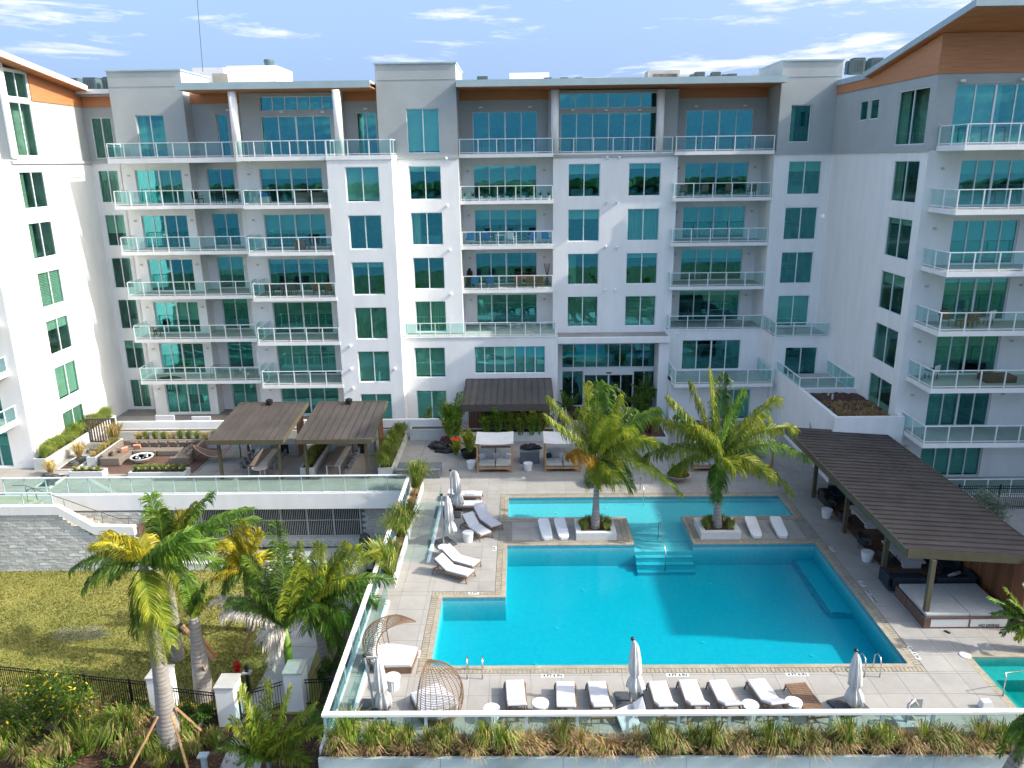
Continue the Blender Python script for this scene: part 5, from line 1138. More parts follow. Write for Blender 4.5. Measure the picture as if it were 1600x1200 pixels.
r = thing('fire_bowl', (-26.1, 49.9, .036), 'round white fire bowl table on the timber deck inside the sofa', 'fire bowl')
MB().lathe([(.3, 0), (.5, .1), (.75, .38), (.78, .42), (.7, .42), (.6, .36)], 28, cap=False).build('bowl', 'concrete' if False else 'tilewhite', r, smooth=True); MB().lathe([(.7, .37), (.05, .37)], 24).build('fire_bed', 'darkgrey', r)
for i in range(12): a = i*.55; MB().lathe([(.06, 0), (.08, .05), (.03, .1)], 7).build('fire_stone', 'tilewhite' if i % 2 else 'greybox', r, (.42*math.cos(a)*(.5+.5*(i % 3)/2), .42*math.sin(a), .37))
r = thing('hammock', (0, 0, 0), 'tan cloth hammock slung beside the sofa to the pavilion post', 'hammock')
b = MB(); A1, B1 = Vector((-22.4, 49.7, 1.3)), Vector((-19.6, 50.6, 1.5)); nx, ny = 18, 6
def hp(i, j): u = i/nx; v = j/ny-.5; wd = .55*math.sin(u*math.pi)**.6; q = A1.lerp(B1, u); return (q.x+v*wd*.4, q.y-v*wd*2.0, q.z-1.1*math.sin(u*math.pi)**.9+abs(v)*wd*.7)
for i in range(nx):
    for j in range(ny): b.quad(hp(i, j), hp(i+1, j), hp(i+1, j+1), hp(i, j+1))
b.build('cloth', 'sofa', r); MB().tube([hp(i, 0) for i in range(nx+1)], .03).tube([hp(i, ny) for i in range(nx+1)], .03).build('edge', 'pink', r)
MB().bar((-22.4, 49.7, .0), (-22.4, 49.7, 1.35), .07).bar((-19.55, 50.62, 0), (-19.55, 50.62, 1.55), .07).build('stand', 'beam', r)
def dining(label, x, y, w_, L, seats, glab, n):
    r = thing('dining_table', (x, y, 0), label, 'table')
    for i in range(5): MB().box(-w_/2+i*w_/5+.005, -L/2, .72, -w_/2+(i+1)*w_/5-.005, L/2, .76).build('top_board', 'sofa' if i < 3 else 'concrete', r)
    for sx in (-1, 1):
        for sy in (-1, 1): MB().box(sx*(w_/2-.08)-.04, sy*(L/2-.1)-.04, 0, sx*(w_/2-.08)+.04, sy*(L/2-.1)+.04, .72).build('leg', 'railgrey', r)
def chair(label, x, y, rz, group, mat='charcoal'):
    r = thing('dining_chair', (x, y, 0), label, 'chair', group, rz)
    MB().lathe([(.24, .43), (.25, .47)], 14).build('seat', mat, r)
    b = MB()
    for a in range(110, 251, 14): b.hull([(.27*math.cos(R(a)), .27*math.sin(R(a)), .82), (.27*math.cos(R(a+14)), .27*math.sin(R(a+14)), .82), (.25*math.cos(R(a+14)), .25*math.sin(R(a+14)), .82), (.25*math.cos(R(a)), .25*math.sin(R(a)), .82)], [(.25*math.cos(R(a)), .25*math.sin(R(a)), .47), (.25*math.cos(R(a+14)), .25*math.sin(R(a+14)), .47), (.23*math.cos(R(a+14)), .23*math.sin(R(a+14)), .47), (.23*math.cos(R(a)), .23*math.sin(R(a)), .47)])
    b.build('backrest', mat, r)
    lg = cached('dleg', lambda: MB().tube([(.03, 0, 0), (-.05, 0, .44)], .012, 5).mesh('leg', 'railgrey'))
    for a in (45, 135, 225, 315): place('leg', lg, r, (.24*math.cos(R(a)), .24*math.sin(R(a)), 0), R(a))
dining('long dining table with brown and pale boards under the left pavilion', -17.3, 48.7, 1.2, 3.2, 8, '', 4); dining('long pale dining table under the right hand left pavilion', -12.3, 48.9, 1.0, 3.6, 8, '', 4)
for i in range(4): chair(ORD[i].capitalize()+' dark chair from the railing, left side of the table under the left pavilion', -18.25, 47.6+i*.75, 0, 'chairs at the left pavilion table', 'greybox')
for i in range(4): chair(ORD[i].capitalize()+' dark chair from the railing, right side of the table under the left pavilion', -16.35, 47.6+i*.75, math.pi, 'chairs at the left pavilion table', 'greybox')
for i in range(5): chair(ORD[i].capitalize()+' dark seat from the railing, along the pale dining table under the right pavilion', -11.4, 47.5+i*.68, math.pi, 'chairs at the right pavilion table', 'greybox')
MB().lathe([(.5, .7), (.5, .74)], 20).lathe([(.05, 0), (.05, .7)], 8).build('round_table', 'concrete', None, (-17.0, 46.95, 0), label='small round grey table end at the near side of the left dining table', cat='table')
def kitchen(label, x0, x1, y, grill):
    r = thing('kitchen_counter', (0, 0, 0), label, 'kitchen counter'); MB().box(x0, y, .002, x1, y+.75, .86).build('cabinet', 'planter', r); MB().box(x0-.05, y-.05, .86, x1+.05, y+.8, .95).build('counter_top', 'tilewhite', r)
    n = 5; w_ = (x1-x0)/n
    for i in range(n): MB().box(x0+i*w_+.03, y-.03, .1, x0+(i+1)*w_-.03, y-.004, .8).build('cabinet_door', 'planter_blue' if i in (0, 1) else ('steel' if i == 2 else ('black' if i == 3 else 'concrete')), r)
    MB().box(x0+1.1, y+.05, .95, x0+2.1, y+.65, 1.3).build('grill', 'steel', r)
kitchen('outdoor kitchen counter with grill and steel fridge at the back of the left pavilion', -18.9, -15.6, 51.0, 1); kitchen('outdoor kitchen counter with grill at the back of the right hand left pavilion', -13.3, -10.3, 51.0, 1)
r = thing('picket_gate', (0, 0, 0), 'brown slatted metal gate between the left wing and the patio wall', 'gate')
for i in range(9): MB().box(-31.75+i*.2, 54.0, .1, -31.65+i*.2, 54.05, 1.75).build('slat', 'deckwood', r)
MB().box(-32.0, 53.95, 0, -31.85, 54.1, 1.85).box(-30.0, 53.95, 0, -29.85, 54.1, 1.85).box(-31.85, 53.98, .02, -30.0, 54.06, .1).box(-31.85, 53.98, 1.75, -30.0, 54.06, 1.85).build('frame', 'darkgrey', r)
MB().box(-20.3, 60.0, .002, -20.15, 61.0, 2.4).build('privacy_screen', 'deckwood', None, label='dark brown privacy screen panel between two ground floor patios', cat='screen')
for l, x, y, m in (('white cushioned patio chair, leftmost behind the patio wall', -27.9, 57.4, 'cushion'), ('white cushioned patio sofa behind the patio wall', -24.9, 57.0, 'cushion')):
    r = thing('patio_sofa', (x, y, 0), l, 'sofa'); MB().box(-.75, -.4, .12, .75, .4, .42).build('seat', m, r, bevel=.05); MB().box(-.75, .25, .4, .75, .42, .85).build('backrest', m, r, bevel=.05)
MB().box(-.35, -.3, .05, .35, .3, .6).build('patio_stool', 'chestnut', None, (-23.7, 57.2, 0), label='brown leather cube seat at the end of the patio sofa', cat='stool', bevel=.05)
MB().box(-.4, -.3, .3, .4, .3, .36).box(-.35, -.25, .0, -.3, .25, .3).box(.3, -.25, 0, .35, .25, .3).build('glass_table', 'planter_blue', None, (-26.3, 57.2, 0), label='small teal glass coffee table between the patio seats', cat='coffee table')
for i in range(2): chair(['left', 'right'][i].capitalize()+' wire patio chair beside the dark privacy screen', -22.2+i*.9, 58.8, i*math.pi, 'wire patio chairs')
# ================================================================== BALCONY FURNITURE
def bchair(label, x, y, k, rz, mat, group, cat='chair', legs='teak'):
    r = thing('balcony_chair', (x, y, ZF[k]+.006), label, cat, group, rz)
    MB().box(-.27, -.27, .36, .27, .27, .44).build('seat', mat, r, bevel=.02); MB().box(-.27, .2, .44, .27, .27, .95, Matrix.Rotation(-.12, 4, 'X')).build('backrest', mat, r, bevel=.02)
    b = MB().box(-.02, -.02, 0, .02, .02, .37).mesh('leg', legs)
    for sx in (-1, 1):
        for sy in (-1, 1): place('leg', b, r, (sx*.24, sy*.24, 0))
    for sx in (-1, 1): MB().box(sx*.3-.03, -.27, .58, sx*.3+.03, .25, .62).build('armrest', legs, r)
def btable(label, x, y, k, w_, d, mat, h=.72):
    r = thing('balcony_table', (x, y, ZF[k]+.006), label, 'table'); MB().box(-w_/2, -d/2, h-.04, w_/2, d/2, h).build('table_top', mat, r)
    for sx in (-1, 1):
        for sy in (-1, 1): MB().box(sx*(w_/2-.06)-.03, sy*(d/2-.06)-.03, 0, sx*(w_/2-.06)+.03, sy*(d/2-.06)+.03, h-.04).build('leg', mat, r)
SB = 'chairs on the fifth storey balcony with the blue seats'
for i, (x, a) in enumerate(((-3.9, .3), (-2.5, -.4), (.9, .3), (2.0, -.3))): bchair(['Leftmost', 'Second from left', 'Third from left', 'Rightmost'][i]+' bright blue chair with white legs on the fifth storey centre balcony', x, 60.9, 5, math.pi+a, 'blue', SB, legs='plastic')
btable('white square table among the blue chairs on the fifth storey centre balcony', -1.5, 60.9, 5, .8, .8, 'plastic'); bchair('white armchair beside the white table on the fifth storey centre balcony', -.6, 60.8, 5, math.pi-.5, 'plastic', None, legs='plastic')
for i, x in enumerate((-3.6, -2.4)): bchair(['Left', 'Right'][i]+' navy blue armchair on the fourth storey centre balcony', x, 60.6, 4, math.pi+.2, 'blue', 'navy armchairs on the fourth storey', legs='blue')
for i, x in enumerate((-.2, .7, 1.5)): bchair(['Left', 'Middle', 'Right'][i]+' orange wooden dining chair on the fourth storey centre balcony', x, 60.5, 4, math.pi, 'chestnut', 'wooden dining chairs on the fourth storey')
btable('wooden dining table with orange runner on the fourth storey centre balcony', .6, 61.3, 4, 2.2, .8, 'orange')
heap('dark_grill', 'dark covered grill at the left end of the fourth storey centre balcony', -4.0, 61.6, ZF[4]+.006, .35, .35, 1.25, 'black', 'grill', 11)
r = thing('reed_vase', (2.1, 61.7, ZF[4]), 'tall vase of dark reeds at the right end of the fourth storey balcony', 'vase')
MB().lathe([(.1, 0), (.16, .3), (.08, .6)], 10).build('vase', 'chestnut', r); b = MB(); [b.tube([(0, 0, .5), (.25*math.cos(i), .2*math.sin(i), 1.7)], .01, 3) for i in range(14)]; b.build('reeds', 'chestnut', r, kind='stuff')
for i, x in enumerate((12.4, 14.0, 15.8, 17.6)): bchair(['Leftmost', 'Second', 'Third', 'Rightmost'][i]+' brown cushioned seat on the sixth storey balcony at the right of centre', x, 61.2, 6, math.pi, 'sofa', 'brown seats on the sixth storey')
for i, x in enumerate((-24.0, -22.3, -21.2)): bchair(['Leftmost', 'Middle', 'Rightmost'][i]+' black metal chair on the sixth storey left balcony', x, 59.6, 6, math.pi+.3*(i-1), 'black', 'black chairs on the sixth storey', legs='black')
csf = thing('balcony_sofa', (-18.7, 58.1, ZF[6]), 'grey wicker balcony seat with bright blue cushion on the sixth storey', 'sofa'); MB().box(-.5, -.4, .01, .5, .4, .55).build('base', 'towel', csf); MB().box(-.2, -.2, .55, .4, .2, .8).build('cushion', 'blue', csf)
for i, x in enumerate((-15.9, -14.5)): t_ = thing('balcony_sofa', (x, 58.2, ZF[6]), ['left', 'right'][i].capitalize()+' brown grey wicker lounge seat at the right of the sixth storey balcony', 'sofa', 'wicker lounge seats'); MB().box(-.6, -.4, .01, .6, .4, .42).build('seat', 'sofa', t_); MB().box(-.6, .25, .42, .6, .4, .8).build('backrest', 'sofa', t_)
t_ = thing('balcony_chair', (-16.2, 57.9, ZF[5]), 'large light rattan armchair on the fifth storey left balcony', 'chair'); MB().lathe([(.4, 0), (.42, .4), (.5, .75)], 14, cap=False).build('shell', 'chestnut', t_); MB().lathe([(.38, .38), (.1, .42)], 12).build('seat', 'canvas', t_)
btable('low rattan bench table beside the large rattan armchair on the fifth storey', -14.7, 57.9, 5, 1.8, .6, 'chestnut', .42)
for i, x in enumerate((-18.9, -17.7, -17.1)): bchair(['Leftmost', 'Middle', 'Third'][i]+' grey metal chair on the fourth storey left balcony', x, 58.3, 4, math.pi, 'darkgrey', 'grey chairs on the fourth storey', legs='darkgrey')
btable('grey metal table between the grey chairs on the fourth storey', -18.3, 58.3, 4, .9, .7, 'darkgrey')
for i, x in enumerate((-15.2, -14.3)): bchair(['Left', 'Right'][i]+' light wooden high chair on the fourth storey left balcony', x, 57.9, 4, math.pi, 'chestnut', 'wooden chairs on the fourth storey')
bchair('single brown chair at the left end of the third storey left balcony', -28.6, 59.6, 3, 2.6, 'chestnut', None)
heap('dark_mat', 'flat dark bundle on the second storey left balcony', -27.8, 59.3, ZF[2], .9, .35, .12, 'black', 'mat', 12); 
t_ = thing('steel_rack', (-23.6, 59.5, ZF[2]), 'empty thin dark metal frame on the second storey left balcony', 'rack'); MB().tube([(-1, 0, 0), (-1, 0, .85), (1, 0, .85), (1, 0, 0)], .02).tube([(-1, .5, 0), (-1, .5, .85), (1, .5, .85), (1, .5, 0)], .02).build('frame', 'darkgrey', t_)
for i, (x, y, m) in enumerate(((24.6, 44.9, 'chestnut'), (25.9, 44.5, 'chestnut'), (26.9, 44.7, 'canvas'))): bchair(['Left', 'Middle', 'Right'][i]+' rattan lounge chair on the fourth storey balcony of the right wing', x, y, 5 if False else 4, math.pi-.5+i*.5, m, 'rattan chairs on the right wing', legs='chestnut')
btable('round tan coffee table among the rattan chairs on the right wing', 25.4, 44.2, 4, .8, .6, 'chestnut', .4)
t_ = thing('fire_table', (28.0, 44.6, ZF[3]+.006), 'low dark brown square ottoman on the third storey balcony of the right wing', 'ottoman'); MB().box(-.9, -.5, 0, .9, .5, .4).build('body', 'purple', t_, bevel=.04)
bchair('pale chair on the third storey balcony of the right wing, left corner', 24.4, 45.1, 3, math.pi+.6, 'canvas', None, legs='black')
t_ = thing('balcony_planter', (0, 0, 0), 'row of white pots with dark leafy plants along the sixth storey centre railing', 'planter row')
for i in range(11): MB().lathe([(.13, 0), (.17, .3), (.15, .3)], 10).build('pot', 'plastic', t_, (-4.15+i*.63, 60.05, ZF[6]+.006))
# ================================================================== ROOF EQUIPMENT
def ac(px, py, w_, h, Y, i, parent=None):
    p = at(px, py, y=Y); sx = w_/1220*Y*1.0; hh = h/1220*Y
    r = thing('air_conditioner', (p.x, Y, p.z-hh), ORD[i].capitalize()+' teal grey rooftop air conditioner counting from the left of the roofs', 'air conditioner', 'air conditioners on the roofs')
    MB().box(0, 0, 0, sx, sx, hh*.92).build('case', 'ac', r); MB().box(.03, .03, hh*.92, sx-.03, sx-.03, hh).build('fan_guard', 'darkgrey', r)
    for k in range(4): MB().box(sx*(.12+.2*k), -.02, hh*.1, sx*(.12+.2*k)+sx*.1, -.003, hh*.85).build('grille', 'darkgrey', r)
ACS = [(107, 122, 13, 13, 66), (128, 121, 19, 20, 65), (148, 122, 12, 18, 66), (159, 120, 13, 22, 65), (745, 119, 16, 9, 70), (826, 123, 10, 4, 72), (850, 121, 12, 4, 72), (875, 121, 12, 4, 72), (898, 121, 12, 4, 72), (922, 123, 12, 3, 72), (942, 122, 14, 3, 72), (1079, 116, 10, 8, 70), (1087, 112, 14, 12, 70), (1105, 118, 9, 7, 70), (1113, 112, 13, 12, 70), (1129, 116, 9, 8, 70), (1138, 115, 13, 9, 70), (1325, 95, 10, 18, 66), (1335, 90, 17, 22, 65), (1353, 95, 10, 14, 66), (1363, 90, 17, 18, 65)]
for i, a in enumerate(ACS): ac(a[0], a[1], a[2], a[3], a[4], i)
r = thing('rooftop_unit', (0, 0, 0), 'large weathered rooftop air handler with dark louvres near the right of the centre roof', 'air handler')
p, q = at(1013, 110, y=72), at(1062, 123, y=72); MB().box(p.x, 72, q.z-.6, q.x, 74, p.z).build('case', 'concrete', r); MB().box(p.x+.4, 71.95, q.z-.4, q.x-.2, 71.98, p.z-.3).build('louvre', 'roomdark', r)
def rbox(name, label, x0, y0, x1, y1, Y, d, mat, cat): p, q = at(x0, y0, y=Y), at(x1, y1, y=Y); return MB().box(p.x, Y, 24.5, q.x, Y+d, p.z).build(name, mat, None, label=label, cat=cat)
rbox('lift_overrun', 'white rooftop lift housing behind the left roof, taller one', 353, 103, 433, 130, 70, 5, 'white', 'roof housing'); rbox('lift_overrun', 'white rooftop housing behind the left roof, lower left one', 300, 106, 352, 132, 74.5, 4, 'white', 'roof housing'); rbox('lift_overrun', 'low white rooftop housing right of the middle tower', 796, 114, 858, 123, 75, 3, 'white', 'roof housing'); rbox('mechanical_box', 'beige box on the left roof beside the housings', 331, 115, 357, 132, 68, 2, 'terrace', 'roof box')
p = at(421, 103, y=71); MB().lathe([(.35, -.1), (.4, .15), (.45, .4), (.38, .5)], 14).build('roof_fan', 'ac', None, p, label='round grey roof fan on top of the left lift housing', cat='roof fan')
p, q = at(306, -30, y=67), at(317, 112, y=67); MB().tube([p, q], .025, 5).build('radio_mast', 'darkgrey', None, label='thin dark radio mast rising above the left roof', cat='mast'); q = at(318, 114, y=67)
p, q = at(1167, 121, y=72), at(1199, 111, y=72); MB().bar(p, q, .12).bar(p+Vector((.2, 0, -.4)), q+Vector((.2, 0, -.35)), .08).bar(at(1178, 122, y=72), at(1176, 116, y=72), .08).build('crane_jib', 'railgrey', None, label='grey lattice arm lying above the roof left of the right tower', cat='roof crane')
p, q = at(1519, -20, y=50), at(1519, 9, y=50); MB().tube([p, q], .02, 4).build('lightning_rod', 'darkgrey', None, label='thin rod on the ridge of the right wing roof', cat='rod')
# ================================================================== LOWER LEFT GARDEN OBJECTS
r = thing('fire_hydrant', (-13.9, 32.45, GZ), 'red fire hydrant on the lawn', 'hydrant')
MB().lathe([(.16, 0), (.16, .06), (.11, .08), (.11, .5), (.15, .52), (.15, .56), (.12, .6), (.1, .7), (.04, .78), (.03, .84)], 14).build('barrel', 'red', r, smooth=True)
for a in (0, math.pi, -math.pi/2): MB().tube([(0, 0, .42), (.22*math.cos(a), .22*math.sin(a), .42)], .06, 8).build('outlet', 'red', r)
def pillar(px, py, label, w_=.62, d=.95):
    p = g3(px, py); r = thing('fence_pillar', (p.x, p.y, GZ), label, 'pillar', 'white garden pillars'); MB().box(-w_/2, 0, 0, w_/2, d, 1.95).build('shaft', 'white', r); MB().box(-w_/2-.04, -.04, 1.95, w_/2+.04, d+.04, 2.03).build('cap', 'concrete', r)
pillar(252, 1120, 'white pillar behind the largest palm trunk', .85); pillar(357, 1136, 'white pillar left of the garden path', .8); pillar(462, 1112, 'white pillar right of the garden path behind the palms', .8)
def fence(label, p, q, name='picket_fence'):
    r = thing(name, (0, 0, 0), label, 'fence', 'black picket fence sections'); p, q = Vector(p), Vector(q); d = q-p; n = int(d.length/.115); rz = math.atan2(d.y, d.x)
    me = cached('picket', lambda: MB().box(-.011, -.011, 0, .011, .011, 1.42).mesh('picket', 'black')); pm3 = cached('fpost', lambda: MB().box(-.035, -.035, 0, .035, .035, 1.5).mesh('fence_post', 'black'))
    for i in range(n): place('picket', me, r, p+d*i/n, rz)
    for i in range(int(d.length/2.3)+1): place('fence_post', pm3, r, p+d*min(1, i*2.3/d.length), rz)
    for z in (1.4, 1.25, .15): MB().bar(p+Vector((0, 0, z)), q+Vector((0, 0, z)), .03, .04).build('rail', 'black', r)
fence('black picket fence running from the left edge to the first white pillar', (-27, 31.6, GZ), (-16.6, 29.95, GZ)); fence('short black picket fence between the first two white pillars', (-15.75, 29.6, GZ), (-13.5, 29.2, GZ)); fence('short black picket gate section between the second and third white pillars', (-12.6, 29.2, GZ), (-10.9, 30.0, GZ)); fence('black picket fence right of the third white pillar under the deck wall', (-10.1, 30.1, GZ), (-7.4, 30.3, GZ)); fence('black picket gate beside the dark bin under the terrace', (-9.4, 42.0, GZ), (-7.4, 42.2, GZ))
p = g3(322, 1212); r = thing('path_light', (p.x, p.y, GZ), 'blue grey bollard light with a flat square head beside the path', 'bollard light'); MB().box(-.09, -.09, 0, .09, .09, .95).build('stem', 'planter_blue', r); MB().box(-.2, -.16, .95, .2, .16, 1.03).build('head', 'planter_blue', r)
p = g3(390, 1083); r = thing('post_light', (p.x, p.y, GZ), 'dark post light with grey head behind the gate', 'bollard light'); MB().box(-.07, -.07, 0, .07, .07, 1.5).build('stem', 'black', r); MB().box(-.2, -.15, 1.1, .2, .15, 1.18).build('head', 'railgrey', r)
p = at(575, 846, z=GZ); r = thing('litter_bin', (-9.95, 44.4, GZ), 'dark blue litter bin with a domed lid against the block wall', 'litter bin'); MB().box(-.3, -.28, 0, .3, .28, 1.2).build('body', 'navy', r, bevel=.03); MB().lathe([(.3, 1.2), (.28, 1.35), (.12, 1.42)], 16).build('lid', 'darkgrey', r); MB().box(-.1, -.3, .7, .1, -.283, .95).build('badge', 'tilewhite', r)
MB().box(-8.75, 45.3, -1.75, -8.55, 45.45, -1.45).build('wall_lamp', 'plastic', None, label='small white lamp on the block wall right of the grille', cat='lamp')
# ================================================================== PLANTS
def frond(start, end, arch, seed=0, n=46, ll=.62, wd=.034, droop=.55, mat='frond', parent=None, wind=(0, 0, 0), name='frond', rr0=.028, keep=1.0, origin=Vector((0, 0, 0)), curl=0.0):
    """an arching rib from start to end with leaflets hanging on both sides"""
    rd = random.Random(seed); S0, E0 = Vector(start), Vector(end); d = E0-S0; L = d.length
    C = S0.lerp(E0, .45)+Vector((0, 0, arch)); W = Vector(wind)
    def B(t): return S0*(1-t)**2+C*2*t*(1-t)+E0*t*t
    b = MB(); b.m = 1; b.tube([B(i/8)-origin for i in range(9)], [rr0*(1-.85*i/8)+.004 for i in range(9)], 4, caps=False); b.m = 0
    for i in range(n):
        t = .1+.9*(i+.5)/n; p = B(t); tan = (B(min(1, t+.02))-B(t-.02)).normalized(); side = tan.cross(Vector((0, 0, 1)))
        if side.length < .05: side = Vector((1, 0, 0))
        side.normalize(); upv = side.cross(tan).normalized(); env = math.sin(min(1, (t-.04)*1.25)*math.pi*.92)**.55 if t < .8 else max(.28, 1-(t-.8)*3.1)
        for s in (-1, 1):
            if rd.random() > keep: continue
            l = ll*env*rd.uniform(.8, 1.15); out_ = (side*s*(.95-.35*t)+tan*(.42+.5*t)+upv*rd.uniform(-.02, .28)).normalized()
            g = Vector((0, 0, -1)); P0 = p; w0 = wd*rd.uniform(.8, 1.2); q1 = P0+out_*l*.45+W*l*.12; dr = droop*rd.uniform(.7, 1.3)
            q2 = q1+(out_*(1-dr*.55)+g*dr+W*.5).normalized()*l*.33; q3 = q2+(out_*(1-dr)*.6+g*(dr+.45)+W*.8).normalized()*l*.3
            wv = (tan*.55+upv*rd.uniform(-.6, .6)).normalized()*w0
            P0, q1, q2, q3 = P0-origin, q1-origin, q2-origin, q3-origin
            k = len(b.v); b.v += [tuple(P0-wv*.4), tuple(P0+wv*.4), tuple(q1+wv), tuple(q1-wv), tuple(q2+wv*.75), tuple(q2-wv*.75), tuple(q3)]
            b.f += [(k, k+1, k+2, k+3), (k+3, k+2, k+4, k+5), (k+5, k+4, k+6)]; b.mi += [0, 0, 0]
    return b.build(name, [mat, 'crownshaft' if mat != 'frond_dry' else 'frond_dry'], parent)
def trunk(parent, pts, rad, mat='trunk', rings=True):
    b = MB(); P = [Vector(p) for p in pts]; L = len(P)-1; tot = (P[-1]-P[0]).length; step = .2 if tot > 2.5 else .12
    def c(u):
        q = P[0]*(1-u)**2+P[1]*2*u*(1-u)+P[2]*u*u; w_ = u*(len(rad)-1); k = min(int(w_), len(rad)-2); return q, rad[k]*(1-w_+k)+rad[k+1]*(w_-k)
    m = max(8, int(tot/step))
    for k in range(m):
        u0, u1, u2 = k/m, (k+.86)/m, (k+1)/m; (a, ra), (d, rd_), (e, re) = c(u0), c(u1), c(u2)
        b.m = 0; b.tube([a, d], [ra*1.02, rd_*.985], 14, caps=False); b.m = 1; b.tube([d, e], [rd_*.955, re*.955], 14, caps=False)
    b.m = 0; q, r_ = c(1); b.lathe([(r_, -.01), (r_*.3, .05)], 12, q, cap=False); return b.build('trunk', [mat, 'scar'], parent, smooth=True)
def palm(name, label, cat, base, crown, rads, fr, shaft=None, lls=.62, group=None, mats=('frond',), seed=1, wd=.034, droop=.55, bend=None, n=46, arch=(.5, 1.1), wind=(0, 0, 0), spear=0, extra=0):
    """fr: px end points (x, y, depth offset[, material[, arch]]) of each frond"""
    r = thing(name, base, label, cat, group); base = Vector(base); crown = Vector(crown); rel = crown-base
    mids = [Vector((0, 0, -.02)), (rel*.5)+Vector(bend or (0, 0, 0)), rel]; trunk(r, mids, rads)
    top = rel
    if shaft: MB().tube([rel, rel+Vector((0, 0, shaft*.5)), rel+Vector((0, 0, shaft))], [rads[-1]*1.05, rads[-1]*1.15, rads[-1]*.55], 12).build('crownshaft', 'crownshaft', r, smooth=True); top = rel+Vector((0, 0, shaft*.9))
    ct = base+top; rd = random.Random(seed)
    for i, f in enumerate(fr):
        e = at(f[0], f[1], y=ct.y+f[2])-base; m = f[3] if len(f) > 3 and f[3] else rd.choice(mats); a = f[4] if len(f) > 4 else rd.uniform(*arch)
        frond(top+Vector((rd.uniform(-.05, .05), rd.uniform(-.05, .05), rd.uniform(-.1, .1))), e, a, seed*100+i, n, lls, wd, droop, m, r, wind)
    return r
CM = ('frond_gold', 'frond_gold', 'frond_gold', 'frond')
palm('coconut_palm', 'left coconut palm with gold green fronds, standing in the low white planter between the pools', 'palm tree', (3.95, 38.85, .28), tuple(at(933, 722, y=38.8)), (.26, .15, .14),
    [(855, 622, .5, 'frond_gold', .4), (852, 650, -1.2, 'frond_gold', .3), (893, 712, -.8, 'frond_orange', .55), (915, 600, 1, None, .3), (935, 598, -.5), (955, 605, 1.5), (968, 622, 0, None, .9), (985, 640, 1.8), (1026, 640, .3, None, 1.1), (1018, 690, -1.2, None, 1.3), (1045, 700, 1.5, None, 1.4), (1062, 772, -.4, None, 1.7), (985, 762, -1.0, None, 1.2), (1000, 720, 1.5, None, 1.5), (960, 755, -1.5, None, .9), (925, 752, -1.0, 'frond_gold', .5), (940, 752, -.7, 'frond_orange', .45), (905, 640, 1.8, None, .5), (950, 650, -2.2, None, .9), (980, 670, -1.8, None, 1.1)], lls=1.25, mats=CM, seed=3, wd=.028, droop=.95, n=104, wind=(.5, 0, 0))
palm('coconut_palm', 'right coconut palm with gold green fronds, in the white planter right of the channel', 'palm tree', (10.6, 38.85, .28), tuple(at(1120, 720, y=38.8)), (.25, .15, .14),
    [(1003, 718, .3, None, 1.3), (1022, 655, 1, None, 1.0), (1045, 622, -.5, None, .6), (1078, 598, .5, None, .4), (1108, 578, 0, None, .15), (1130, 585, 1.5, None, .3), (1160, 610, -.8, None, .6), (1214, 622, .6, None, .8), (1196, 650, 1.8, None, 1.1), (1240, 668, -.5, None, 1.3), (1264, 718, .4, None, 1.9), (1238, 772, -.7, None, 1.7), (1205, 748, -1.6, None, 1.4), (1180, 740, 1.2, None, 1.2), (1118, 782, -.6, None, .7), (1150, 735, -1.6, None, .8), (1060, 650, 1.8, None, .7), (1085, 665, -2, None, .7), (1050, 735, 1.6, None, 1.0)], lls=1.25, mats=CM, seed=5, wd=.028, droop=1.0, n=104, wind=(.2, 0, 0))
G = 'palm_frond_green'
GL = GZ
def gb(px, py): p = at(px, py, z=GL); return (p.x, p.y, GL)
# royal and king palms of the lower garden
palm('royal_palm', 'largest palm, its thick grey trunk braced by timber stakes before the first white pillar', 'palm tree', gb(266, 1165), tuple(at(224, 885, y=27.0)), (.56, .42, .34, .29, .25, .21, .17),
    [(118, 885, .3, None, .9), (135, 915, -.6, None, 1.0), (150, 850, .8, 'frond_yellow', .9), (178, 838, -.8, 'frond_yellow', .8), (215, 842, 1, 'frond_yellow', .5), (330, 850, .3, None, .8), (342, 880, -.4, None, 1.0), (300, 828, .8, None, .5), (275, 845, -.6, None, .5), (250, 1035, -.5, 'frond_gold', .5), (212, 990, -.6, None, .5), (268, 1008, -.9, 'frond_gold', .6), (235, 960, -1.2, 'frond_gold', .5), (300, 905, .9, None, .9), (180, 905, 1.0, None, .8)], lls=1.0, seed=11, bend=(.1, 0, .0), n=104, wd=.026, wind=(.15, 0, 0))
palm('royal_palm', 'slim leaning palm behind the broken timber stake, left of the thick ringed trunk', 'palm tree', gb(278, 1028), tuple(at(264, 900, y=33.9)), (.34, .24, .13),
    [(235, 775, .5, None, .5), (248, 800, -.5, None, .5), (330, 772, 1, None, .5), (300, 790, 0, 'frond_gold', .4), (405, 812, .5, None, 1.2), (392, 795, -.6, None, 1.0), (350, 830, -1, None, .9), (245, 850, .4, None, .7), (320, 850, .8, None, .9), (290, 935, -1, 'frond_gold', .6), (285, 800, 1.2, 'frond_yellow', .5), (360, 850, 1, 'frond_yellow', .8)], seed=12, n=104, wd=.026, shaft=1.2, lls=1.0)
palm('king_palm', 'thick grey palm with orange ringed neck right of the slim leaning palm', 'palm tree', gb(320, 1090), tuple(at(303, 966, y=30.8)), (.46, .36, .2),
    [(290, 905, .3, None, .3), (320, 915, .3, None, .3), (325, 935, -.5, 'frond_gold', .4), (300, 925, .5, 'frond_gold', .2)], seed=13, lls=.6, n=50, wd=.04)
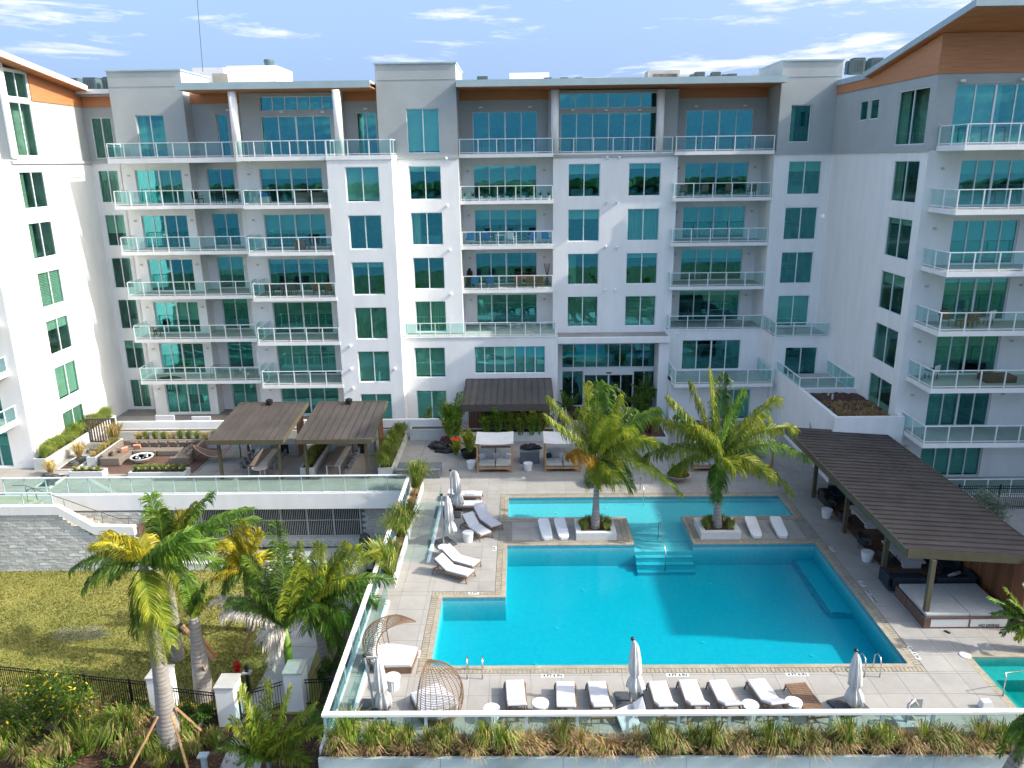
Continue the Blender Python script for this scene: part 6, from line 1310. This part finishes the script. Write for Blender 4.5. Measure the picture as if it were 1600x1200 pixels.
palm('king_palm', 'palm with bright yellow fronds in the middle of the garden', 'palm tree', gb(392, 985), tuple(at(384, 905, y=36.2)), (.22, .18, .12),
    [(380, 815, .4, 'frond_yellow', .2), (345, 850, .6, 'frond_yellow', .5), (338, 900, 0, 'frond_yellow', .7), (405, 832, .5, 'frond_yellow', .4), (425, 868, .2, 'frond_yellow', .6), (428, 895, -.5, 'frond_gold', .7), (350, 925, -.6, 'frond', .6), (405, 930, -.6, 'frond', .6), (365, 840, -.5, 'frond_yellow', .4), (330, 880, 1, 'frond_yellow', .6)], seed=14, lls=1.0, n=90, shaft=.5, wd=.028)
p5 = palm('king_palm', 'palm with bright green crownshaft and grey drooping flower stalks beside the path', 'palm tree', gb(460, 1085), tuple(at(452, 1040, y=31.0)), (.27, .23, .17),
    [(430, 815, .5, None, .4), (385, 870, .4, None, .9), (360, 940, -.4, None, 1.0), (412, 1000, -.8, 'frond_dry', .8), (425, 1035, -.6, 'frond_dry', .9), (330, 938, .2, 'frond_dry', 1.2), (470, 850, .6, 'frond_gold', .5), (440, 850, -.6, None, .5), (500, 905, .4, None, .8), (405, 905, 1, None, .8), (495, 950, -.8, None, .8), (350, 960, -.8, 'frond_dry', 1.2), (470, 880, -1.2, 'frond_gold', .6), (425, 880, 1.3, 'frond_dry', .6), (395, 925, -.9, None, .8)], seed=15, shaft=2.0, lls=.95, n=104, wd=.026)
palm('king_palm', 'palm nearest the deck wall with broad green crown reaching over the railing', 'palm tree', gb(514, 1062), tuple(at(497, 985, y=32.3)), (.30, .22, .16),
    [(560, 855, .4, 'frond_gold', .9), (590, 862, .4, 'frond_gold', 1.1), (612, 905, -.3, None, 1.3), (598, 945, -.8, None, 1.3), (540, 850, .9, 'frond_gold', .5), (500, 850, .4, 'frond_gold', .4), (465, 870, -.4, 'frond_gold', .6), (450, 900, .6, None, .9), (445, 955, -.6, None, .9), (525, 1005, -1, None, .9), (555, 985, -1, None, 1.1), (480, 985, -1.1, None, .8), (540, 905, -1, 'frond_gold', .7), (520, 880, 1.3, None, .6), (575, 905, 1.2, None, 1.0)], seed=16, shaft=1.5, lls=1.0, n=104, wd=.026)
palm('areca_palm', 'yellow green palm clump at the bottom beside the deck corner', 'palm tree', gb(425, 1215), tuple(at(418, 1190, y=26.0)), (.1, .09, .08),
    [(375, 1075, 0, 'frond_gold', .3), (420, 1065, .4, 'frond_gold', .2), (455, 1075, .3, 'frond_gold', .2), (490, 1105, 0, 'frond_gold', .5), (505, 1140, -.3, 'frond_gold', .7), (362, 1130, -.2, 'frond_gold', .6), (350, 1165, -.5, None, .7), (480, 1190, -.8, 'frond_gold', .7), (385, 1190, -.8, None, .6), (430, 1130, -.9, 'frond_gold', .5), (520, 1120, .5, None, .7), (460, 1150, -1, 'frond_gold', .5), (395, 1115, .8, None, .4)], seed=17, lls=.75, wd=.032, droop=.3, n=60)
palm('royal_palm', 'palm fronds hanging into the bottom right corner', 'palm tree', (14.6, 21.2, GZ), tuple(at(1625, 1120, y=21.2)), (.3, .25, .2), [(1560, 1180, 0, None, .7), (1572, 1150, .3, None, .6), (1590, 1190, -.3, None, .6), (1650, 1180, 0), (1680, 1120, 0)], seed=18, lls=.5)
palm('fan_palm', 'dry tipped palm beside the daybed platform at the right edge', 'palm tree', (20.7, 27.9, 0), tuple(at(1612, 975, y=28.0)), (.16, .13, .12), [(1545, 935, 0, 'frond', .3), (1550, 960, .2, 'frond', .4), (1570, 920, .3, 'frond_gold', .3), (1565, 990, -.2, 'frond', .4), (1590, 1000, -.3, 'frond_gold', .3), (1600, 915, .2, 'frond_dry', .3), (1580, 940, -.3, 'frond', .3), (1660, 930, 0), (1670, 980, 0)], seed=19, lls=.4, droop=.3)
p = at(1548, 960, y=33)
# timber stakes round the trunks
def stakes(label, items):
    r = thing('tree_stakes', (0, 0, 0), label, 'tree stake')
    for a, b_, Y in items: q0 = at(*a, y=Y); q1 = at(*b_, z=GL); MB().bar(q0, q1, .09).build('stake', 'stake', r)
stakes('raw timber stakes bracing the largest palm trunk', [((268, 1115), (300, 1225), 26.9), ((246, 1120), (196, 1215), 26.9), ((274, 1105), (322, 1148), 27.4)])
stakes('pale timber stake standing on the lawn behind the hydrant', [((404, 945), (380, 1022), 33.5), ((374, 958), (352, 982), 35.5)]); stakes('timber stake at the ringed palm behind the fence', [((316, 1040), (330, 1075), 30.3)])
stakes('timber stakes of the palm nearest the deck wall', [((502, 1030), (470, 1085), 31.9), ((476, 1122), (492, 1150), 27)])
q0, q1 = at(284, 978, y=33.2), at(335, 1033, y=32.6); r = thing('broken_stake', (0, 0, 0), 'split orange brown timber leaning against the two palms', 'broken timber'); MB().bar(q0, q1, .24, .1).build('plank', 'stake', r); MB().bar(at(318, 1000, y=32.5), at(338, 1026, y=32.4), .14, .08).build('splinter', 'wood_panel', r); MB().lathe([(.3, -.15), (.3, .15)], 12, tuple(at(276, 982, y=33.6))).build('strap', 'black', r)
# ---- grasses -------------------------------------------------------------------------
def tuft_mesh(key, h, spread, nb, mats, w0=.018, lean=(0, 0), mixr=.0):
    def f():
        b = MB(); rd = random.Random(hash(key) % 1000 if not isinstance(key, int) else key)
        for i in range(nb):
            a = rd.uniform(0, 6.283); q = rd.random()**.6; base = Vector((math.cos(a)*q*spread*.22, math.sin(a)*q*spread*.22, 0)); hh = h*rd.uniform(.6, 1.1); d = Vector((math.cos(a), math.sin(a), 0)); o = spread*q*rd.uniform(.5, 1.1)
            p1 = base+d*o*.35+Vector((lean[0]*.3, lean[1]*.3, hh*.6)); p2 = base+d*o*.8+Vector((lean[0]*.8, lean[1]*.8, hh)); p3 = base+d*o*1.25+Vector((lean[0]*1.4, lean[1]*1.4, hh*(.95-.5*q*rd.random())))
            s = Vector((-d.y, d.x, 0))*w0*rd.uniform(.7, 1.3); k = len(b.v); b.v += [tuple(base-s), tuple(base+s), tuple(p1+s), tuple(p1-s), tuple(p2+s*.8), tuple(p2-s*.8), tuple(p3)]
            m = 1 if rd.random() < mixr else 0; b.f += [(k, k+1, k+2, k+3), (k+3, k+2, k+4, k+5), (k+5, k+4, k+6)]; b.mi += [m]*3
        return b.mesh('grass', list(mats))
    return cached(('tuft', key), f)
TF = {'green': [tuft_mesh(100+i, .95, .5, 260, ('grassgreen', 'grassyellow'), .011, (.1, 0), .2) for i in range(3)], 'tan': [tuft_mesh(110+i, .6, .62, 240, ('grasstan', 'grassgreen'), .010, (.12, 0), .15) for i in range(3)],
      'mix': [tuft_mesh(120+i, .8, .55, 260, ('grassgreen', 'grasstan'), .011, (.12, 0), .45) for i in range(3)], 'fluffy': [tuft_mesh(130+i, .9, .7, 340, ('grassgreen', 'grassyellow'), .012, (.3, 0), .12) for i in range(3)], 'straw': [tuft_mesh(140+i, .8, .6, 240, ('grassyellow', 'grasstan'), .011, (.05, 0), .3) for i in range(2)],
      'small': [tuft_mesh(150+i, .35, .22, 70, ('grassgreen', 'grassyellow'), .014, (0, 0), .15) for i in range(3)]}
def tuft(kind, x, y, z, label, group=None, s=1.0, name='ornamental_grass', k=None):
    me = TF[kind][k if k is not None else random.randrange(len(TF[kind]))]
    return place(name, me, None, (x, y, z), random.uniform(0, 6.28), label, 'grass plant', group, scale=(s, s, s*random.uniform(.9, 1.1)))
seq = ['mix', 'fluffy', 'green', 'green', 'green', 'mix', 'green', 'tan', 'green', 'green', 'tan', 'tan', 'mix', 'tan', 'tan', 'tan', 'tan', 'green', 'mix', 'green', 'green', 'tan', 'mix', 'green', 'green', 'mix', 'tan', 'green', 'mix', 'green', 'tan', 'mix', 'green', 'tan', 'mix', 'green', 'green', 'tan', 'mix', 'green']
desc = {'mix': 'green and brown', 'fluffy': 'big bushy green', 'green': 'upright bright green', 'tan': 'low dry tan'}
for i in range(40):
    x = -6.7+i*.66; k = seq[i]
    tuft(k, x+random.uniform(-.08, .08), 22.56+random.uniform(-.06, .06), -.1, ORD[i].capitalize()+' clump from the left in the front planter, '+desc[k]+' grass', 'grass clumps in the front planter', random.uniform(.95, 1.25) if k != 'tan' else random.uniform(.9, 1.2))
for i in range(24): 
    x = -6.4+i*1.15; place('ornamental_grass', TF['tan'][i % 3], None, (x, 22.36, -.1), i*1.3, ORD[i].capitalize()+' from the left of the low brown tufts along the front planter rim', 'grass plant', 'low tufts at the rim of the front planter', scale=(1.0, 1.0, .95))
for i, (x, y, s, kd) in enumerate(((-6.5, 44.3, 1.5, 'fluffy'), (-6.5, 43.0, .7, 'tan'), (-6.5, 41.6, .8, 'tan'), (-6.5, 40.2, .7, 'tan'), (-6.45, 38.6, 1.55, 'fluffy'), (-6.5, 37.9, 1.3, 'fluffy'), (-6.5, 36.4, .7, 'tan'), (-6.5, 34.9, .7, 'tan'), (-6.45, 33.9, 1.7, 'fluffy'))):
    tuft(kd, x, y, .42, ORD[i].capitalize()+' grass from the far end of the planters on the side railing', 'grasses along the side railing', s)
for j, (x, y0, y1, z, n, s, g) in enumerate(((-14.0, 47.4, 52.4, .5, 8, .8, 'grass planter between the pavilions'), (-8.88, 47.3, 53.7, .5, 11, 1.0, 'grass planter right of the pavilions'), (-32.35, 49.0, 57.6, .7, 13, .95, 'planter along the left wing wall'))):
    for i in range(n): tuft('fluffy' if j else 'green', x+random.uniform(-.08, .08), y0+(y1-y0)*i/(n-1), z, ORD[i].capitalize()+' grass from the near end of the '+g, 'grasses in the '+g, s)
for i in range(14): tuft('green' if i % 4 else 'straw', -27.6+i*.6, 52.75, .5, ORD[i].capitalize()+' grass from the left in the planter behind the sofa', 'grasses behind the sofa', .75)
for i in range(7): tuft('mix' if i % 3 else 'straw', -29.28, 49.7+i*.5, .5, ORD[i].capitalize()+' grass from the near end of the planter left of the sofa', 'grasses left of the sofa', .55)
for i in range(8): tuft('small', -25.3+i*.45, 47.35, .36, ORD[i].capitalize()+' small tuft from the left in the planter in front of the sofa deck', 'small tufts in the wide low planter', 1.3)
for i in range(4): tuft('small', -29.3+i*.5, 47.4, .36, ORD[i].capitalize()+' small tuft from the left in the short low planter', 'small tufts in the short low planter', 1.1)
tuft('straw', -29.4, 52.9, .5, 'tall straw coloured grass at the corner behind the sofa by the picket gate', None, 1.5); tuft('straw', -31.0, 50.9, .1, 'straw coloured grass clump left of the pebble bed', None, 1.1); tuft('straw', -31.2, 47.8, .1, 'straw coloured grass clump by the pebble bed near the railing', None, 1.0)
for i, (x, y, z) in enumerate(((-30.4, 46.3, .1), (-30.5, 47.0, .1), (-30.2, 45.9, .1), (-30.6, 49.4, .1), (-30.4, 50.2, .1), (-31.3, 47.5, 0), (-30.2, 51.6, 0), (-30.7, 51.9, 0))): heap('boulder', ORD[i].capitalize()+' dark boulder from the railing among the pebble beds', x, y, z, .35, .3, .25, 'darkgrey', 'boulder', 20+i)
for j, (cx, cy) in enumerate(((3.93, 38.85), (10.58, 38.85))):
    for i, (dx, dy) in enumerate(((-.65, -.4), (-.6, .3), (.55, -.45), (.6, .25), (-.3, .5), (.3, .5), (-.75, 0), (.75, -.1))): tuft('green', cx+dx, cy+dy, .3, ORD[i].capitalize()+' strappy plant at the foot of the '+['left', 'right'][j]+' coconut palm', 'plants in the '+['left', 'right'][j]+' palm planter', .5, 'strappy_plant')
# leaf clump plants -----------------------------------------------------------------------
def leafy(name, label, cat, c, size, n, mat, ls=.09, seed=1, group=None, flowers=0, stems=True, fmat='flower', parent=None, aspect=.6):
    r = thing(name, c, label, cat, group); rd = random.Random(seed); b = MB(); fl = MB(); sx, sy, sz = size; cl = [(rd.uniform(-.7, .7)*sx, rd.uniform(-.7, .7)*sy, rd.uniform(.3, .95)*sz, rd.uniform(.3, .5)) for _ in range(max(5, n//110))]
    for i in range(n):
        q = rd.choice(cl); v = Vector((rd.gauss(0, 1), rd.gauss(0, 1), rd.gauss(0, 1))).normalized()*rd.random()**.4; p = Vector((q[0]+v.x*sx*q[3]*.9, q[1]+v.y*sy*q[3]*.9, max(.03, q[2]+v.z*sz*q[3]*.75)))
        a = Vector((rd.gauss(0, 1), rd.gauss(0, 1), rd.gauss(0, .6)+.2)).normalized(); s = a.cross(Vector((rd.gauss(0, 1), rd.gauss(0, 1), rd.gauss(0, 1)))).normalized(); l = ls*rd.uniform(.7, 1.3); w_ = l*aspect*.5
        tgt = fl if flowers and i < flowers else b
        if tgt is fl: l *= 1.0; w_ = l*.5; p = p+Vector((v.x*.15, v.y*.15, abs(v.z)*.12))
        tgt.quad(p-a*l, p+s*w_, p+a*l, p-s*w_)
    if stems:
        sb_ = MB(); [sb_.tube([(0, 0, 0), (q[0]*.5, q[1]*.5, q[2]*.55), (q[0], q[1], q[2])], .018, 4) for q in cl]; sb_.build('stem', 'trunk', r, kind='stuff')
    b.build('foliage', mat, r, kind='stuff')
    if flowers: fl.build('blossom', fmat, r, kind='stuff')
    return r
p = g3(78, 1150); leafy('flowering_shrub', 'large green shrub dotted with yellow flowers in front of the black fence', 'shrub', (p.x+.1, p.y+.3, GZ), (1.9, 1.3, 2.6), 5200, 'shrub' if False else 'frond', .1, 31, flowers=240)
for i, (px, py, s) in enumerate(((178, 1120, .7), (228, 1120, .6), (285, 1130, .75), (312, 1140, .7), (330, 1125, .6))): p = g3(px, py); leafy('small_shrub', ORD[i].capitalize()+' dark green shrub from the left at the foot of the black fence', 'shrub', (p.x, p.y, GZ), (s, s*.7, s*1.1), 700, 'shrub', .1, 40+i, 'small shrubs along the fence')
for i, (px, py, kd, s) in enumerate(((10, 1120, 'mix', 1.2), (30, 1165, 'green', 1.2), (75, 1190, 'tan', 1.0), (105, 1185, 'mix', 1.2), (140, 1175, 'fluffy', 1.2), (175, 1160, 'mix', 1.3), (150, 1130, 'tan', 1.4), (195, 1150, 'fluffy', 1.4), (215, 1135, 'tan', 1.2), (200, 1190, 'mix', 1.1), (230, 1185, 'green', 1.0), (60, 1215, 'green', 1.0), (290, 1165, 'green', 1.0), (310, 1180, 'mix', 1.0), (335, 1170, 'green', .8), (5, 1185, 'green', 1.2), (120, 1145, 'green', 1.3), (40, 1195, 'mix', 1.0), (290, 1195, 'green', .8), (255, 1205, 'green', .9))):
    p = g3(px, py); s *= 1.1; tuft(kd, p.x, p.y, GZ, ORD[i].capitalize()+' of the loose grass clumps in the mulch bed at bottom left', 'grass clumps in the mulch bed', s)
for i, (px, py) in enumerate(((515, 1000), (520, 1030), (530, 1060), (505, 1075), (545, 1010), (512, 960), (500, 1150), (535, 1165))): p = g3(px, py); leafy('climbing_shrub', ORD[i].capitalize()+' leafy shrub from the top along the white wall under the deck', 'shrub', (p.x, p.y, GZ), (.5, .5, 1.6), 650, 'shrub' if i % 2 else 'frond', .09, 50+i, 'shrubs along the deck side wall')
for i in range(12): p = g3(10+i*17, 868); tuft('small', p.x, p.y-.3, GZ, ORD[i].capitalize()+' small green plant from the left at the foot of the stair wall', 'small plants along the stair wall', 1.5)
for i in range(16): p = g3(5+i*12, 880); tuft('tan', p.x, p.y-.2, GZ, ORD[i].capitalize()+' pinkish tan grass from the left in the strip before the lawn', 'tan grasses in front of the stair wall', .75)
for i in range(8): p = g3(700+i*0, 1200); tuft('green', 1.0-2.2+i*.33 if i < 5 else -6+i*.3, 21.75, -.81, ORD[i].capitalize()+' small green plant below the front planter ledge', 'plants below the front planter', .5)
# areca palms against the cedar wall
def areca(label, x, y, z, h, seed, n=11, mat=('frond', 'frond_gold'), name='areca_palm', grp='areca palms at the cedar wall', sp=1.0):
    r = thing(name, (x, y, z), label, 'palm', grp); rd = random.Random(seed)
    for i in range(n):
        a = rd.uniform(0, 6.28); o = rd.uniform(.4, 1.1)*sp; s0 = Vector((math.cos(a)*.12, math.sin(a)*.12, 0)); hh = h*rd.uniform(.55, 1.05)
        frond(s0, (math.cos(a)*o, math.sin(a)*o, hh), h*.35, seed*50+i, 20, .38*h/2, .035, .35, rd.choice(mat), r)
for i, (x, y, h) in enumerate(((-5.1, 53.6, 3.0), (-4.7, 53.2, 2.6), (-5.2, 52.8, 2.1), (-2.6, 53.5, 2.1), (-1.7, 53.4, 2.3), (-.9, 53.5, 2.0), (-.1, 53.4, 2.0), (.7, 53.4, 2.4), (1.3, 53.5, 1.9))): areca(ORD[i].capitalize()+' leafy areca palm from the left in front of the cedar slat wall', x, y, .5, h, 60+i, 14)
areca('yellowing potted palm in the large black tub', -3.6, 50.3, .4, 1.6, 80, 14, ('frond_yellow', 'frond_gold'), 'potted_palm', None); areca('small green and orange plant beside the black sacks', -4.6, 50.9, 0, .9, 81, 9, ('frond_orange', 'frond_gold'), 'small_palm', None, .6)
for i, (x, y, h) in enumerate(((9.9, 59.2, 2.6), (9.2, 58.2, 1.6), (3.6, 58.8, 1.5))): areca(['Broad dark palm right of the entrance doors', 'lower dark palm by the entrance doors', 'dark potted palm left of the entrance doors'][i].capitalize(), x, y, .4, h, 85+i, 13, ('shrub', 'frond'), 'entrance_palm', None, 1.2)
for i, (x, y) in enumerate(((8.9, 53.0), (9.6, 54.6), (8.2, 55.4), (4.2, 56.4), (12.9, 53.0))): leafy('burgundy_shrub', ['burgundy shrub between the coconut palms, nearest', 'burgundy shrub behind the nearest burgundy one', 'burgundy shrub by the entrance path', 'burgundy shrub in the tall planter left of the entrance', 'burgundy shrub behind the right coconut palm'][i].capitalize(), 'shrub', (x, y, .4), (.5, .5, 1.0), 320, 'purple', .12, 90+i)
planter('entry_planter', 'pale planter left of the entrance path', 3.4, 55.6, 5.0, 59.5, .8, 'planter'); planter('entry_planter', 'pale planter right of the entrance path with burgundy shrubs', 8.0, 52.5, 10.4, 59.5, .55, 'planter')
leafy('silver_shrub', 'silver green round shrub against the right balcony at the edge', 'shrub', (24.9, 38.9, 0), (1.1, 1.1, 2.2), 2200, 'silver', .1, 97); leafy('wall_shrub', 'small pale green shrub in front of the green windows above the sacks', 'shrub', (-7.0, 56.0, .6), (.45, .3, 1.2), 260, 'frond_gold', .1, 98)
leafy('low_vine', 'small green vine in the bare mulch planter behind the sofa', 'vine', (-22.0, 54.1, .75), (.7, .25, .35), 260, 'frond', .08, 99)
for i, (x, y) in enumerate(((9.85, 46.0),)):
    b = MB(); rd = random.Random(4)
    for j in range(70):
        a = rd.uniform(0, 6.28); q = rd.random()**.5*.55; p = Vector((q*math.cos(a), q*math.sin(a), 0)); t = p*1.25+Vector((0, 0, rd.uniform(.45, .75))); s = Vector((-math.sin(a), math.cos(a), 0))*.05; b.quad(p-s, p+s, (p+t)/2+s, t, (p+t)/2-s)
    r = thing('snake_plant', (x, y, .42), 'upright yellow green snake plants in the wide bowl between the palms', 'potted plant'); b.build('foliage', 'frond_gold', r, kind='stuff')
rd = random.Random(77)
t_ = [o for o in COL.objects if o.name.startswith('balcony_planter')][0]
for i in range(11):
    b = MB()
    for j in range(26): a = rd.uniform(0, 6.28); p = Vector((0, 0, .25)); q = Vector((math.cos(a)*.22, math.sin(a)*.22, rd.uniform(.4, .75))); s = Vector((-math.sin(a), math.cos(a), 0))*.03; b.quad(p-s, p+s, q)
    b.build('foliage', 'frond', t_, (-4.15+i*.63, 60.05, ZF[6]), kind='stuff')
fb = thing('flower_box', (0, 0, 0), 'dark red flowers along the second storey balcony rail at the far left', 'flower box')
MB().box(-36.5, 46.7, ZF[2]+.85, -33.6, 46.85, ZF[2]+1.0).build('box', 'darkgrey', fb); b = MB()
for j in range(260): x, y, z = rd.uniform(-36.5, -33.6), rd.uniform(46.65, 46.9), rd.uniform(1.0, 1.25)+ZF[2]; b.quad((x-.04, y, z), (x+.04, y, z-.02), (x+.02, y+.03, z+.06))
b.build('flowers', 'purple', fb, kind='stuff')
# lawn blades where the grass is seen close, loose stuff
lb = MB(); rd = random.Random(12)
for i in range(80000):
    x = rd.uniform(-36, -9.6); y = 29.7+ (rd.random()**1.2)*14.5
    if x > -12.7+.09*(y-29.3): continue
    a = rd.uniform(0, 6.28); h = rd.uniform(.04, .10); dx, dy = math.cos(a)*.035, math.sin(a)*.035; lb.quad((x-dx, y-dy, GZ), (x+dx, y+dy, GZ), (x+dy*.8, y-dx*.8, GZ+h))
lb.build('lawn_blades', leaf('lawn_blade', (.20, .20, .04), (.40, .36, .09), .3, .8), kind='stuff')
sc_ = MB()
for i in range(5200):
    x = rd.uniform(-36, -7.4); y = rd.uniform(22, 29); a = rd.uniform(0, 6.28); l = rd.uniform(.04, .14); z = GZ+rd.uniform(.0, .04); dx, dy = math.cos(a)*l, math.sin(a)*l; sc_.quad((x-dx, y-dy, z), (x+dy*.25, y-dx*.25, z+.02), (x+dx, y+dy, z+.01), (x-dy*.25, y+dx*.25, z))
sc_.build('mulch_chips', 'chestnut', kind='stuff')
p = g3(77, 1190); MB().box(-.15, -.08, .02, .15, .08, .1).build('scrap', 'tilewhite', None, p, .4, label='crumpled white litter lying in the mulch at bottom left', cat='litter')

fence('dark picket railing behind the long pavilion under the right wing balcony', (22.7, 41.6, .0), (32, 41.4, .0))

for i in range(16):
    p = g3(15+i*21, 1150+(i*37) % 50); leafy('ground_cover', ORD[i].capitalize()+' low leafy green plant from the left in the mulch bed below the fence', 'shrub', (p.x, p.y, GZ), (.5, .4, .45), 240, 'frond' if i % 3 else 'shrub', .08, 120+i, 'low plants in the mulch bed')
